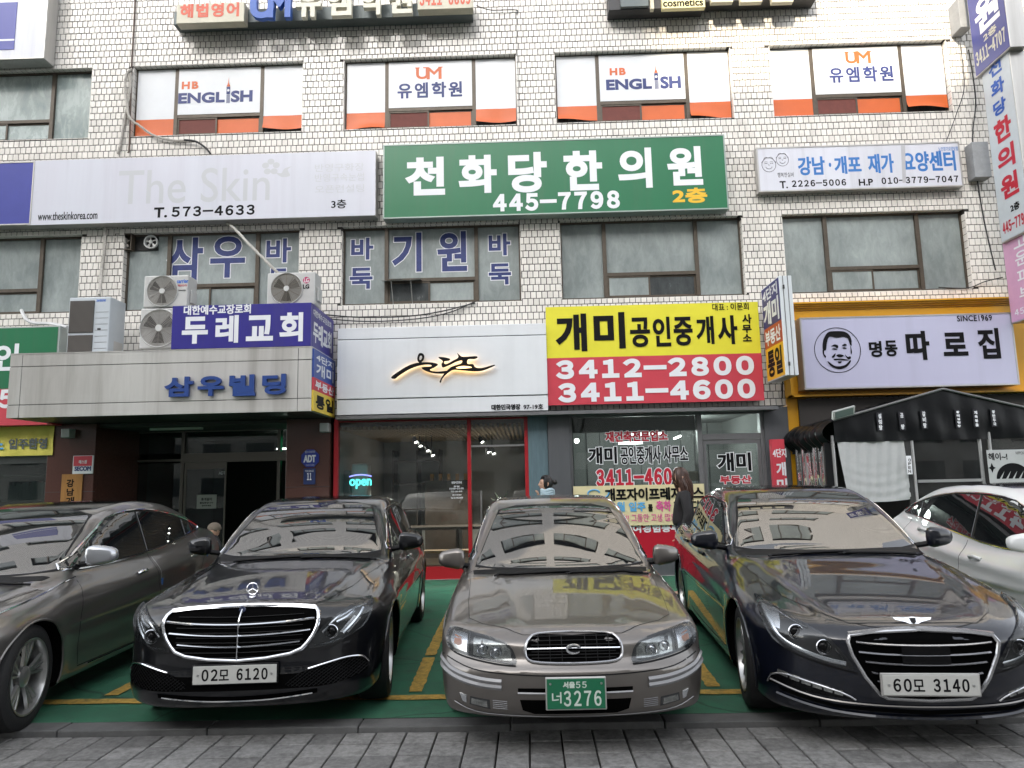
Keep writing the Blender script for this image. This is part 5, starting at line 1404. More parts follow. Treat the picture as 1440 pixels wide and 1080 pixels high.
# white curtain sheet hanging inside the first panel
m_ = MB(); cu0 = PY(1176, 622, TYF).x + .02; cu1 = PY(1272, 622, TYF).x; cuz0 = PY(1230, 703, TYF).z; n1, n2 = 60, 40
for i in range(n1 + 1):
    s_ = i / n1
    for j in range(n2 + 1):
        r_ = j / n2
        x = cu0 + (cu1 - cu0) * s_ + .07 * r_ * (1 - s_) * .9
        sw = .004 * math.sin(11 * math.hypot(s_ - .5, (r_ + .25) * 1.1) * 3.2) * r_ + .006 * math.sin(40 * s_ + 6 * r_)
        m_.v.append((x + .03 * r_, TYF - .004 + sw * .9 + .02, band0 + (cuz0 - band0) * r_ + .03 * r_ * math.sin(PI * s_) * -1))
for i in range(n1):
    for j in range(n2):
        q = i * (n2 + 1) + j; m_.f.append((q, q + 1, q + n2 + 2, q + n2 + 1)); m_.m.append(0)
m_.build('white_sheet', mat('white_cotton', (.42, .43, .43), .8, var=.06), t, smooth=True)
# dark inside and restaurant front
MB().box(tx0 + .1, 9.5, -.1, -.05, 0, yz0 - .02).build('inner_wall', mat('inner_dark', (.03, .025, .022), .6), t)
MB().box(tx0, 9.5, TYF + .06, TYF + .1, 0, .62).build('lower_sheet', M_tarp, t)
fl = PY(1184, 580, TYF - .1); 
thingbox('flood_lamp', 'small flood lamp clipped to the corner of the tent roof', 'lamp', (fl.x, TYF, fl.z), [('housing', MB().obox((fl.x, TYF - .12, fl.z), (1, 0, .25), (0, -.3, 1), (0, -1, -.3), -.16, .16, -.06, .06, 0, .05), mat('lamp_grey', (.35, .37, .35), .3), dict(bevel=.01)), ('lens', MB().obox((fl.x, TYF - .172, fl.z - .015), (1, 0, .25), (0, -.3, 1), (0, -1, -.3), -.13, .13, -.045, .045, 0, .006), mat('lamp_lens', (.10, .13, .12), .1), {})])
# menu strips
for i, (s, u, v0, v1) in enumerate((('설렁탕', 1237, 580, 606), ('곰 탕', 1268, 579, 605), ('갈비탕', 1299, 577, 603), ('황태설렁탕', 1347, 576, 602), ('제육볶음', 1372, 576, 601), ('왕만두국', 1397, 575, 600))):
    x0, x1, z0, z1 = rectpx(u - 5, v0, u + 6, v1, TYF - .03)
    lab = ['first menu strip from the left on the tent gable', 'second menu strip from the left on the tent gable, only two letters', 'third menu strip from the left on the tent gable', 'fourth menu strip on the tent gable with the longest word', 'fifth menu strip on the tent gable with a pale lower end', 'last menu strip on the right of the tent gable'][i]
    t3 = thing('menu_strip', ((x0 + x1) / 2, TYF, z0), lab, 'menu sign', 'menu strips pinned to the tent')
    MB().box(x0, x1, TYF - .035, TYF - .03, z0, z1).build('sleeve', mat('dark_sleeve', (.03, .03, .035), .15), t3)
    n_ = len(s); hh_ = (z1 - z0) * .92 / n_
    for k, ch in enumerate(s):
        if ch == ' ': continue
        text(ch, x0 + .02, x1 - .02, z1 - .02 - hh_ * (k + 1) + .012, z1 - .02 - hh_ * k, FY(TYF - .036), .002, M_white, t3, bold=.004, res=2)
# OPEN tag and right poster
t3 = plate('open_tag', 'small white hanging tag reading OPEN beside the white sheet', 'sign', 1274, 641, 1284, 667, TYF - .06, M_white, thick=.008)
for k, ch in enumerate('OPEN'): textpx(ch, 1277, 645 + 5.3 * k, 1281, 649 + 5.3 * k, TYF - .06, M_black, t3, bold=.002, d=.002)
t3 = plate('cloth_poster', 'white cloth poster with a black round drawing at the right edge of the tent', 'poster', 1387, 633, 1470, 678, TYF - .02, mat('white_cotton'), thick=.006)
textpx('헤이~!', 1389, 637, 1417, 647, TYF - .02, M_black, t3, bold=.004, d=.002)
textpx('NIPPON', 1428, 635, 1440, 639, TYF - .02, M_black, t3, bold=.0, d=.002)
c_ = PY(1425, 668, TYF - .02); f_ = FY(TYF - .02)
poly_mesh([[(c_.x + .24 * math.cos(k * PI / 24), c_.z + .22 * math.sin(k * PI / 24) - .05) for k in range(25)]], f_, .003).build('round_drawing', M_black, t3)
poly_mesh([[(c_.x - .2 + .09 * k, c_.z - .05), (c_.x - .17 + .09 * k, c_.z - .05), (c_.x - .12 + .09 * k, c_.z + .06)] for k in range(4)], f_, .005).build('white_strokes', mat('white_cotton'), t3)
s0 = PY(1395, 658, TYF - .02); poly_mesh([[(s0.x + (.05 if k % 2 else .09) * .6 * math.cos(PI / 4 * k), s0.z + (.03 if k % 2 else .09) * .8 * math.sin(PI / 4 * k)) for k in range(8)]], f_, .003).build('star_drawing', M_black, t3)

# ================================================================== air conditioners, fans, cables
M_acw = mat('ac_white_enamel', (.50, .50, .485), .35, var=.05, vscale=4, dirt=.3, dirt_col=(.30, .27, .23))
M_acg = mat('ac_grille', (.07, .065, .06), .5)
def fan_unit(name, label, u0, v0, u1, v1, y, depth, brand, group=None, side=True, fanx=.42, fcol=None, texts=()):
    x0, x1, z0, z1 = rectpx(u0, v0, u1, v1, y)
    t = thing(name, ((x0 + x1) / 2, y + depth / 2, z0), label, 'air conditioner', group)
    MB().box(x0, x1, y, y + depth, z0, z1).build('case', M_acw, t, bevel=.02, seg=2)
    W_, H_ = x1 - x0, z1 - z0; r = min(H_ * .45, W_ * fanx * .95); cx_, cz_ = x0 + W_ * fanx * 1.02, (z0 + z1) / 2
    MB().lathe([(-.004, 0), (-.004, r)], (cx_, y, cz_), (0, -1, 0), 40).build('fan_opening', mat('ac_hole', (.006, .006, .006), .9), t)
    g = MB()
    for k in range(1, 15): g.tube([(cx_ + r * k / 14 * math.cos(a * PI / 20), y - .012, cz_ + r * k / 14 * math.sin(a * PI / 20)) for a in range(40)], .004, 4, closed=True)
    for k in range(12): g.tube([(cx_, y - .016, cz_), (cx_ + r * math.cos(k * PI / 6), y - .016, cz_ + r * math.sin(k * PI / 6))], .003, 4)
    g.build('fan_grille', fcol or mat('ac_wire', (.30, .28, .25), .45), t)
    MB().lathe([(-.004, r), (.012, r * 1.02), (.02, r * 1.06), (.0, r * 1.1)], (cx_, y, cz_), (0, -1, 0), 40).build('fan_rim', M_acw, t, smooth=True)
    MB().lathe([(.0, .0), (.022, .0), (.022, r * .18), (.012, r * .2)], (cx_, y, cz_), (0, -1, 0), 20).build('fan_hub', mat('hub', (.55, .55, .53), .4), t)
    fb = MB()
    for k in range(3):
        a = k * 2 * PI / 3; fb.add([(cx_ + r * .2 * math.cos(a), y - .006, cz_ + r * .2 * math.sin(a)), (cx_ + r * .9 * math.cos(a + .1), y - .006, cz_ + r * .9 * math.sin(a + .1)), (cx_ + r * .9 * math.cos(a + .9), y - .0055, cz_ + r * .9 * math.sin(a + .9)), (cx_ + r * .25 * math.cos(a + 1.1), y - .0055, cz_ + r * .25 * math.sin(a + 1.1))], [(0, 1, 2, 3)])
    fb.build('fan_blades', mat('blade', (.05, .05, .05), .5), t)
    for s, q, mm, bd in texts: textpx(s, *q, y, mm, t, bold=bd, d=.003)
    m2 = MB(); m2.box(x1 + .002, x1 + .035, y + .08, y + depth - .06, z0 + .08, z0 + H_ * .55); m2.build('valve_cover', M_acw, t, bevel=.008)
    return t, (x0, x1, z0, z1)
ya_ = -0.85
t, b_c2 = fan_unit('outdoor_unit', 'lower air conditioner unit with wire guard in the stack of two on the canopy', 198, 434, 262, 489, ya_, .33, '', fanx=.40)
t, b_ = fan_unit('outdoor_unit', 'upper air conditioner unit with round ribbed grille, stacked on another', 203, 388, 263, 431, ya_, .33, '', fanx=.42, texts=[('carrier', (249, 393, 265, 398), mat('brand_blue', (.02, .12, .5)), .003), ('캐리어', (250, 400, 263, 403), M_redprint, .001), ('Jennis', (250, 407, 261, 410), M_black, .001)])
t, b_ = fan_unit('outdoor_unit', 'white air conditioner unit with a pink badge at the right end of the canopy', 376, 384, 443, 428, ya_, .33, '', fanx=.40, fcol=mat('green_brown_wire', (.22, .20, .16), .45), texts=[('LG', (426, 400, 435, 406), M_black, .006)])
c_ = PY(431, 394, ya_); MB().lathe([(.002, 0), (.004, .055)], (c_.x, ya_, c_.z), (0, -1, 0), 24).build('badge', mat('badge_pink', (.45, .03, .12), .4), t)
textpx('LG', 428, 391, 434, 397, ya_ - .004, M_white, t, bold=.002, d=.002)
# tall unit
x0, x1, z0, z1 = rectpx(98, 420, 151, 500, ya_)
t = thing('outdoor_unit', ((x0 + x1) / 2, ya_, cz1 + .013), 'tall white double air conditioner unit at the left of the canopy', 'air conditioner')
z1 = PY(120, 418, ya_).z
MB().box(x0, x1, ya_, ya_ + .45, cz1 + .013, z1).build('case', mat('ac_bluewhite', (.50, .54, .57), .35, var=.04), t, bevel=.015)
W_ = x1 - x0; zm = cz1 + .013 + (z1 - cz1) * .38
for (a, c_) in ((zm + .02, z1 - .06), (cz1 + .04, zm - .02)):
    MB().box(x0 + .02, x0 + W_ * .62, ya_ - .012, ya_ - .001, a, c_).build('grille_back', M_acg, t)
    g = MB(); k = x0 + .03
    while k < x0 + W_ * .61: g.box(k, k + .006, ya_ - .022, ya_ - .013, a + .01, c_ - .01); k += .018
    g.build('grille_bars', mat('ac_brown_bars', (.17, .155, .14), .5), t, kind='stuff')
g = MB(); k = cz1 + .15
while k < z1 - .25: g.box(x0 + W_ * .66, x1 - .02, ya_ - .003, ya_ - .0005, k, k + .006); k += .1
g.build('panel_lines', M_grey, t); textpx('SAMSUNG', 136, 421, 149, 424, ya_, mat('brand_blue', (.02, .12, .5)), t, bold=.002, d=.003)
MB().box(x0 + W_ * .72, x0 + W_ * .8, ya_ - .004, ya_, zm + .06, zm + .09).build('handle', M_dark, t)
MB().box(x1 + .001, x1 + .004, ya_ + .15, ya_ + .4, cz1 + .06, cz1 + .3).build('data_label', mat('paper'), t)
# exhaust fans set in the board above the second floor window
for (u, v, lab, sq) in ((175, 341, 'square dark exhaust fan in the boarded window corner', True), (212, 340, 'round white exhaust fan beside the square one', False)):
    c_ = PY(u, v, .05); t = thing('exhaust_fan', (c_.x, .1, c_.z), lab, 'fan'); r = .135
    if sq: MB().box(c_.x - .15, c_.x + .15, .0, .126, c_.z - .15, c_.z - .135).box(c_.x - .15, c_.x + .15, .0, .126, c_.z + .135, c_.z + .15).box(c_.x - .15, c_.x - .135, .0, .126, c_.z - .135, c_.z + .135).box(c_.x + .135, c_.x + .15, .0, .126, c_.z - .135, c_.z + .135).build('frame', M_brown, t)
    else: MB().lathe([(0, .11), (.07, .125), (.07, .105), (0, .10)], (c_.x, .11, c_.z), (0, -1, 0), 28).build('frame', mat('white_plastic'), t, smooth=True)
    MB().lathe([(0, 0), (.03, .0), (.03, .03), (0, .035)], (c_.x, .06, c_.z), (0, -1, 0), 16).build('hub', mat('hub'), t)
    m_ = MB()
    for k in range(5):
        a = k * 2 * PI / 5 + .2; m_.add([(c_.x + .03 * math.cos(a), .055, c_.z + .03 * math.sin(a)), (c_.x + .1 * math.cos(a), .045, c_.z + .1 * math.sin(a)), (c_.x + .1 * math.cos(a + .4), .07, c_.z + .1 * math.sin(a + .4)), (c_.x + .03 * math.cos(a + .6), .06, c_.z + .03 * math.sin(a + .6))], [(0, 1, 2, 3)])
    m_.build('blades', mat('hub') if not sq else mat('ac_wire'), t)
# cables and pipes
def cable(pts, r, m, label, name='cable', wig=0.0, cat='cable'):
    P_ = [PY(u, v, y) for (u, v, y) in pts]; P_ = [Vector(p) for p in catmull([tuple(p) for p in P_], 8, False)]
    rr = random.Random(len(label))
    if wig: P_ = [p + Vector((rr.uniform(-wig, wig), 0, rr.uniform(-wig, wig))) for p in P_]
    base = P_[0].copy(); mb_ = MB().tube(P_, r, 6)
    return solo(mb_, name, m, label, cat, base=base, smooth=True)
M_pipe = mat('taped_pipe', (.42, .40, .36), .7, var=.3, vscale=30, bump=.4, bscale=40)
cable([(186, 97, -.05), (178, 105, -.06), (176, 125, -.06), (179, 148, -.06), (183, 166, -.06), (198, 178, -.06), (215, 190, -.06), (240, 197, -.05), (262, 198, -.05)], .022, M_pipe, 'pale taped pipe curling below the leftmost academy window', wig=.004)
cable([(184, 98, -.03), (183, 130, -.03), (176, 165, -.03), (170, 200, -.03), (166, 216, -.03)], .022, M_pipe, 'pale pipe running down the wall beside the leftmost academy window', wig=.005)
cable([(259, 197, -.06), (275, 199, -.07), (288, 207, -.07), (296, 216, -.06)], .020, mat('black_rubber', (.015, .015, .015), .5), 'black cable end hanging above the faded white sign')
cable([(191, -60, -.03), (190, 0, -.03), (187, 60, -.03), (185, 95, -.03), (182, 200, -.03), (180, 215, -.03)], .014, mat('rusty_rod', (.10, .07, .055), .7), 'thin rusty conduit down the wall at the left')
cable([(174, 322, .04), (173, 350, .04), (170, 400, .04), (169, 432, .04)], .012, mat('rusty_rod'), 'thin rusty conduit in front of the boarded window')
cable([(148, 316, -.05), (147, 350, -.06), (143, 380, -.06), (140, 415, -.3)], .026, M_pipe, 'taped white pipe down to the tall air conditioner', wig=.004)
cable([(316, 310, -.08), (330, 322, -.2), (352, 345, -.5), (375, 368, -.7), (392, 385, -.72)], .024, M_pipe, 'long slanting taped pipe from the faded sign to the right air conditioner', wig=.004)
cable([(30, 436, -.03), (36, 448, -.1), (48, 454, -.1), (70, 455, -.1), (95, 460, -.3)], .028, mat('white_hose', (.6, .6, .6), .4), 'white hose bending over the green sign at the left')
cable([(434, 440, -.05), (500, 446, -.06), (570, 445, -.06), (620, 438, -.06), (668, 426, -.02)], .012, mat('black_rubber'), 'upper of two black cables slung under the second floor window')
cable([(440, 446, -.05), (510, 452, -.06), (580, 449, -.06), (630, 440, -.06), (668, 424, -.02)], .010, mat('black_rubber'), 'lower of two black cables slung under the second floor window')
cable([(726, 12, -.02), (727, 60, -.02), (729, 120, -.02), (731, 196, -.02)], .006, mat('grey_wire', (.2, .2, .19), .6), 'thin grey wire running down the tiles left of the second english window')
cable([(670, 8, -.3), (690, 14, -.1), (725, 14, -.03), (727, 20, -.02)], .008, mat('black_rubber'), 'short black wire at the end of the academy sign')
cable([(1350, 60, -.1), (1356, 120, -.05), (1345, 160, -.04), (1330, 200, -.03)], .007, mat('black_rubber'), 'thin black wire looping down beside the projecting signs')
cable([(1362, 70, -.1), (1372, 140, -.06), (1368, 200, -.05), (1382, 300, -.05), (1400, 380, -.1)], .012, mat('black_rubber'), 'black cable bundle behind the projecting signs')
cable([(1320, 404, -.02), (1360, 405, -.03), (1385, 396, -.05), (1410, 390, -.1)], .010, mat('black_rubber'), 'black cable sagging below the rightmost second floor window')
cable([(1100, 560, -.05), (1101, 530, -.05), (1103, 500, -.06)], .012, mat('black_rubber'), 'black cable down the tiles left of the yellow board')
# ================================================================== cars
# The body surface of each car is an implicit function f(x, y, z): x to the car's left, y from the nose to the tail, z up.
HZC = {}
def hz(x, pts):
    """smooth (monotone) curve through control points"""
    c = HZC.get(id(pts))
    if c is None or c[0] is not pts:
        X = np.array([p[0] for p in pts], float); Y = np.array([p[1] for p in pts], float)
        h = np.diff(X); d = np.diff(Y) / h
        m = np.zeros(len(X)); m[0], m[-1] = d[0], d[-1]
        for i in range(1, len(X) - 1):
            if d[i - 1] * d[i] <= 0: m[i] = 0
            else:
                w1, w2 = 2 * h[i] + h[i - 1], h[i] + 2 * h[i - 1]; m[i] = (w1 + w2) / (w1 / d[i - 1] + w2 / d[i])
        # fine lookup table
        xs = np.linspace(X[0], X[-1], 1200); i = np.clip(np.searchsorted(X, xs) - 1, 0, len(h) - 1)
        t = (xs - X[i]) / h[i]; t2, t3 = t * t, t * t * t
        ys = (2 * t3 - 3 * t2 + 1) * Y[i] + (t3 - 2 * t2 + t) * h[i] * m[i] + (-2 * t3 + 3 * t2) * Y[i + 1] + (t3 - t2) * h[i] * m[i + 1]
        c = HZC[id(pts)] = (pts, xs, ys)
    return np.interp(x, c[1], c[2])
def smax(a, b, k):
    h = np.minimum(np.maximum(0.5 + 0.5 * (a - b) / k, 0), 1); return b + (a - b) * h + k * h * (1 - h)
def smin(a, b, k): return -smax(-a, -b, k)
def sstep(a, b, x):
    t = np.minimum(np.maximum((x - a) / (b - a), 0), 1); return t * t * (3 - 2 * t)
class Body:
    def __init__(s, **k): s.__dict__.update(k)
    def f(s, x, y, z):
        ax = np.abs(x); hw = s.hw
        # ---- lower body
        W = hz(y, s.plan) * hw
        S_ = W - hz(z, s.side) - s.crease * sstep(.0, 1, 1 - np.abs(z - (s.cz0 + s.cz1 * y)) / .10) * -1.0
        for ya in (s.fa, s.ra):
            r = np.sqrt((y - ya) ** 2 + (z - s.wz) ** 2)
            S_ = S_ + s.flare * np.exp(-((r - s.ar) / .09) ** 2) * (z < 1.0)
        side = (ax - S_) * .95
        q = ax / hw
        nose = hz(z, s.nose) + s.bow * q ** 2 + s.corner * q ** 5
        front = (nose - y) * .8
        tail = (y - (s.L - hz(z, s.tail) - s.bow * 1.2 * q ** 2 - .25 * q ** 6)) * .9
        T = hz(y, s.hood) - s.crown * q ** 2 - s.crown2 * q ** 6
        if s.ridge: T = T + s.ridge * np.exp(-((ax - hz(y, s.ridgex)) / .045) ** 2) * sstep(.1, .35, y) * (1 - sstep(2.0, 2.3, y))
        top = (z - T) * .97
        bot = s.zb + .10 * sstep(s.L - .9, s.L, y) + .05 * (1 - sstep(0, .35, y)) * 0 - z
        a = smax(side, top, s.ks)
        a = smax(a, front, s.kf); a = smax(a, tail, .10); a = smax(a, bot, .05)
        # ---- cabin
        sg = 1 - 2 * sstep(s.wy - .2, s.wy + .8, y)
        yy = y - s.wcurve * q ** 2 * sg
        C = hz(yy, s.roof)
        rt = (z - C + s.rcrown * q ** 2) * hz(y, s.rscale)
        G = hz(y, s.gw) * hw - s.tumble * (z - .95) - .10 * np.maximum(0, z - 1.15) ** 2
        b = smax(rt, (ax - G) * .93, s.kc)
        b = smax(smax(b, .6 - z, .02), np.maximum(s.roof[0][0] - y, y - (s.L - .22)), .03)
        return smin(a, b, s.kj)
    def grad(s, P, e=2e-3):
        g = np.empty_like(P)
        for i in range(3):
            d = np.zeros(3); d[i] = e
            g[:, i] = (s.f(*(P + d).T) - s.f(*(P - d).T)) / (2 * e)
        return g
    def project(s, P, n=5):
        for _ in range(n):
            v = s.f(*P.T)[:, None]; g = s.grad(P); P = P - v * g / np.maximum((g * g).sum(1)[:, None], .05)
        return P
    def normal(s, P):
        g = s.grad(P); return g / np.maximum(np.linalg.norm(g, axis=1)[:, None], 1e-9)
    def cast(s, O, D, tmax, n=70):
        """march from O along D until f changes from + to -, then bisect"""
        ts = np.linspace(0, tmax, n); best = np.full(len(O), np.nan); prev = s.f(*O.T); done = np.zeros(len(O), bool); lo = np.zeros(len(O)); hi = np.zeros(len(O))
        for k in range(1, n):
            if done.all(): break
            v = s.f(*(O + D * ts[k]).T); hit = (~done) & (prev > 0) & (v <= 0)
            lo[hit] = ts[k - 1]; hi[hit] = ts[k]; done |= hit; prev = v
        for _ in range(15):
            mid = (lo + hi) / 2; v = s.f(*(O + D * mid[:, None]).T); up = v > 0
            lo = np.where(up, mid, lo); hi = np.where(up, hi, mid)
        return O + D * hi[:, None], done
    def on(s, view, a, b, side=1):
        """2-D coordinates in a view -> point on the body. 'F': (x, z) from the front, 'S': (y, z) from the side, 'T': (x, y) from above, 'D': front quarter"""
        a = np.asarray(a, float); b = np.asarray(b, float); n = len(a)
        if view == 'F': O = np.stack([a, np.full(n, -.6), b], 1); D = np.tile([0, 1., 0], (n, 1)); tm = 3.0
        elif view == 'R': O = np.stack([a, np.full(n, s.L + .5), b], 1); D = np.tile([0, -1., 0], (n, 1)); tm = 2.5
        elif view == 'S': O = np.stack([np.full(n, side * 1.3), a, b], 1); D = np.tile([-side * 1., 0, 0], (n, 1)); tm = 1.3
        else: O = np.stack([a, b, np.full(n, 1.9)], 1); D = np.tile([0, 0, -1.], (n, 1)); tm = 1.8
        P, ok = s.cast(O, D, tm)
        return P, ok
def inside2(poly, P):
    A = np.array(poly); B = np.roll(A, -1, 0); x, y = P[:, 0][:, None], P[:, 1][:, None]
    c = ((A[:, 1] > y) != (B[:, 1] > y)) & (x < (B[:, 0] - A[:, 0]) * (y - A[:, 1]) / (B[:, 1] - A[:, 1] + 1e-12) + A[:, 0])
    return c.sum(1) % 2 == 1
def finish(name, V, F, nrm, m, parent, flip=False, **kw):
    me = bpy.data.meshes.new(name); me.from_pydata([tuple(v) for v in V], [], [tuple(f) for f in F])
    for mm in (m if isinstance(m, (list, tuple)) else [m]): me.materials.append(mm)
    me.polygons.foreach_set('use_smooth', [True] * len(me.polygons))
    if nrm is not None: me.normals_split_custom_set_from_vertices([tuple(n) for n in nrm])
    me.update(); o = bpy.data.objects.new(name, me); COL.objects.link(o); o.parent = parent
    ORG[o.name] = Vector((0, 0, 0)); tag(o, kw.get('label')); return o
def patch(B, name, view, poly, off, m, parent, side=1, step=.035, skirt=True, smooth=3, seglen=.02, **kw):
    """a panel lying on the body, cut to an outline given in the view, with a turned-down edge"""
    pl = catmull(poly, smooth) if smooth > 1 else poly
    q = []
    for i in range(len(pl)):
        a, b = pl[i], pl[(i + 1) % len(pl)]; n = max(1, int(math.hypot(b[0] - a[0], b[1] - a[1]) / seglen))
        q += [(a[0] + (b[0] - a[0]) * k / n, a[1] + (b[1] - a[1]) * k / n) for k in range(n)]
    pl = ccw(q); A = np.array(pl)
    gx_, gy_ = np.meshgrid(np.arange(A[:, 0].min(), A[:, 0].max(), step), np.arange(A[:, 1].min(), A[:, 1].max(), step))
    G = np.stack([gx_.ravel(), gy_.ravel()], 1); G = G[inside2(pl, G)]
    if len(G):
        d = np.sqrt(((G[:, None, :] - A[None]) ** 2).sum(2)).min(1); G = G[d > step * .35]
    pts = np.vstack([A, G]); nb = len(A)
    V2, E_, F_, *_ = delaunay_2d_cdt([Vector(p) for p in pts], [(i, (i + 1) % nb) for i in range(nb)], [], 0, 1e-6)
    V2 = np.array([(p.x, p.y) for p in V2]); F_ = np.array([f for f in F_ if len(f) == 3])
    C = V2[F_].mean(1); F_ = F_[inside2(pl, C)]
    P, ok = B.on(view, V2[:, 0], V2[:, 1], side)
    F_ = F_[ok[F_].all(1)]
    N_ = B.normal(P); Q = P + N_ * off
    # orientation
    a, b, c = Q[F_[:, 0]], Q[F_[:, 1]], Q[F_[:, 2]]
    fl = (np.cross(b - a, c - a) * N_[F_[:, 0]]).sum(1) < 0
    F_[fl] = F_[fl][:, ::-1]
    faces = [tuple(int(i) for i in f) for f in F_]
    V = list(Q); NN = list(N_)
    if skirt:
        ed = {}
        for f in faces:
            for i in range(3): ed[(f[i], f[(i + 1) % 3])] = 1
        bd = [(a, b) for (a, b) in ed if (b, a) not in ed]
        mp = {}
        for a, b in bd:
            for i in (a, b):
                if i not in mp: mp[i] = len(V); V.append(P[i] - N_[i] * .004); NN.append(N_[i])
        faces += [(b, a, mp[a], mp[b]) for a, b in bd]
    return finish(name, V, faces, NN, m, parent, **kw)
def onpath(B, view, pts, off=0.0, side=1, smooth=4, closed=False, step=.03):
    pl = catmull(pts, smooth, closed) if smooth > 1 else pts
    q = []
    for i in range(len(pl) - (0 if closed else 1)):
        a, b = pl[i], pl[(i + 1) % len(pl)]; n = max(1, int(math.hypot(b[0] - a[0], b[1] - a[1]) / step))
        q += [(a[0] + (b[0] - a[0]) * k / n, a[1] + (b[1] - a[1]) * k / n) for k in range(n)]
    if not closed: q.append(pl[-1])
    A = np.array(q); P, ok = B.on(view, A[:, 0], A[:, 1], side)
    P = P[ok]; N_ = B.normal(P)
    return [Vector(p) for p in P + N_ * off], [Vector(n) for n in N_]
def strip(B, name, view, pts, w, off, m, parent, side=1, smooth=4, closed=False, raise_=.0, **kw):
    """flat band following a line on the body (shut lines, trims)"""
    P, N_ = onpath(B, view, pts, off, side, smooth, closed)
    k = len(P); mb = MB(); vs = []
    if k < 2: print('EMPTY strip', name, pts[:2]); return None
    for i in range(k):
        t = (P[(i + 1) % k] - P[i - 1]) if closed else (P[min(i + 1, k - 1)] - P[max(i - 1, 0)])
        c = t.cross(N_[i])
        if c.length < 1e-9: c = Vector((0, 0, 1))
        c.normalize(); vs += [P[i] - c * w / 2, P[i] + N_[i] * raise_, P[i] + c * w / 2]
    fs = []
    for i in range(k if closed else k - 1):
        j = (i + 1) % k
        for e in (0, 1): fs.append((3 * i + e, 3 * i + e + 1, 3 * j + e + 1, 3 * j + e))
    mb.add(vs, fs)
    a, b, c = [Vector(mb.v[i]) for i in mb.f[0][:3]]
    if (b - a).cross(c - a).dot(N_[0]) < 0: mb.f = [f[::-1] for f in mb.f]
    return mb.build(name, m, parent, smooth=bool(raise_), **kw)
def bar(B, name, view, pts, r, off, m, parent, side=1, smooth=4, closed=False, n=6, mb=None):
    P, N_ = onpath(B, view, pts, off, side, smooth, closed, .025)
    if len(P) < 2: return None
    if mb is not None: mb.tube(P, r, n, closed=closed); return mb
    return MB().tube(P, r, n, closed=closed).build(name, m, parent, smooth=True)
def surface_nets(B, h=.03):
    x0, x1, y0, y1, z0, z1 = -B.hw - .06, B.hw + .06, -.09, B.L + .09, B.zb - .09, B.H + .09
    xs, ys, zs = np.arange(x0, x1, h), np.arange(y0, y1, h), np.arange(z0, z1, h)
    X, Y, Z = np.meshgrid(xs, ys, zs, indexing='ij')
    Fv = B.f(X.ravel(), Y.ravel(), Z.ravel()).reshape(X.shape); ins = Fv < 0
    nx, ny, nz = Fv.shape
    corner = np.zeros((nx - 1, ny - 1, nz - 1), int)
    for i in (0, 1):
        for j in (0, 1):
            for k in (0, 1): corner += ins[i:nx - 1 + i, j:ny - 1 + j, k:nz - 1 + k]
    act = (corner > 0) & (corner < 8); idx = -np.ones(act.shape, int); idx[act] = np.arange(act.sum())
    I = np.argwhere(act)
    P = np.stack([xs[I[:, 0]] + h / 2, ys[I[:, 1]] + h / 2, zs[I[:, 2]] + h / 2], 1)
    F_ = []
    for ax in range(3):
        a = [slice(None)] * 3; b = [slice(None)] * 3; a[ax] = slice(0, -1); b[ax] = slice(1, None)
        ch = ins[tuple(a)] != ins[tuple(b)]; E_ = np.argwhere(ch)
        o1, o2 = [(1, 2), (2, 0), (0, 1)][ax]
        E_ = E_[(E_[:, o1] > 0) & (E_[:, o2] > 0) & (E_[:, o1] < Fv.shape[o1] - 1) & (E_[:, o2] < Fv.shape[o2] - 1)]
        def sh(d1, d2):
            q = E_.copy(); q[:, o1] -= d1; q[:, o2] -= d2; return idx[q[:, 0], q[:, 1], q[:, 2]]
        q = np.stack([sh(1, 1), sh(0, 1), sh(0, 0), sh(1, 0)], 1)
        flip = ~ins[E_[:, 0], E_[:, 1], E_[:, 2]]
        q[flip] = q[flip][:, ::-1]; F_.append(q)
    return B.project(P, 6), np.vstack(F_)
M_void = mat('grille_depth', (.0015, .0015, .0015), .9, ior=1.1)
PLATE_W = mat('plate_white', (.50, .50, .47), .35, var=.05, coords='obj', vscale=20)
M_tyre = mat('tyre_rubber', (.009, .009, .0095), .75, bump=.2, bscale=60, coords='obj')
M_rubber = mat('black_trim', (.004, .004, .0045), .5, ior=1.3)
M_gloss = mat('gloss_black', (.003, .003, .0035), .10, ior=1.3)
M_cglass = mat('car_window_glass', (.008, .009, .010), .012, ior=2.3)
M_lamp = mat('lamp_cover', (.5, .5, .5), .03)
M_clearl = glassmat('lamp_lens_cover', (.93, .95, .96), 1.5)
M_refl = mat('lamp_reflector', (.75, .77, .80), .22, metal=.9)
M_lampin = mat('lamp_housing', (.045, .046, .048), .18)
M_alloy = mat('alloy_rim', (.40, .40, .39), .28, metal=.85)
M_well = mat('wheel_well', (.003, .003, .003), .95, ior=1.1)
def paint(name, col, metal, flake=0.0, rough=.28, coat_ior=1.52, base_ior=1.3):
    m = mat(name, col, rough, metal=metal, coat=1.0, coat_ior=coat_ior, coat_rough=.01, bump=0, coords='obj', ior=base_ior)
    return m
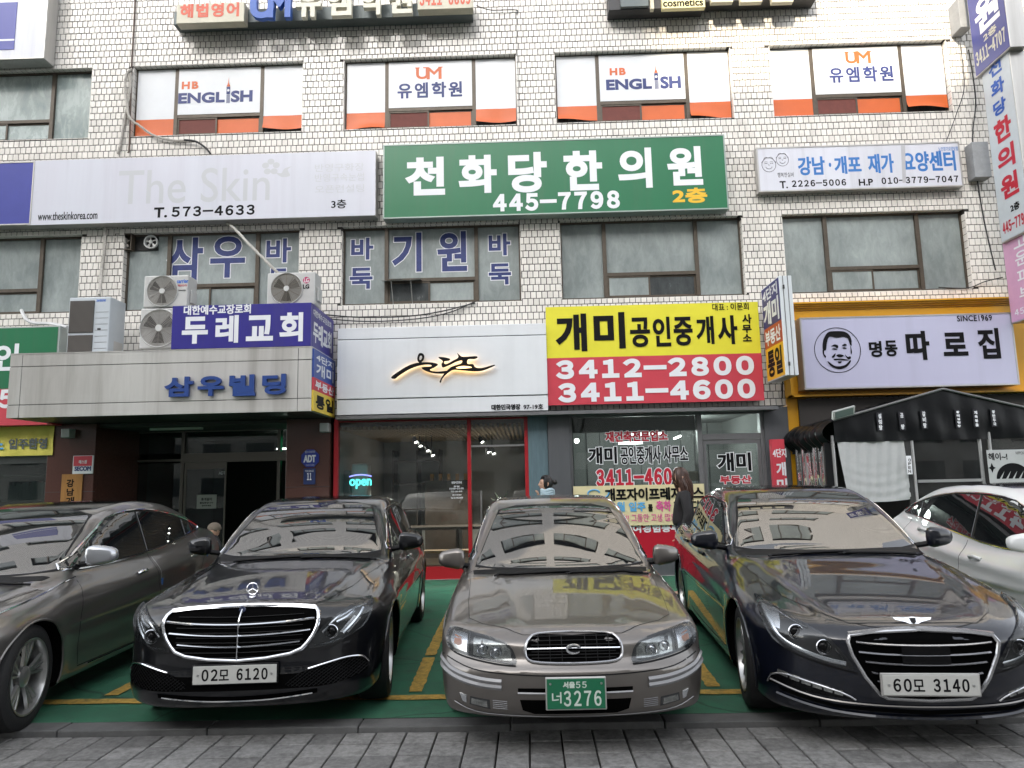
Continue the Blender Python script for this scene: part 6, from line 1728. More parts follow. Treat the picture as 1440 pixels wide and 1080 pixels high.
def build_car(B, t, pm, hres=.03, arch_lip=True):
    """body shell with cut wheel arches"""
    P, F_ = surface_nets(B, hres)
    r = B.ar
    for ya in (B.fa, B.ra):
        d = np.hypot(P[:, 1] - ya, P[:, 2] - B.wz); s_ = np.abs(P[:, 0]) > B.hw * .55
        nearr = s_ & (np.abs(d - r) < hres * .75) & (P[:, 2] > B.zb + .015)
        ang = np.arctan2(P[nearr, 2] - B.wz, P[nearr, 1] - ya)
        Q = P[nearr].copy(); Q[:, 1] = ya + r * np.cos(ang); Q[:, 2] = B.wz + r * np.sin(ang)
        sd = np.sign(Q[:, 0])
        O = np.stack([sd * 1.3, Q[:, 1], Q[:, 2]], 1); D = np.stack([-sd, 0 * sd, 0 * sd], 1)
        R_, ok = B.cast(O, D, 1.0); Q[ok] = R_[ok]; P[nearr] = Q
        C = P[F_].mean(1); dd = np.hypot(C[:, 1] - ya, C[:, 2] - B.wz)
        kill = (dd < r - .002) & (np.abs(C[:, 0]) > B.hw * .55)
        F_ = F_[~kill]
    used = np.unique(F_); rm = -np.ones(len(P), int); rm[used] = np.arange(len(used)); P = P[used]; F_ = rm[F_]
    body = finish('body', P, F_.tolist(), B.normal(P), pm, t)
    for ya in (B.fa, B.ra):
        for sd in (-1, 1):
            angs = np.linspace(-.35, PI + .35, 40); yy = ya + r * np.cos(angs); zz = B.wz + r * np.sin(angs); ok0 = zz > B.zb
            Pp, ok = B.on('S', yy[ok0], zz[ok0], sd); Pp = Pp[ok]
            mb = MB(); k = len(Pp); xi = sd * B.hw * .52
            vs = [tuple(p) for p in Pp] + [(xi, p[1], p[2]) for p in Pp]
            fs = [(i, i + 1, k + i + 1, k + i) for i in range(k - 1)]
            mb.add(vs, fs); mb.add([(xi, ya - r, B.zb + .03), (xi, ya + r, B.zb + .03), (xi, ya + r, B.wz + r), (xi, ya - r, B.wz + r)], [(0, 1, 2, 3)])
            mb.build('wheel_well', M_well, t)
            if arch_lip:
                MB().tube([Vector(p) + Vector((sd * .001, 0, 0)) for p in Pp], .008, 6).build('arch_lip', pm, t, smooth=True)
    MB().box(-B.hw * .8, B.hw * .8, .5, B.L - .5, B.zb - .02, B.zb + .03).build('underbody', M_well, t)
    return body
WHEELS = {}
def wheel_geo(R_, rim, w, style):
    """wheel along +x (outside), centred at the hub; returns mesh data for tyre, rim, hub"""
    key = (R_, rim, style)
    if key in WHEELS: return WHEELS[key]
    ty = MB().lathe([(-w / 2, rim * .98), (-w / 2, R_ * .90), (-w / 2 + .018, R_ * .975), (-w / 4, R_), (0, R_ * 1.002), (w / 4, R_), (w / 2 - .018, R_ * .975), (w / 2 - .002, R_ * .90), (w / 2 + .001, rim * 1.12), (w / 2 - .006, rim * 1.03), (w / 2 - .01, rim)], (0, 0, 0), (1, 0, 0), 56)
    rm = MB().lathe([(w / 2 - .012, rim * 1.0), (w / 2 - .002, rim * 1.01), (w / 2 - .004, rim * .965), (w / 2 - .02, rim * .94), (w / 2 - .10, rim * .90), (-w / 2, rim * .92)], (0, 0, 0), (1, 0, 0), 56)
    xo = w / 2 - .025
    def spoke(a0, a1, wa, wb, r0, r1, th=.02, dish=.02, skew=0):
        ca, sa = math.cos(a0), math.sin(a0); cb, sb = math.cos(a1), math.sin(a1)
        p0 = Vector((0, ca, sa)) * r0; p1 = Vector((0, cb, sb)) * r1; d = (p1 - p0).normalized(); c = Vector((1, 0, 0)).cross(d)
        vs = []
        for (p, ww, xx) in ((p0, wa, xo - dish), ((p0 + p1) / 2, (wa + wb) / 2, xo - dish * .3), (p1, wb, xo - .002)):
            for (s_, dx) in ((-1, -th), (-.55, 0), (.55, 0), (1, -th)): vs.append(p + c * ww * s_ * .5 + Vector((xx + dx, 0, 0)))
        fs = []
        for i in (0, 1):
            for j in range(3): fs.append((4 * i + j, 4 * i + j + 1, 4 * i + j + 5, 4 * i + j + 4))
        fs += [tuple(reversed(f)) for f in fs]
        rm.add(vs, fs[:len(fs) // 2])
    n, kind = style
    for k in range(n):
        a = 2 * PI * k / n + .2
        if kind == 'twin':
            for s_ in (-1, 1): spoke(a + s_ * .13, a + s_ * .17, .030, .034, rim * .22, rim * .95)
        elif kind == 'triple':
            for s_ in (-1, 0, 1): spoke(a + s_ * .13, a + s_ * .24, .026, .026 if s_ else .018, rim * .25, rim * .95)
        elif kind == 'swirl':
            for s_ in (-1, 1): spoke(a + s_ * .10, a + .12 + s_ * .20, .030, .028, rim * .2, rim * .95)
        else: spoke(a, a, .06, .045, rim * .2, rim * .95)
    rm.lathe([(xo - .05, rim * .30), (xo - .012, rim * .28), (xo - .002, rim * .2), (xo + .004, rim * .15), (xo + .004, .0)], (0, 0, 0), (1, 0, 0), 28)
    dk = MB().lathe([(xo - .09, 0), (xo - .09, rim * .60)], (0, 0, 0), (1, 0, 0), 28).lathe([(xo - .12, rim * .3), (xo - .12, rim * .93)], (0, 0, 0), (1, 0, 0), 28, mi=1)
    WHEELS[key] = (ty, rm, dk); return WHEELS[key]
def add_wheels(B, t, R_, rim, w, style, rim_m=None, steer=0.0, track=None):
    ty, rm, dk = wheel_geo(R_, rim, w, style); meshes = None
    for ya in (B.fa, B.ra):
        for sd in (1, -1):
            if meshes is None:
                h = dk.build('wheel', [M_steel, M_well], t); a = ty.build('tyre', M_tyre, h, smooth=True); b = rm.build('rim', rim_m or M_alloy, h, smooth=True)
                h.name = 'wheel'; meshes = (h.data, a.data, b.data)
            else:
                h = bpy.data.objects.new('wheel', meshes[0]); COL.objects.link(h); h.parent = t
                for nm, me in (('tyre', meshes[1]), ('rim', meshes[2])):
                    o = bpy.data.objects.new(nm, me); COL.objects.link(o); o.parent = h
            xx = (track or (B.hw - .015)) - w / 2
            h.location = (sd * xx, ya, R_ * .985)
            h.rotation_euler = (0, 0, (PI if sd < 0 else 0) + (steer if ya == B.fa else 0))
def number_plate(B, t, w, h, z, y, bg, fg, texts, frame=M_rubber, x=0.0):
    fr = Fr((x, y, z), (1, 0, 0), (0, 0, 1), (0, -1, 0))
    mb = MB().obox(fr.o, fr.R, fr.U, fr.N, -w / 2 - .008, w / 2 + .008, -h / 2 - .008, h / 2 + .008, -.02, .0)
    p = mb.build('number_plate', frame, t, bevel=.004, seg=1)
    MB().obox(fr.o, fr.R, fr.U, fr.N, -w / 2, w / 2, -h / 2, h / 2, .0005, .004).build('plate_face', bg, p, bevel=.0015, seg=1)
    for s, x0, x1, z0, z1, bd in texts: text(s, x0, x1, z0, z1, fr, .0048, fg, p, bold=bd, name='characters', raw=True)
    for sx in (-1, 1): MB().lathe([(0, .007), (.004, .006), (.005, 0)], fr.p(sx * w * .44, h * .34 if h > .13 else .0, .004), (0, -1, 0), 10).build('bolt', M_steel, p)
    return p
def mirror(B, t, x, y, z, m, sx=.11, sy=.06, sz=.075, tilt=0.0, stalk=True):
    for sd in (-1, 1):
        n = 16; vs = []; fs = []
        for i in range(n // 2 + 1):
            th = PI * i / (n // 2)
            for j in range(n):
                q = 2 * PI * j / n; cx, cy, cz = math.sin(th) * math.cos(q), math.sin(th) * math.sin(q), math.cos(th)
                e = .62; pw = lambda v: math.copysign(abs(v) ** e, v)
                X = pw(cx) * sx; Y = pw(cy) * sy; Z = pw(cz) * sz
                if Y > 0: Y *= .55
                Z *= 1 - .25 * (X / sx if True else 0)
                vs.append((sd * (x + X), y + Y + .25 * X, z + Z))
        for i in range(n // 2):
            for j in range(n):
                f = (i * n + j, (i + 1) * n + j, (i + 1) * n + (j + 1) % n, i * n + (j + 1) % n); fs.append(f if sd > 0 else f[::-1])
        o = MB().add(vs, fs).build('wing_mirror', m, t, smooth=True)
        MB().tube([(sd * (x - sx * .8), y + .0, z - sz * .7), (sd * (x - sx - .07), y + .03, z - sz * .95)], .022, 8).build('mirror_arm', M_rubber, o, smooth=True)
def wipers(B, t, y0, sp=.62):
    mb = MB()
    for x0, x1 in ((-.50, .12), (.05, .62)):
        P, N_ = onpath(B, 'T', [(x0, y0 - .02), (x0 + .03, y0 + .01), (x1, y0 + .045)], .016, smooth=1)
        mb.tube(P, .008, 5)
        P, N_ = onpath(B, 'T', [((x0 + x1) / 2 - .3, y0 + .015), ((x0 + x1) / 2 + .33, y0 + .05)], .008, smooth=1)
        mb.tube(P, .007, 5)
    mb.build('wipers', M_rubber, t)
def handle(B, t, y, z, m, sides=(-1, 1), L_=.17):
    for sd in sides:
        P, N_ = onpath(B, 'S', [(y - L_ / 2, z), (y - L_ / 3, z), (y + L_ / 3, z + .004), (y + L_ / 2, z + .004)], .0, sd, 1, step=.02)
        k = len(P); pts = [p + n * (.004 + .028 * math.sin(PI * i / (k - 1)) ** .6) for i, (p, n) in enumerate(zip(P, N_))]
        o = MB().tube(pts, .015, 8).build('door_handle', m, t, smooth=True)
        a = [(y + .055 * math.cos(q), z + .028 * math.sin(q)) for q in [k_ * PI / 6 for k_ in range(12)]]
        patch(B, 'handle_recess', 'S', a, .0012, [c for c in t.children if c.name.startswith('body')][0].data.materials[0], o, sd, smooth=1, skirt=False)
def mesh_pattern(B, name, t, poly, m, spacing=.03, off=.004, view='F'):
    """fine diamond grating inside an air intake: too many strands to pick apart"""
    A = np.array(poly); mb = MB(); x0, x1 = A[:, 0].min(), A[:, 0].max(); z0, z1 = A[:, 1].min(), A[:, 1].max()
    k = x0 - (z1 - z0)
    while k < x1 + (z1 - z0):
        for s_ in (1, -1):
            seg = []
            for i in range(22):
                zz = z0 + (z1 - z0) * i / 21; xx = k + s_ * (zz - z0) * 1.4
                if inside2(poly, np.array([[xx, zz]]))[0]: seg.append((xx, zz))
                elif len(seg) > 1: bar(B, '', view, seg, .0022, off, None, None, smooth=1, n=3, mb=mb); seg = []
                else: seg = []
            if len(seg) > 1: bar(B, '', view, seg, .0022, off, None, None, smooth=1, n=3, mb=mb)
        k += spacing
    if mb.f: mb.build(name, m, t, kind='stuff')
def mirx(p): return [(-a, b) for a, b in p]
def headlamp(B, t, poly, cfg, side, view='F'):
    """housing, reflector parts and a clear cover"""
    pl = poly if side > 0 else mirx(poly)
    h = patch(B, 'headlight', view, pl, .002, M_lampin, t, step=.025)
    sx = 1 if side > 0 else -1
    for kind, *a in cfg:
        if kind == 'bowl':
            x, z, r = a; P, ok = B.on(view, [sx * x], [z]); n = Vector((0, -1, .0)); c = Vector(P[0]) + n * .012
            MB().lathe([(.012, r), (.016, r * .92), (.004, r * .78), (-.004, r * .7)], c, n, 28).build('projector_ring', M_refl, h, smooth=True)
            MB().lathe([(.0, r * .7), (.010, r * .5), (.016, r * .25), (.018, 0.0)], c, n, 24).build('projector_lens', M_gloss, h, smooth=True)
        elif kind == 'dish':
            x, z, r = a; P, ok = B.on(view, [sx * x], [z]); c = Vector(P[0]) + Vector((0, -.012, 0))
            MB().lathe([(.008, r), (.004, r * .9), (-.004, r * .6), (.0, r * .3), (.006, r * .18), (.007, 0)], c, (0, -1, 0), 24).build('reflector_dish', M_refl, h, smooth=True)
        elif kind == 'strip':
            pts, w = a; strip(B, 'light_strip', view, [(sx * p[0], p[1]) for p in pts], w, .006, M_refl, h, smooth=3, raise_=.004)
        elif kind == 'panel':
            pts, mm = a; patch(B, 'reflector', view, [(sx * p[0], p[1]) for p in pts], .005, mm, h, smooth=1)
    patch(B, 'lens_cover', view, pl, .020, M_clearl, h, step=.03)
    return h
def half(pts):      # mirror a half outline given from the centre top round to the centre bottom
    return pts + [(-a, b) for a, b in pts[::-1] if abs(a) > 1e-6]
def sedan(name, label, loc, yaw, B, pm, cfg, group=None):
    t = thing(name, (loc[0], loc[1], 0.0), label, 'car', group, rz=math.radians(yaw), local=True)
    t.rotation_euler = (math.radians(cfg.get('pitch', 0)), 0, math.radians(yaw))
    t.location.z = cfg.get('dz', 0)
    build_car(B, t, pm, cfg.get('res', .03))
    # glass
    ws = cfg['windscreen']
    patch(B, 'windscreen_seal', 'F', half([(a * 1.025 if a else 0, b + (.012 if i < 2 or True and b > 1.2 else -.015)) for i, (a, b) in enumerate(ws)]), .0015, M_rubber, t, smooth=1, skirt=False)
    patch(B, 'windscreen', 'F', half(ws), .004, M_cglass, t, smooth=2)
    if 'rear_glass' in cfg: patch(B, 'rear_window', 'R', half(cfg['rear_glass']), .004, M_cglass, t, smooth=2)
    # bonnet
    hd = half(cfg['bonnet'])
    patch(B, 'bonnet', 'T', hd, .003, pm, t, smooth=1, step=.045)
    strip(B, 'shut_line', 'T', hd, .008, .0012, M_rubber, t, smooth=1, closed=True)
    for s_ in (-1, 1): patch(B, 'tail_lamp', 'R', [(s_ * .42, .80), (s_ * .42, .92), (s_ * .72, .95), (s_ * .74, .84)], .004, mat('tail_red', (.25, .005, .008), .1), t, smooth=1)
    # cowl
    c = cfg['cowl']; patch(B, 'cowl', 'T', half(c), .002, M_rubber, t, smooth=1)
    wipers(B, t, c[0][1] - .02)
    if cfg.get('roof_panel'): patch(B, 'roof_panel', 'T', half(cfg['roof_panel']), .003, M_gloss, t, smooth=2, step=.06)
    for sd in (-1, 1):
        d = cfg['dlo']; patch(B, 'window_surround', 'S', d, .0018, M_rubber, t, sd, smooth=2, step=.05, skirt=False)
        A = np.array(catmull(d, 2)); bp = cfg['pillars']
        # individual panes between the pillars
        edges = [A[:, 0].min() - .1] + bp + [A[:, 0].max() + .1]
        cx = A.mean(0); inner = [tuple(cx + (p - cx) * np.array([1 - .018 / max(.02, abs(p[0] - cx[0])) if abs(p[0] - cx[0]) > .05 else 1, 1 - .018 / max(.03, abs(p[1] - cx[1])) if abs(p[1] - cx[1]) > .05 else 1])) for p in A]
        for i in range(len(edges) - 1):
            lo, hi = edges[i] + .02, edges[i + 1] - .02
            q = clip(clip(inner, lo, 1), hi, -1)
            if len(q) > 2: patch(B, 'side_window', 'S', q, .004, M_cglass, t, sd, smooth=1, step=.06)
        if cfg.get('dtrim'): bar(B, 'window_trim', 'S', d, cfg.get('dtr', .007), .004, cfg['dtrim'], t, sd, 2, True)
        for ln in cfg['lines']: strip(B, 'shut_line', 'S', ln, .007, .0012, M_rubber, t, sd, smooth=3)
    for (y, z) in cfg['handles']: handle(B, t, y, z, cfg.get('hm', pm))
    mirror(B, t, *cfg['mirror'], cfg.get('mm', pm))
    add_wheels(B, t, *cfg['wheels'], steer=cfg.get('steer', 0), track=cfg.get('track'))
    return t
def dlo(B, z0, zmax, rest):
    """side glass outline: front edge follows the windscreen pillar, then the given points round the top, rear tip and belt line"""
    R_ = np.array(B.roof); zz = np.linspace(B.roof[0][1], 1.44, 200); yy = np.linspace(B.roof[0][0], 2.9, 400); prof = hz(yy, B.roof)
    def inv(z): return float(yy[np.argmax(prof >= z)])
    out = []
    for k in range(5):
        z = z0 + .02 + (zmax - .05 - z0) * k / 4
        out.append((inv(z) + B.wcurve * .55 + .085 + .03 * (k / 4) ** 2, z))
    return out + rest
def clip(poly, v, s):
    out = []
    for i in range(len(poly)):
        a, b = poly[i - 1], poly[i]; ia, ib = s * (a[0] - v) >= 0, s * (b[0] - v) >= 0
        if ia != ib:
            k = (v - a[0]) / (b[0] - a[0]); out.append((v, a[1] + k * (b[1] - a[1])))
        if ib: out.append(tuple(b))
    return out
LOC = dict(ME=(-1.88, -7.34, 3.7), SM=(.245, -7.66, .7), GE=(2.25, -7.70, -4.3), HG=(-4.20, -7.98, 3.9), YF=(4.80, -7.95, -1.6))
DOORS = [[(1.42, .30), (1.38, .55), (1.42, .75), (1.50, .93)], [(2.62, .27), (2.60, .6), (2.58, .95)], [(3.62, .95), (3.58, .75), (3.40, .55), (3.28, .40), (3.25, .28)], [(1.42, .27), (2.6, .25), (3.25, .27)]]
# ---------------------------------------------------------------- black saloon with upright star ornament
P_black = paint('black_car_paint', (.0022, .0026, .004), .0)
BM = Body(hw=.885, L=4.90, H=1.455, zb=.17, plan=[(0, .95), (.5, .975), (1.2, 1), (3.5, 1), (4.3, .965), (4.9, .90)],
  side=[(.1, .10), (.25, .035), (.45, .010), (.62, 0), (.75, .012), (.9, .05), (1.0, .09), (1.3, .25)], crease=.010, cz0=.66, cz1=.035, fa=.86, ra=3.80, wz=.335, ar=.365, flare=.012,
  nose=[(.1, .14), (.22, .03), (.30, .0), (.42, .02), (.55, .03), (.70, .04), (.80, .12)], bow=.09, corner=.40, tail=[(.2, .12), (.5, 0), (.9, .06), (1.05, .15)],
  hood=[(0, .735), (.10, .785), (.3, .83), (.7, .885), (1.2, .94), (1.55, .97), (2.5, .985), (4.0, 1.03), (4.6, 1.04), (4.9, 1.0)], crown=.055, crown2=.05, ridge=.010, ridgex=[(0, .42), (.6, .55), (1.5, .66)], ks=.09, kf=.055,
  roof=[(1.25, .78), (1.46, .95), (1.69, 1.10), (1.93, 1.245), (2.18, 1.36), (2.5, 1.43), (3.0, 1.455), (3.5, 1.42), (3.9, 1.30), (4.3, 1.13), (4.55, 1.02), (4.9, .85)], rscale=[(1.3, .82), (2.2, .90), (2.8, 1), (3.5, 1), (4.2, .85)],
  wcurve=.15, rcrown=.03, gw=[(1.2, .82), (1.8, .87), (2.8, .885), (3.8, .85), (4.5, .72)], tumble=.34, kc=.09, kj=.035, wy=2.5)
t = merc = sedan('parked_car', 'glossy black saloon with chrome louvred grille and upright round bonnet ornament, parked left of centre', LOC['ME'], LOC['ME'][2], BM, P_black, dict(
  windscreen=[(0, 1.40), (.33, 1.39), (.50, 1.36), (.56, 1.25), (.62, 1.12), (.675, 1.0), (.4, .985), (0, .98)],
  bonnet=[(0, .13), (.42, .15), (.52, .25), (.62, .60), (.70, 1.2), (.73, 1.42), (.4, 1.40), (0, 1.38)], cowl=[(0, 1.43), (.4, 1.45), (.68, 1.55), (.70, 1.62), (.4, 1.56), (0, 1.52)],
  roof_panel=[(0, 2.55), (.42, 2.6), (.45, 3.2), (0, 3.3)],
  dlo=dlo(BM, .985, 1.36, [(2.75, 1.365), (3.1, 1.365), (3.5, 1.315), (3.85, 1.20), (4.12, 1.075), (3.6, 1.04), (2.6, 1.0), (2.0, .985)]), dsm=2, pillars=[2.66, 3.66], dtrim=M_chrome, dtr=.006, lines=DOORS,
  handles=[(2.45, .86), (3.45, .885)], hm=M_chrome, mirror=(.93, 1.78, 1.06), mm=P_black, wheels=(.335, .235, .235, (5, 'twin')), steer=0.06, res=.028))
gr = half([(0, .785), (.40, .777), (.468, .762), (.492, .722), (.482, .655), (.43, .567), (.33, .507), (0, .475)])
g_ = patch(BM, 'grille', 'F', gr, .003, M_void, t, smooth=2)
bar(BM, 'grille_frame', 'F', gr, .012, .010, M_chrome, g_, smooth=2, closed=True, n=8)
strip(BM, 'grille_brow', 'F', [(-.46, .768), (-.3, .782), (0, .79), (.3, .782), (.46, .768)], .040, .014, M_chrome, g_, smooth=3, raise_=.012)
for z, w in ((.695, .468), (.628, .445), (.560, .385)):
    strip(BM, 'slat', 'F', [(-w, z + .018), (-w * .5, z + .004), (0, z - .002), (w * .5, z + .004), (w, z + .018)], .014, .012, M_chrome, g_, smooth=3, raise_=.008)
bar(BM, 'centre_bar', 'F', [(0, .775), (0, .48)], .006, .014, M_chrome, g_, smooth=1)
m_ = MB()
for k in range(9):
    z = .50 + k * .03; bar(BM, '', 'F', [(-.40, z), (0, z - .006), (.40, z)], .003, .006, None, None, smooth=1, mb=m_)
m_.build('inner_ribs', M_rubber, g_)
HL = [(.445, .53), (.492, .625), (.576, .705), (.69, .765), (.775, .782), (.79, .72), (.745, .627), (.626, .565)]
for s_ in (-1, 1):
    headlamp(BM, t, HL, [('bowl', .575, .625, .046), ('strip', [(.52, .62), (.60, .70), (.70, .745), (.76, .755)], .016), ('strip', [(.64, .60), (.69, .65), (.73, .70), (.75, .735)], .022), ('strip', [(.60, .675), (.66, .70), (.70, .73)], .018), ('panel', [(.62, .61), (.67, .60), (.74, .68), (.70, .70)], M_refl), ('strip', [(.47, .548), (.56, .553), (.62, .572)], .010)], s_)
IN = [(.30, .325), (.40, .39), (.476, .405), (.645, .440), (.755, .425), (.785, .36), (.745, .325), (.6, .302), (.42, .30)]
patch(BM, 'centre_intake', 'F', [(-.40, .385), (.40, .385), (.40, .30), (-.40, .30)], .003, M_void, t, smooth=1)
for s_ in (-1, 1):
    pl = IN if s_ > 0 else mirx(IN)
    i_ = patch(BM, 'side_intake', 'F', pl, .004, M_void, t, smooth=2)
    mesh_pattern(BM, 'intake_mesh', i_, catmull(pl, 3), M_rubber, .028, .006)
    bar(BM, 'intake_trim', 'F', [(s_ * a, b) for a, b in ((.44, .408), (.55, .432), (.66, .447), (.745, .432), (.785, .385))], .006, .006, M_chrome, i_, smooth=3)
strip(BM, 'splitter_slot', 'F', [(-.50, .272), (0, .248), (.50, .272)], .030, .002, M_void, t)
strip(BM, 'splitter_trim', 'F', [(-.47, .262), (-.2, .240), (0, .236), (.2, .240), (.47, .262)], .010, .008, M_chrome, t, raise_=.005)
for s_ in (-1, 1): strip(BM, 'bumper_line', 'F', [(s_ * .50, .50), (s_ * .6, .535), (s_ * .70, .575), (s_ * .78, .62)], .006, .001, M_rubber, t)
P_, ok = BM.on('T', [0], [.30]); c_ = Vector(P_[0])
m_ = MB().tube([c_ + Vector((.038 * math.cos(a), -.002, .052 + .038 * math.sin(a))) for a in [k * PI / 16 for k in range(32)]], .0035, 6, closed=True)
for k in range(3): a = PI / 2 + k * 2 * PI / 3; m_.tube([c_ + Vector((0, -.002, .052)), c_ + Vector((.038 * math.cos(a), -.002, .052 + .038 * math.sin(a)))], [.005, .002], 6)
m_.tube([c_, c_ + Vector((0, 0, .016))], .005, 8)
o = m_.build('bonnet_ornament', M_chrome, t, smooth=True)
MB().lathe([(0, .026), (.006, .022), (.008, 0)], c_, (0, -.15, 1), 20).build('ornament_base', M_chrome, o, smooth=True)
P_, ok = BM.on('F', [0], [.775]); MB().lathe([(.022, .0), (.024, .018), (.018, .022)], P_[0], (0, -1, .2), 20).build('badge', mat('badge_blue', (.03, .04, .08), .2), t)
number_plate(BM, t, .52, .11, .402, -.012, PLATE_W, M_black, [('02', -.205, -.105, -.036, .036, .0025), ('모', -.098, -.035, -.034, .032, .0015), ('6120', .012, .205, -.036, .036, .0025)])
# ---------------------------------------------------------------- old silver saloon
P_silver = paint('warm_silver_paint', (.165, .150, .136), .75, rough=.32)
BS = Body(hw=.835, L=4.80, H=1.43, zb=.18, plan=[(0, .965), (.5, .98), (1.2, 1), (3.5, 1), (4.3, .965), (4.8, .91)],
  side=[(.1, .09), (.22, .03), (.40, .006), (.55, .0), (.70, .015), (.85, .05), (1.0, .10), (1.3, .25)], crease=.004, cz0=.60, cz1=.02, fa=.96, ra=3.66, wz=.315, ar=.345, flare=.014,
  nose=[(.1, .16), (.18, .06), (.26, .02), (.40, .0), (.455, .004), (.495, .035), (.53, .055), (.60, .075), (.66, .15)], bow=.11, corner=.19, tail=[(.2, .1), (.5, 0), (.9, .04), (1.0, .12)],
  hood=[(0, .60), (.10, .655), (.25, .695), (.6, .765), (1.0, .835), (1.35, .885), (2.5, .93), (4.0, .97), (4.6, .97), (4.8, .93)], crown=.03, crown2=.03, ridge=.008, ridgex=[(0, .30), (.6, .38), (1.5, .5)], ks=.055, kf=.04,
  roof=[(1.05, .72), (1.28, .885), (1.56, 1.06), (1.84, 1.225), (2.06, 1.34), (2.35, 1.41), (2.8, 1.43), (3.3, 1.39), (3.7, 1.22), (4.05, 1.03), (4.3, .93), (4.8, .7)], rscale=[(1.3, .80), (2.1, .88), (2.6, 1), (3.3, 1), (4.0, .8)],
  wcurve=.15, rcrown=.035, gw=[(1.1, .83), (1.6, .87), (2.6, .885), (3.6, .85), (4.3, .74)], tumble=.36, kc=.085, kj=.03, wy=2.4)
DS = [[(y - .08, z * .97) for y, z in l] for l in DOORS]
t = sm = sedan('parked_car', 'older warm silver saloon with a green licence plate and oval grille, parked in the middle', LOC['SM'], LOC['SM'][2], BS, P_silver, dict(
  windscreen=[(0, 1.355), (.33, 1.345), (.48, 1.31), (.555, 1.16), (.615, 1.01), (.65, .92), (.4, .905), (0, .90)],
  bonnet=[(0, .13), (.30, .15), (.55, .29), (.64, .40), (.665, .7), (.685, 1.24), (.4, 1.20), (0, 1.17)], cowl=[(0, 1.205), (.4, 1.235), (.67, 1.34), (.68, 1.41), (.4, 1.33), (0, 1.29)],
  dlo=dlo(BS, .93, 1.325, [(2.6, 1.335), (3.0, 1.31), (3.3, 1.235), (3.55, 1.11), (3.72, .985), (3.2, .965), (2.4, .95), (1.9, .935)]), dsm=2, pillars=[2.5, 3.38], dtrim=M_chrome, dtr=.004, lines=DS,
  handles=[(2.28, .80), (3.2, .82)], mirror=(.86, 1.52, .965), mm=P_silver, wheels=(.315, .205, .205, (7, 'plain')), res=.028))
gr = half([(0, .655), (.20, .649), (.258, .632), (.283, .60), (.287, .555), (.27, .518), (.20, .503), (0, .498)])
g_ = patch(BS, 'grille', 'F', gr, .003, M_void, t, smooth=2)
bar(BS, 'grille_frame', 'F', gr, .0085, .006, mat('satin_silver', (.45, .45, .46), .25, metal=.9), g_, smooth=2, closed=True, n=8)
for z in (.615, .545): bar(BS, 'slat', 'F', [(-.27, z), (0, z + .002), (.27, z)], .003, .008, M_rubber, g_, smooth=1)
bar(BS, 'slat', 'F', [(-.275, .578), (0, .582), (.275, .578)], .005, .013, M_refl, g_, smooth=1)
for z in (.635, .597, .562, .527): bar(BS, 'slat', 'F', [(-.25, z), (0, z + .002), (.25, z)], .003, .007, M_rubber, g_, smooth=1)
for x in (-.21, -.14, -.07, .07, .14, .21): bar(BS, 'upright', 'F', [(x, .64), (x, .51)], .0025, .008, M_rubber, g_, smooth=1)
P_, ok = BS.on('F', [0], [.58]); c_ = Vector(P_[0]) + Vector((0, -.022, 0))
m_ = MB().tube([c_ + Vector((.042 * math.cos(a), 0, .024 * math.sin(a))) for a in [(.3 + k * .39) for k in range(14)]], [.004 + .004 * math.sin(k / 13 * PI) for k in range(14)], 8)
m_.tube([c_ + Vector((.042 * math.cos(a), -.003, .024 * math.sin(a))) for a in [(2.6 + k * .30) for k in range(11)]], [.003 + .005 * math.sin(k / 10 * PI) for k in range(11)], 8)
m_.build('badge', M_chrome, g_, smooth=True)
HS = [(.345, .497), (.352, .552), (.378, .592), (.412, .61), (.536, .633), (.685, .655), (.735, .66), (.765, .63), (.762, .578), (.72, .545), (.615, .523), (.44, .502)]
m_mile = mat('lamp_grey_reflector', (.34, .35, .34), .16, metal=.8, var=.5, vscale=40, coords='obj')
for s_ in (-1, 1):
    headlamp(BS, t, HS, [('panel', [(.37, .515), (.375, .57), (.41, .60), (.53, .622), (.60, .632), (.60, .535), (.45, .515)], m_mile), ('panel', [(.64, .545), (.64, .640), (.735, .648), (.748, .60), (.72, .56)], M_refl),
        ('dish', .465, .560, .034), ('dish', .548, .575, .032), ('panel', [(.675, .57), (.675, .62), (.72, .63), (.725, .585)], mat('amber_lamp', (.45, .20, .12), .2)), ('strip', [(.625, .535), (.625, .64)], .006), ('strip', [(.38, .508), (.5, .518), (.60, .53)], .005)], s_)
    strip(BS, 'lamp_gasket', 'F', [(s_ * a, b) for a, b in [(.345, .488), (.44, .493), (.615, .514), (.72, .536), (.775, .575)]], .010, .003, M_rubber, t)
    for z0_ in (.405, .372):
        strip(BS, 'bumper_rib', 'F', [(s_ * a, b + z0_ - .405) for a, b in [(.43, .405), (.55, .412), (.66, .428), (.74, .450), (.79, .475), (.815, .49)]], .030, .004, mat('pale_bumper_rib', (.22, .22, .225), .35, coat=.5), t, raise_=.009)
    f_ = patch(BS, 'fog_lamp', 'F', [(s_ * a, b) for a, b in [(.50, .245), (.505, .298), (.62, .308), (.625, .262)]], .004, M_lampin, t, smooth=1)
    patch(BS, 'fog_reflector', 'F', [(s_ * a, b) for a, b in [(.515, .255), (.52, .29), (.61, .298), (.612, .268)]], .008, m_mile, f_, smooth=1)
    patch(BS, 'side_marker', 'F', [(s_ * a, b) for a, b in [(.645, .268), (.645, .312), (.685, .32), (.668, .275)]], .005, M_refl, t, smooth=1)
    for k in range(5): bar(BS, 'vent_rib', 'F', [(s_ * .40, .292 - .011 * k), (s_ * .485, .296 - .011 * k)], .0028, .001, M_grey, t, smooth=1)
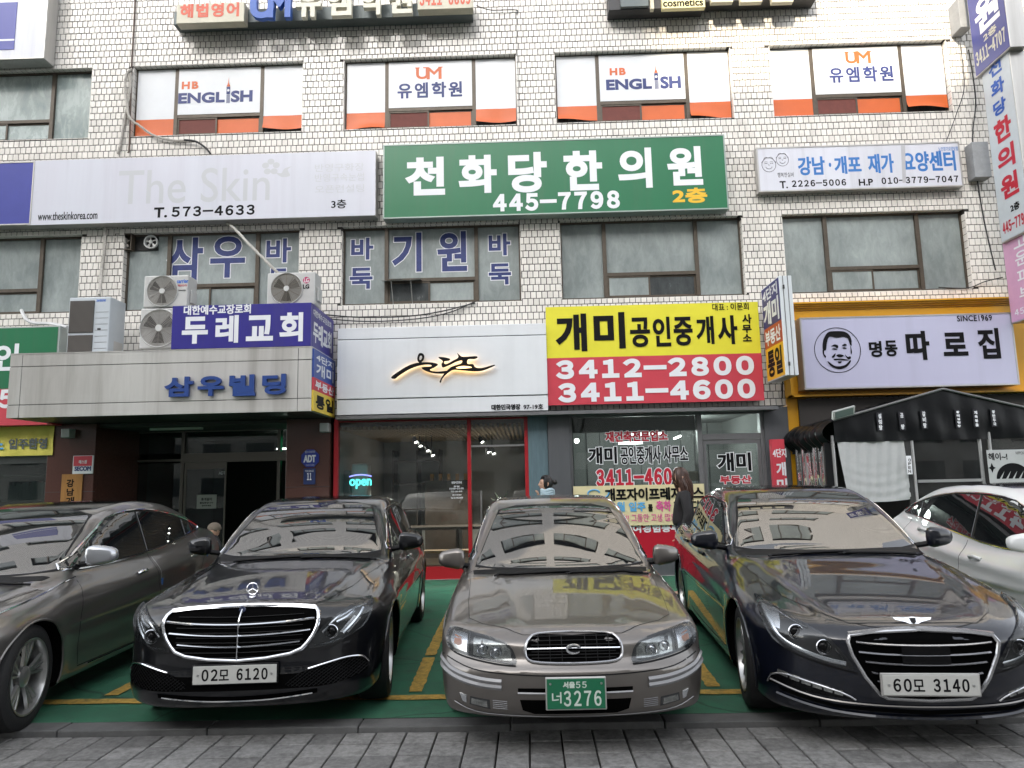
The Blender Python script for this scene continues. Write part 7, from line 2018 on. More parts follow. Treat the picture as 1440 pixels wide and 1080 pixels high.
strip(BS, 'bumper_line', 'F', [(-.80, .515), (-.6, .465), (-.3, .445), (0, .44), (.3, .445), (.6, .465), (.80, .515)], .007, .001, M_rubber, t)
patch(BS, 'upper_slot', 'F', [(-.335, .342), (-.335, .372), (.335, .372), (.335, .342)], .002, M_void, t, smooth=1)
strip(BS, 'slot_lip', 'F', [(-.335, .345), (0, .343), (.335, .345)], .013, .005, mat('pale_bumper_rib'), t, raise_=.006)
patch(BS, 'lower_intake', 'F', [(-.325, .305), (-.31, .245), (-.24, .222), (.24, .222), (.31, .245), (.325, .305)], .002, M_void, t, smooth=1)
strip(BS, 'chin_line', 'F', [(-.72, .262), (-.6, .225), (-.4, .212), (0, .205), (.4, .212), (.6, .225), (.72, .262)], .006, .003, mat('pale_bumper_rib'), t, raise_=.003)
M_gplate = mat('green_plate', (.01, .13, .06), .35)
m_ = number_plate(BS, t, .335, .165, .348, -.022, M_gplate, mat('pale_print', (.55, .62, .55), .4), [('서울', -.075, -.005, .032, .068, .002), ('55', .0, .062, .032, .068, .001), ('너', -.14, -.085, -.05, .012, .001), ('3276', -.072, .145, -.068, .018, .002)], frame=M_alu)
P_, ok = BS.on('T', [0], [2.6])
# ---------------------------------------------------------------- dark blue black saloon with winged badge
P_bb = paint('blue_black_car_paint', (.0018, .003, .008), .0)
BG = Body(hw=.875, L=4.97, H=1.475, zb=.15, plan=[(0, .955), (.5, .98), (1.2, 1), (3.5, 1), (4.3, .985), (4.97, .95)],
  side=[(.1, .09), (.22, .03), (.42, .008), (.6, .0), (.76, .012), (.92, .055), (1.02, .10), (1.3, .25)], crease=.012, cz0=.66, cz1=.05, fa=.86, ra=3.87, wz=.345, ar=.375, flare=.013,
  nose=[(.1, .15), (.16, .05), (.22, .03), (.28, .015), (.40, .0), (.60, .0), (.66, .04), (.72, .12)], bow=.11, corner=.40, tail=[(.2, .1), (.5, 0), (.9, .06), (1.05, .15)],
  hood=[(0, .63), (.10, .685), (.3, .745), (.6, .815), (1.0, .89), (1.5, .965), (2.5, .99), (4.0, 1.04), (4.6, 1.06), (4.97, 1.02)], crown=.04, crown2=.04, ridge=.014, ridgex=[(0, .40), (.6, .56), (1.5, .68)], ks=.08, kf=.05,
  roof=[(1.22, .78), (1.44, .955), (1.68, 1.11), (1.92, 1.255), (2.18, 1.375), (2.5, 1.45), (3.05, 1.475), (3.5, 1.44), (3.95, 1.31), (4.35, 1.14), (4.6, 1.04), (4.97, .85)], rscale=[(1.3, .82), (2.2, .90), (2.8, 1), (3.5, 1), (4.2, .85)],
  wcurve=.15, rcrown=.03, gw=[(1.2, .83), (1.8, .88), (2.8, .895), (3.8, .86), (4.5, .73)], tumble=.34, kc=.09, kj=.035, wy=2.5)
t = gen = sedan('parked_car', 'dark blue-black saloon with large hexagonal grille and winged badge, parked right of centre', LOC['GE'], LOC['GE'][2], BG, P_bb, dict(
  windscreen=[(0, 1.42), (.35, 1.41), (.52, 1.375), (.58, 1.25), (.64, 1.12), (.69, 1.005), (.4, .99), (0, .985)],
  bonnet=[(0, .115), (.36, .13), (.50, .26), (.63, .55), (.71, 1.2), (.74, 1.40), (.4, 1.38), (0, 1.36)], cowl=[(0, 1.41), (.4, 1.43), (.69, 1.53), (.71, 1.60), (.4, 1.54), (0, 1.50)],
  roof_panel=[(0, 2.50), (.45, 2.56), (.48, 3.3), (0, 3.4)],
  dlo=dlo(BG, .99, 1.37, [(2.75, 1.378), (3.15, 1.38), (3.55, 1.335), (3.9, 1.22), (4.18, 1.09), (3.6, 1.05), (2.6, 1.01), (2.0, .992)]), dsm=2, pillars=[2.68, 3.72], dtrim=M_chrome, dtr=.006, lines=DOORS,
  handles=[(2.47, .87), (3.5, .90)], hm=P_bb, mirror=(.93, 1.72, 1.055), mm=P_bb, wheels=(.345, .240, .24, (9, 'swirl')), steer=-.08, res=.028))
gr = half([(0, .655), (.28, .644), (.395, .628), (.413, .60), (.395, .53), (.335, .41), (.265, .318), (.225, .297), (0, .288)])
g_ = patch(BG, 'grille', 'F', gr, .003, M_void, t, smooth=1)
bar(BG, 'grille_frame', 'F', gr, .012, .010, mat('satin_silver'), g_, smooth=1, closed=True, n=8)
strip(BG, 'grille_brow', 'F', [(-.40, .632), (-.2, .652), (0, .658), (.2, .652), (.40, .632)], .034, .016, mat('satin_silver'), g_, raise_=.010)
for z, w in ((.588, .37), (.535, .36), (.482, .33), (.430, .30), (.382, .275), (.335, .245)):
    for s_ in ((-1, 1) if z < .45 else (0,)):
        pts = [(-w, z + .012), (-w * .6, z + .002), (0, z - .002), (w * .6, z + .002), (w, z + .012)] if s_ == 0 else [(s_ * .27 if z > .4 else s_ * (w - .06), z), (s_ * w, z + .006)]
        strip(BG, 'slat', 'F', pts, .013, .010, mat('satin_silver'), g_, smooth=3 if s_ == 0 else 1, raise_=.010)
patch(BG, 'sensor_panel', 'F', [(-.13, .49), (-.13, .58), (.13, .58), (.13, .49)], .016, M_gloss, g_, smooth=1)
HG_ = [(.395, .455), (.43, .52), (.488, .597), (.54, .635), (.667, .70), (.755, .755), (.79, .765), (.80, .67), (.765, .575), (.692, .522), (.54, .475)]
for s_ in (-1, 1):
    headlamp(BG, t, HG_, [('bowl', .667, .632, .046), ('bowl', .542, .567, .044), ('strip', [(.43, .478), (.54, .498), (.68, .545), (.745, .595), (.775, .68), (.775, .74)], .026), ('strip', [(.60, .655), (.67, .69), (.73, .73)], .010), ('strip', [(.44, .50), (.48, .56)], .008), ('panel', [(.735, .63), (.765, .64), (.778, .745), (.71, .72)], M_refl)], s_)
    strip(BG, 'lamp_gasket', 'F', [(s_ * a, b) for a, b in [(.37, .425), (.54, .462), (.69, .508), (.77, .56)]], .008, .002, M_rubber, t)
    fg = [(s_ * a, b) for a, b in [(.39, .276), (.47, .318), (.66, .362), (.735, .37), (.785, .345), (.80, .295), (.62, .290)]]
    f_ = patch(BG, 'fog_lamp', 'F', fg, .004, M_gloss, t, smooth=1)
    bar(BG, 'fog_trim', 'F', fg[:6], .006, .006, mat('satin_silver'), f_, smooth=2)
    for k in range(6):
        a = .455 + .052 * k; b_ = .296 + .0115 * k
        patch(BG, 'led_cell', 'F', [(s_ * a, b_), (s_ * a, b_ + .026), (s_ * (a + .042), b_ + .034), (s_ * (a + .042), b_ + .008)], .009, m_mile, f_, smooth=1)
strip(BG, 'bumper_trim', 'F', [(-.79, .315), (-.6, .272), (-.3, .252), (0, .246), (.3, .252), (.6, .272), (.79, .315)], .012, .006, mat('satin_dark', (.22, .21, .20), .3, metal=.9), t, raise_=.005)
patch(BG, 'lower_slot', 'F', [(-.76, .285), (-.5, .242), (0, .224), (.5, .242), (.76, .285), (.74, .262), (.5, .222), (0, .200), (-.5, .222), (-.74, .262)], .003, M_void, t, smooth=1)
strip(BG, 'splitter', 'F', [(-.76, .245), (-.5, .205), (-.2, .188), (0, .184), (.2, .188), (.5, .205), (.76, .245)], .016, .012, P_bb, t, raise_=.010)
strip(BG, 'shut_line', 'F', [(-.42, .70), (-.2, .668), (0, .664), (.2, .668), (.42, .70)], .006, .001, M_rubber, t)
P_, ok = BG.on('F', [0], [.695]); n_ = BG.normal(P_)[0]; c_ = Vector(P_[0]); U_ = Vector((0, math.cos(1.0), math.sin(1.0))); N_ = Vector((0, -math.sin(1.0), math.cos(1.0)))
fw = Fr(c_ + N_ * .006, (1, 0, 0), U_, N_)
o = poly_mesh([ccw([(-.11, .022), (-.05, .020), (0, .026), (.05, .020), (.11, .022), (.10, .008), (.045, -.006), (.015, -.022), (0, -.026), (-.015, -.022), (-.045, -.006), (-.10, .008)])], fw, 0, .005).build('badge', M_chrome, t)
poly_mesh([ccw([(-.018, .018), (.018, .018), (.014, -.008), (0, -.018), (-.014, -.008)])], fw, .0055, .002).build('badge_shield', M_gloss, o)
number_plate(BG, t, .52, .11, .378, -.030, PLATE_W, M_black, [('60', -.205, -.105, -.036, .036, .0025), ('모', -.098, -.035, -.034, .032, .0015), ('3140', .012, .205, -.036, .036, .0025)], frame=M_alu)
# ---------------------------------------------------------------- grey saloon at the left edge
P_grey = paint('grey_car_paint', (.15, .142, .132), .7, rough=.30)
BH = Body(hw=.885, L=4.88, H=1.47, zb=.17, plan=[(0, .95), (.5, .975), (1.2, 1), (3.5, 1), (4.3, .965), (4.9, .90)],
  side=[(.1, .09), (.24, .03), (.42, .020), (.55, .004), (.74, .0), (.90, .04), (1.05, .10), (1.3, .25)], crease=.012, cz0=.60, cz1=.07, fa=.86, ra=3.70, wz=.335, ar=.365, flare=.016,
  nose=[(.1, .15), (.2, .04), (.40, .0), (.60, .02), (.70, .06), (.76, .14)], bow=.12, corner=.42, tail=[(.2, .1), (.5, 0), (.9, .06), (1.1, .15)],
  hood=[(0, .66), (.12, .73), (.5, .83), (1.0, .90), (1.5, .96), (2.5, .985), (3.6, 1.05), (4.4, 1.12), (4.88, 1.08)], crown=.04, crown2=.05, ridge=.012, ridgex=[(0, .42), (.6, .58), (1.5, .70)], ks=.09, kf=.06,
  roof=[(.95, .83), (1.14, .93), (1.45, 1.085), (1.75, 1.225), (2.05, 1.345), (2.4, 1.43), (2.9, 1.468), (3.4, 1.44), (3.9, 1.33), (4.3, 1.19), (4.6, 1.10), (4.88, .95)], rscale=[(1.2, .82), (2.0, .90), (2.6, 1), (3.5, 1), (4.2, .9)],
  wcurve=.15, rcrown=.03, gw=[(1.2, .84), (1.8, .88), (2.8, .90), (3.8, .87), (4.5, .78)], tumble=.33, kc=.09, kj=.035, wy=2.4)
t = hgc = sedan('parked_car', 'warm grey saloon with chrome window line and silver mirror, cut off by the left edge', LOC['HG'], LOC['HG'][2], BH, P_grey, dict(
  windscreen=[(0, 1.395), (.35, 1.385), (.52, 1.345), (.60, 1.22), (.66, 1.08), (.70, .985), (.4, .965), (0, .96)],
  bonnet=[(0, .15), (.38, .17), (.52, .30), (.66, .6), (.72, 1.0), (.735, 1.12), (.4, 1.10), (0, 1.08)], cowl=[(0, 1.11), (.4, 1.13), (.69, 1.23), (.71, 1.30), (.4, 1.22), (0, 1.18)],
  roof_panel=[(0, 2.28), (.48, 2.34), (.50, 3.5), (0, 3.6)],
  dlo=dlo(BH, .955, 1.355, [(2.5, 1.372), (2.9, 1.372), (3.4, 1.32), (3.8, 1.235), (4.15, 1.14), (4.05, 1.105), (3.6, 1.05), (2.85, .99), (2.0, .958)]), dsm=2, pillars=[2.68, 3.66], dtrim=M_chrome, dtr=.010,
  lines=[[(1.46, .27), (1.43, .5), (1.42, .72), (1.48, .89)], [(2.74, .25), (2.74, .6), (2.68, .97)], [(3.95, .98), (3.92, .85), (3.72, .70), (3.62, .55)], [(1.46, .26), (2.7, .245), (3.3, .27)]],
  handles=[(2.42, .83), (3.60, .905)], hm=M_chrome, mirror=(.95, 1.56, 1.065), mm=mat('silver_mirror_shell', (.42, .43, .45), .22, metal=.7, coat=.8), wheels=(.340, .245, .235, (5, 'triple')), steer=.10))
for s_ in (-1, 1):
    headlamp(BH, t, [(.46, .55), (.50, .62), (.62, .67), (.74, .72), (.80, .76), (.805, .70), (.74, .62), (.6, .56)], [('bowl', .60, .61, .035), ('strip', [(.52, .58), (.65, .63), (.77, .71)], .014)], s_)
    for yy, zz in ((2.79, .70), (3.99, .84)):
        P_, ok = BH.on('S', [yy], [zz], s_); n_ = BH.normal(P_)[0]; c_ = Vector(P_[0])
        MB().box(c_.x - .008, c_.x + .008, c_.y - .014, c_.y + .014, c_.z - .03, c_.z + .03).build('door_guard', mat('blue_foam', (.03, .10, .28), .6), t, bevel=.004)
        strip(BH, 'guard_strip', 'S', [(yy - .02, zz + .035), (yy - .035, zz + .14), (yy - .06, zz + .24)], .007, .004, mat('pale_strip', (.45, .45, .45), .4), t, s_)
    strip(BH, 'bonnet_edge_trim', 'T', [(s_ * .79, .55), (s_ * .80, .9), (s_ * .79, 1.25), (s_ * .785, 1.5)], .012, .003, M_chrome, t, raise_=.003)
g_ = patch(BH, 'grille', 'F', half([(0, .66), (.30, .65), (.40, .62), (.36, .5), (.25, .43), (0, .42)]), .003, M_gloss, t, smooth=2)
for x in range(-5, 6): bar(BH, 'slat', 'F', [(x * .06, .64 - abs(x) * .004), (x * .05, .45)], .006, .010, M_chrome, g_, smooth=1)
bar(BH, 'sill_trim', 'S', [(1.6, .245), (2.4, .235), (3.2, .245)], .007, .002, M_chrome, t, 1)
number_plate(BH, t, .52, .11, .36, -.02, PLATE_W, M_black, [])
# ---------------------------------------------------------------- white saloon at the right edge
P_white = paint('pearl_white_paint', (.62, .63, .62), .0, rough=.3)
BY = Body(hw=.875, L=4.80, H=1.455, zb=.17, plan=[(0, .95), (.5, .975), (1.2, 1), (3.5, 1), (4.3, .965), (4.8, .90)],
  side=[(.1, .09), (.24, .03), (.42, .020), (.55, .004), (.72, .0), (.90, .035), (1.05, .09), (1.3, .25)], crease=.014, cz0=.50, cz1=.105, fa=.94, ra=3.73, wz=.33, ar=.36, flare=.014,
  nose=[(.1, .15), (.2, .04), (.40, .0), (.60, .03), (.70, .10), (.74, .2)], bow=.12, corner=.42, tail=[(.2, .1), (.5, 0), (.9, .06), (1.1, .15)],
  hood=[(0, .64), (.12, .71), (.5, .80), (1.0, .86), (1.5, .90), (2.5, .92), (3.4, 1.0), (4.2, 1.10), (4.8, 1.07)], crown=.04, crown2=.05, ridge=.012, ridgex=[(0, .42), (.6, .58), (1.5, .70)], ks=.09, kf=.06,
  roof=[(1.0, .78), (1.32, .93), (1.62, 1.09), (1.9, 1.24), (2.17, 1.35), (2.5, 1.425), (3.05, 1.458), (3.6, 1.43), (4.0, 1.33), (4.35, 1.2), (4.6, 1.10), (4.8, .98)], rscale=[(1.2, .82), (2.1, .90), (2.6, 1), (3.5, 1), (4.2, .9)],
  wcurve=.15, rcrown=.03, gw=[(1.2, .84), (1.8, .88), (2.8, .90), (3.8, .87), (4.5, .78)], tumble=.33, kc=.09, kj=.035, wy=2.5)
t = yfc = sedan('parked_car', 'pearl white saloon with black roof panel, cut off by the right edge', LOC['YF'], LOC['YF'][2], BY, P_white, dict(
  windscreen=[(0, 1.39), (.35, 1.38), (.52, 1.34), (.60, 1.2), (.66, 1.05), (.70, .95), (.4, .94), (0, .94)],
  bonnet=[(0, .16), (.38, .19), (.52, .32), (.66, .6), (.73, 1.1), (.755, 1.24), (.4, 1.22), (0, 1.20)], cowl=[(0, 1.24), (.4, 1.26), (.70, 1.36), (.72, 1.43), (.4, 1.37), (0, 1.33)],
  roof_panel=[(0, 2.45), (.50, 2.52), (.52, 3.55), (0, 3.65)],
  dlo=dlo(BY, .90, 1.34, [(2.6, 1.362), (3.0, 1.372), (3.35, 1.355), (3.7, 1.305), (4.0, 1.235), (4.30, 1.15), (3.95, 1.115), (3.5, 1.06), (2.9, .975), (2.3, .91)]), dsm=2, pillars=[2.74, 3.78], dtrim=M_chrome, dtr=.006,
  lines=[[(1.40, .27), (1.38, .5), (1.40, .70), (1.5, .82)], [(2.80, .25), (2.84, .6), (2.80, .94)], [(3.96, 1.08), (3.94, .9), (3.72, .70), (3.60, .55)], [(1.4, .26), (2.7, .245), (3.3, .27)]],
  handles=[(2.58, .795), (3.62, .97)], mirror=(.94, 1.78, 1.0), mm=P_white, wheels=(.335, .235, .235, (5, 'twin'))))
for s_ in (-1, 1): headlamp(BY, t, [(.46, .52), (.50, .60), (.62, .66), (.74, .71), (.80, .75), (.805, .69), (.74, .60), (.6, .54)], [('bowl', .60, .60, .035), ('strip', [(.52, .56), (.65, .62), (.77, .70)], .014)], s_)
g_ = patch(BY, 'grille', 'F', half([(0, .64), (.30, .63), (.40, .60), (.36, .5), (.25, .43), (0, .42)]), .003, M_gloss, t, smooth=2)
for z in (.47, .52, .57): strip(BY, 'slat', 'F', [(-.34, z), (0, z - .01), (.34, z)], .014, .008, M_chrome, g_, raise_=.006)
number_plate(BY, t, .52, .11, .36, -.02, PLATE_W, M_black, [])
# ================================================================== people
def skin_mesh(name, nodes, edges, radii, m, parent, sub=1, root=0, extra=None):
    """one continuous limb-and-trunk surface grown over a skeleton"""
    me = bpy.data.meshes.new(name); me.from_pydata([tuple(n) for n in nodes], edges, [])
    o = bpy.data.objects.new(name, me); COL.objects.link(o)
    sm_ = o.modifiers.new('skin', 'SKIN')
    if not me.skin_vertices:
        bm = bmesh.new(); bm.from_mesh(me); bm.verts.layers.skin.verify(); bm.to_mesh(me); bm.free()
    for i, r in enumerate(radii):
        r = r if isinstance(r, tuple) else (r, r)
        me.skin_vertices[0].data[i].radius = r; me.skin_vertices[0].data[i].use_root = (i == root)
    ss = o.modifiers.new('sub', 'SUBSURF'); ss.levels = sub; ss.render_levels = sub
    bpy.context.view_layer.update()
    ev = bpy.data.meshes.new_from_object(o.evaluated_get(bpy.context.evaluated_depsgraph_get()))
    bpy.data.objects.remove(o)
    vs = [tuple(v.co) for v in ev.vertices]; fs = [tuple(p.vertices) for p in ev.polygons]; bpy.data.meshes.remove(ev)
    mb = MB(); mb.add(vs, fs)
    if extra: extra(mb)
    return mb.build(name, m, parent, smooth=True)
def head_geo(mb, c, s=1.0, fwd=Vector((-1, 0, 0)), tilt=0.0):
    """a head with brow, eye sockets, nose, mouth, chin and ears; c = centre, fwd = facing direction"""
    fwd = (fwd + Vector((0, 0, tilt))).normalized(); side = Vector((0, 0, 1)).cross(fwd).normalized(); up = fwd.cross(side)
    n, k = 28, 22; vs = []; fs = []
    for i in range(k + 1):
        th = PI * i / k
        for j in range(n):
            q = 2 * PI * j / n
            x, y, z = math.sin(th) * math.cos(q), math.sin(th) * math.sin(q), math.cos(th)     # x forward, y side
            X, Y, Z = x * .098, y * .074 * (1 - .22 * max(0, -z)), z * .118
            if x > 0:
                X *= 1 - .10 * max(0, -z)
                f = math.exp(-(Y / .012) ** 2)
                X += .024 * f * math.exp(-((Z + .022) / .020) ** 2) + .010 * f * math.exp(-((Z + .002) / .025) ** 2)      # nose
                X -= .012 * math.exp(-((abs(Y) - .030) / .014) ** 2) * math.exp(-((Z - .006) / .013) ** 2)               # sockets
                X += .007 * math.exp(-(Y / .022) ** 2) * math.exp(-((Z + .060) / .008) ** 2)                              # lips
                X += .010 * math.exp(-(Y / .03) ** 2) * math.exp(-((Z + .098) / .016) ** 2)                               # chin
                X += .005 * math.exp(-((Z - .030) / .012) ** 2)
            vs.append(c + (fwd * X + side * Y + up * Z) * s)
    for i in range(k):
        for j in range(n): fs.append((i * n + j, (i + 1) * n + j, (i + 1) * n + (j + 1) % n, i * n + (j + 1) % n))
    mb.add(vs, fs)
    for sd in (-1, 1):
        e = c + (side * sd * .074 - fwd * .008 + up * -.008) * s
        mb.tube([e + up * .028 * s, e + side * sd * .014 * s + up * .012 * s - fwd * .012 * s, e + side * sd * .010 * s - up * .015 * s - fwd * .006 * s, e - up * .03 * s], [.006 * s, .010 * s, .008 * s, .004 * s], 8)
    return fwd, side, up
def person(loc, fwd, label, pose, cols, hair, height=1.62, tilt=0.0):
    """pose: joint offsets in (forward, side, up) metres for a 1.62 m figure"""
    s = height / 1.62; f = Vector(fwd).normalized(); sd = Vector((0, 0, 1)).cross(f); o = Vector(loc)
    def W(p): return o + (f * p[0] + sd * p[1] + Vector((0, 0, 1)) * p[2]) * s
    J = dict(pelvis=(0, 0, .90), belly=(.01, 0, 1.02), chest=(.0, 0, 1.20), neck0=(-.01, 0, 1.34), neck1=(.01, 0, 1.43), skull=(.02, 0, 1.50),
             hipL=(0, .085, .86), kneeL=(.02, .09, .47), ankL=(-.02, .09, .08), toeL=(.13, .10, .035), hipR=(0, -.085, .86), kneeR=(.02, -.09, .47), ankR=(-.02, -.09, .08), toeR=(.13, -.10, .035),
             shL=(-.01, .155, 1.32), elL=(-.03, .20, 1.06), wrL=(.06, .19, .84), paL=(.08, .185, .77), shR=(-.01, -.155, 1.32), elR=(-.03, -.20, 1.06), wrR=(.06, -.19, .84), paR=(.08, -.185, .77))
    J.update(pose)
    t = thing('person', loc, label, 'person')
    names = list(J); N_ = [W(J[n]) for n in names]; ix = {n: i for i, n in enumerate(names)}
    R_ = dict(pelvis=(.105, .13), belly=(.095, .12), chest=(.10, .14), neck0=.058, neck1=.048, skull=.055, hipL=.085, kneeL=.055, ankL=.036, toeL=.03, hipR=.085, kneeR=.055, ankR=.036, toeR=.03, shL=.05, elL=.037, wrL=.026, paL=.028, shR=.05, elR=.037, wrR=.026, paR=.028)
    E_ = [('pelvis', 'belly'), ('belly', 'chest'), ('chest', 'neck0'), ('neck0', 'neck1'), ('neck1', 'skull')]
    for q in 'LR': E_ += [('pelvis', 'hip' + q), ('hip' + q, 'knee' + q), ('knee' + q, 'ank' + q), ('ank' + q, 'toe' + q), ('chest', 'sh' + q), ('sh' + q, 'el' + q), ('el' + q, 'wr' + q), ('wr' + q, 'pa' + q)]
    edges = [(ix[a], ix[b]) for a, b in E_]; rad = [tuple(x * s for x in (R_[n] if isinstance(R_[n], tuple) else (R_[n],) * 2)) for n in names]
    for q in 'LR':       # five fingers on each palm
        wr, pa = W(J['wr' + q]), W(J['pa' + q]); d = (pa - wr).normalized(); c = d.cross(f if abs(d.dot(f)) < .8 else Vector((0, 0, 1))).normalized(); u = c.cross(d)
        for k, (L_, off) in enumerate(((.066, -.027), (.075, -.009), (.070, .009), (.055, .026))):
            b = len(N_); p0 = pa + c * off * s + d * .025 * s
            N_ += [p0, p0 + (d + u * .25).normalized() * L_ * .5 * s, p0 + (d * .75 + u * .7).normalized() * L_ * s]; rad += [(.010 * s,) * 2, (.0085 * s,) * 2, (.007 * s,) * 2]
            edges += [(ix['pa' + q], b), (b, b + 1), (b + 1, b + 2)]
        b = len(N_); p0 = wr + d * .03 * s - c * .028 * s; N_ += [p0, p0 + (d * .7 - c * .5 + u * .4).normalized() * .045 * s]; rad += [(.012 * s,) * 2, (.009 * s,) * 2]; edges += [(ix['wr' + q], b), (b, b + 1)]
    hc = W(J['skull']) + Vector((0, 0, .045 * s)); info = {}
    def ex(mb): info['ax'] = head_geo(mb, hc, s, f, tilt)
    skin_mesh('body', N_, edges, rad, mat('skin', (.50, .30, .21), .5), t, 1, ix['pelvis'], ex)
    fw, si, up = info['ax']
    m_ = MB()
    for q in (-1, 1): m_.ellipsoid(hc + (fw * .083 + si * q * .030 + up * .006) * s, (.008 * s, .010 * s, .006 * s), 10)
    m_.build('eyes', mat('dark_eye', (.02, .015, .012), .2), t)
    m_ = MB()
    for q in (-1, 1): m_.tube([hc + (fw * .092 + si * q * .016 + up * .026) * s, hc + (fw * .090 + si * q * .032 + up * .031) * s, hc + (fw * .078 + si * q * .046 + up * .027) * s], .003 * s, 5)
    m_.build('eyebrows', mat('hair_black', (.012, .010, .009), .5), t)
    m_ = MB().tube([hc + (fw * .088 + si * .018 - up * .060) * s, hc + (fw * .098 - up * .058) * s, hc + (fw * .088 - si * .018 - up * .060) * s], .0045 * s, 6); m_.build('lips', mat('lip', (.42, .13, .12), .4), t)
    def grown(keys, grow, name, m, w0=1.0):
        ks = [k for k in names if k in keys]; id_ = {k: i for i, k in enumerate(ks)}
        ee = [(id_[a], id_[b]) for a, b in E_ if a in id_ and b in id_]
        rr_ = [tuple((x + grow.get(k, .02)) * s for x in (R_[k] if isinstance(R_[k], tuple) else (R_[k],) * 2)) for k in ks]
        return skin_mesh(name, [W(J[k]) for k in ks], ee, rr_, m, t, 2, 0)
    grown(['pelvis', 'belly', 'chest', 'neck0', 'shL', 'elL', 'wrL', 'shR', 'elR', 'wrR'], dict(pelvis=.05, belly=.04, chest=.035, neck0=.02, shL=.025, shR=.025, elL=.022, elR=.022, wrL=.016, wrR=.016), 'coat', cols[0])
    grown(['pelvis', 'hipL', 'kneeL', 'ankL', 'hipR', 'kneeR', 'ankR'], dict(pelvis=.0, hipL=.02, hipR=.02, kneeL=.022, kneeR=.022, ankL=.03, ankR=.03), 'trousers', cols[1])
    m_ = MB()
    for q in 'LR':
        a, b = W(J['ank' + q]), W(J['toe' + q]); a.z = loc[2] + .045; b.z = loc[2] + .04; m_.tube([a - (b - a) * .35, a, b, b + (b - a) * .25], [.03, .042, .04, .022], 10)
    m_.build('shoes', mat('shoe_black', (.015, .015, .016), .4), t, smooth=True)
    hm = cols[2]; rr_ = random.Random(len(label)); mb = MB()
    if hair in ('long', 'bun'):
        n = 150 if hair == 'long' else 110
        for k in range(n):       # locks combed from the parting
            a = rr_.uniform(-1, 1) * PI; b = rr_.uniform(.0, 1.0)
            fr_ = math.cos(a)
            if fr_ > .55 and b > .35: continue
            dirn = (fw * math.cos(a) + si * math.sin(a))
            p = [hc + up * .118 * s * 1.06 + dirn * .01]
            for q in range(1, 6):
                th = (PI * .53 if fr_ < .3 else PI * .36) * q / 5
                p.append(hc + (dirn * Vector((0, 0, 0)).length + (fw * math.cos(a) * .104 + si * math.sin(a) * .082) * math.sin(th) + up * .126 * math.cos(th)) * s)
            if hair == 'long':
                base = p[-1]; out = (base - hc); out.z = 0; out = out.normalized() if out.length else -fw
                L_ = rr_.uniform(.20, .31)
                for q in range(1, 6): p.append(base + Vector((0, 0, -1)) * L_ * q / 5 * s + out * (.018 * math.sin(q * .9)) * s + Vector((rr_.uniform(-.006, .006), rr_.uniform(-.006, .006), 0)) - fw * .012 * q * s)
            else:
                bun = hc - fw * .125 * s + up * .02 * s; p = p[:5] + [p[4] * .4 + bun * .6, bun]
            mb.tube(p, [.006] + [.011] * (len(p) - 2) + [.004], 5)
        mb.ellipsoid(hc + (up * .012 - fw * .012) * s, (.100 * s, .086 * s, .116 * s), 18)
        if hair == 'bun': mb.ellipsoid(hc - fw * .135 * s + up * .02 * s, (.042, .040, .040), 12)
        mb.build('hair', hm, t, smooth=True)
    else:
        mb.ellipsoid(hc + (up * .045 - fw * .01) * s, (.108 * s, .096 * s, .088 * s), 20)
        mb.lathe([(-.01, .104 * s), (.025, .106 * s), (.025, .098 * s)], hc + up * .03 * s, up, 28)
        mb.build('knit_hat', hm, t, smooth=True)
    return t, hc, fw, si, up, W, s
M_blackcloth = mat('black_wool', (.014, .013, .014), .8)
M_jean = mat('dark_jeans', (.03, .035, .05), .8)
q_ = PY(770, 690, -1.15)
t, hc, fw, si, up, W, s = person((q_.x, -1.15, 0.0), (-1, -.15, 0), 'woman with black hair in a bun and pale blue scarf walking left past the pier', dict(elR=(.10, -.20, 1.10), wrR=(.13, -.08, 1.30), paR=(.135, -.04, 1.37), kneeL=(.12, .09, .48), ankL=(.16, .09, .09), toeL=(.30, .10, .04), kneeR=(-.05, -.09, .48), ankR=(-.22, -.09, .14), toeR=(-.10, -.10, .045)),
    (mat('grey_jacket', (.20, .23, .26), .8), M_jean, mat('hair_black', (.012, .010, .009), .45)), 'bun', 1.60)
m_ = MB()
for k in range(3): m_.tube([W((.0 + .085 * math.cos(a), .088 * math.sin(a), 1.385 + .028 * k + .012 * math.sin(3 * a + k))) for a in [j * PI / 10 for j in range(20)]], .030, 8, closed=True)
m_.tube([W((.08, .03, 1.38)), W((.12, .05, 1.25)), W((.11, .06, 1.10))], [.03, .035, .03], 8)
m_.build('scarf', mat('pale_blue_scarf', (.36, .47, .52), .85, bump=.4, bscale=60), t, smooth=True)
q_ = PY(960, 690, -2.3)
person((q_.x, -2.3, 0.0), (-1, .1, 0), 'woman with long brown hair in a black coat walking left behind the dark blue car', dict(kneeL=(.10, .09, .48), ankL=(.10, .09, .09), toeL=(.24, .10, .04), kneeR=(-.04, -.09, .48), ankR=(-.20, -.09, .12), toeR=(-.07, -.10, .04)),
    (M_blackcloth, M_jean, mat('hair_brown', (.055, .026, .017), .42)), 'long', 1.655)
q_ = PY(298, 735, -.7)
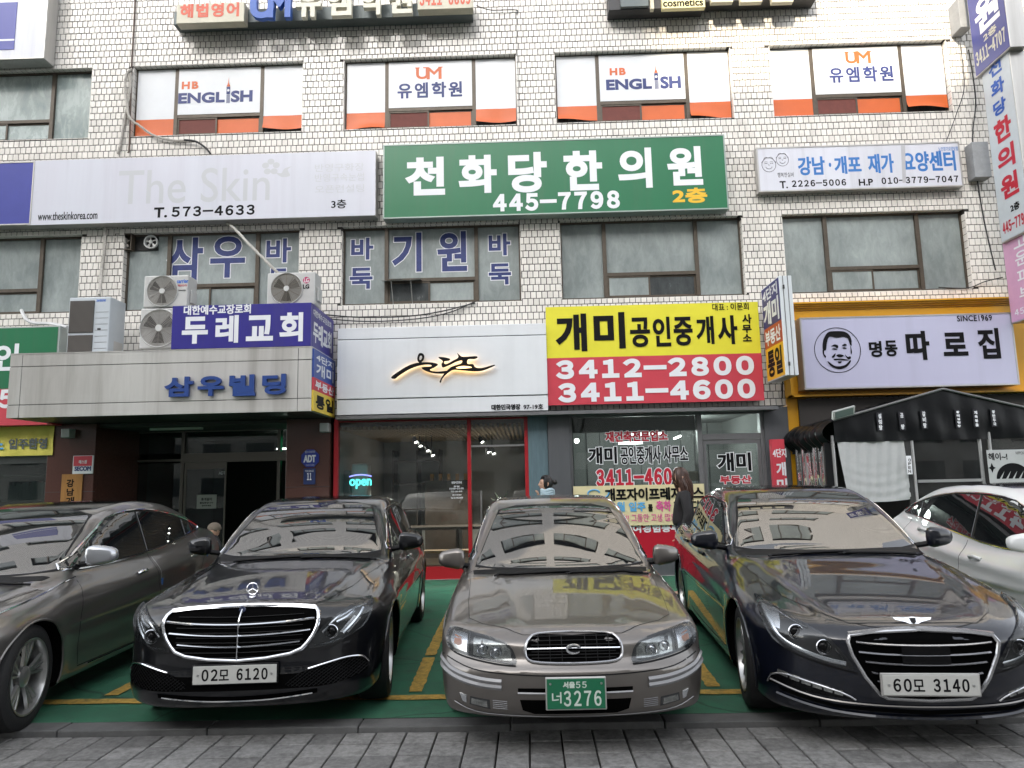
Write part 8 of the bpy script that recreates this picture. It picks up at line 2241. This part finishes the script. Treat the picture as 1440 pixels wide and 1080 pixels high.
person((q_.x - .1, -.75, -.0), (.35, 1, 0), 'seated elderly person in a beige knitted hat in front of the dark entrance', dict(pelvis=(-.05, 0, .47), belly=(-.02, 0, .56), chest=(.07, 0, .70), neck0=(.13, 0, .79), neck1=(.19, 0, .82), skull=(.23, 0, .87), hipL=(.02, .09, .46), kneeL=(.40, .11, .48), ankL=(.40, .11, .08), toeL=(.54, .12, .04), hipR=(.02, -.09, .46), kneeR=(.40, -.11, .48), ankR=(.40, -.11, .08), toeR=(.54, -.12, .04),
    shL=(.09, .155, .79), elL=(.12, .20, .66), wrL=(.30, .12, .56), paL=(.36, .10, .54), shR=(.09, -.155, .79), elR=(.12, -.20, .66), wrR=(.30, -.12, .56), paR=(.36, -.10, .54)),
    (mat('dark_padded_jacket', (.03, .028, .03), .6), M_blackcloth, mat('beige_knit', (.17, .14, .11), .9, bump=.8, bscale=90)), 'hat', 1.58, tilt=-.1)
m_ = MB().box(q_.x - .2, q_.x + .12, -.86, -.54, .38, .42)
for a in (-.17, .09):
    for b in (-.83, -.57): m_.box(q_.x + a - .015, q_.x + a + .015, b - .015, b + .015, 0, .38)
solo(m_, 'stool', mat('grey_plastic', (.2, .2, .2), .5), 'low stool under the seated person by the entrance', 'stool', base=(q_.x, -.7, 0))
# ================================================================== across the street (behind the camera): what shades the place and mirrors in glass and paint
M_apt = mat('apartment_render', (0.42, 0.40, 0.37), 0.8, var=0.12, vscale=0.6)
M_aptwin = mat('apartment_glass', (0.03, 0.04, 0.05), 0.1)
def apartment(x0, x1, y0, y1, h, label):
    t = thing('apartment_block', ((x0 + x1) / 2, (y0 + y1) / 2, -0.09), label, 'building')
    MB().box(x0, x1, y0, y1, -0.09, h).build('wall', M_apt, t)
    MB().box(x0 - .3, x1 + .3, y0 - .3, y1 + .3, h, h + .5).build('roof', mat('roof_slab', (0.3, 0.3, 0.3), 0.8), t)
    n = int((x1 - x0) / 3.6); fl = int((h - 1) / 2.8); mb = MB()
    for f in range(fl):
        for k in range(n):
            a = x0 + (x1 - x0) * (k + 0.18) / n; b = x0 + (x1 - x0) * (k + 0.82) / n
            mb.box(a, b, y1 - 0.02, y1 + 0.04, 0.9 + f * 2.8, 2.4 + f * 2.8)
    mb.build('windows', M_aptwin, t, kind='stuff')
apartment(-20.4, 42, -56, -44, 31.0, 'long pale apartment block across the street facing the shops')
apartment(-75, -20.5, -57, -44.5, 40.0, 'taller apartment block across the street to the left')
def bare_tree(x, y, h, seed, label):
    rr = random.Random(seed); t = thing('bare_tree', (x, y, -0.09), label, 'tree', group='bare street trees')
    trunk = MB(); tw = MB()
    def grow(p, d, r, L, depth):
        pts = [p]; q = p.copy(); dd = d.copy()
        for i in range(4):
            dd = (dd + Vector((rr.gauss(0, .12), rr.gauss(0, .12), rr.gauss(0.03, .08)))).normalized(); q = q + dd * L / 4; pts.append(q.copy())
        rs = [r * (1 - 0.12 * i) for i in range(5)]
        (trunk if depth < 2 else tw).tube(pts, rs, 6 if depth < 2 else 4, cap=False)
        if depth < 4:
            for k in range(3 if depth else 4):
                nd = (dd + Vector((rr.gauss(0, .55), rr.gauss(0, .55), rr.uniform(0, .5)))).normalized()
                grow(pts[rr.choice((3, 4))], nd, r * 0.55, L * 0.68, depth + 1)
    grow(Vector((x, y, -0.09)), Vector((0, 0, 1)), 0.16, h * 0.38, 0)
    mk = mat('tree_bark', (0.07, 0.06, 0.05), 0.9)
    trunk.build('trunk', mk, t); tw.build('twigs', mk, t, kind='stuff')
bare_tree(-9, -21, 9, 1, 'bare street tree on the far side of the road, leftmost')
bare_tree(1.5, -22, 8, 2, 'bare street tree on the far side of the road, middle one')
bare_tree(12, -21, 9, 3, 'bare street tree on the far side of the road, rightmost')

bpy.data.scenes.remove(TS)
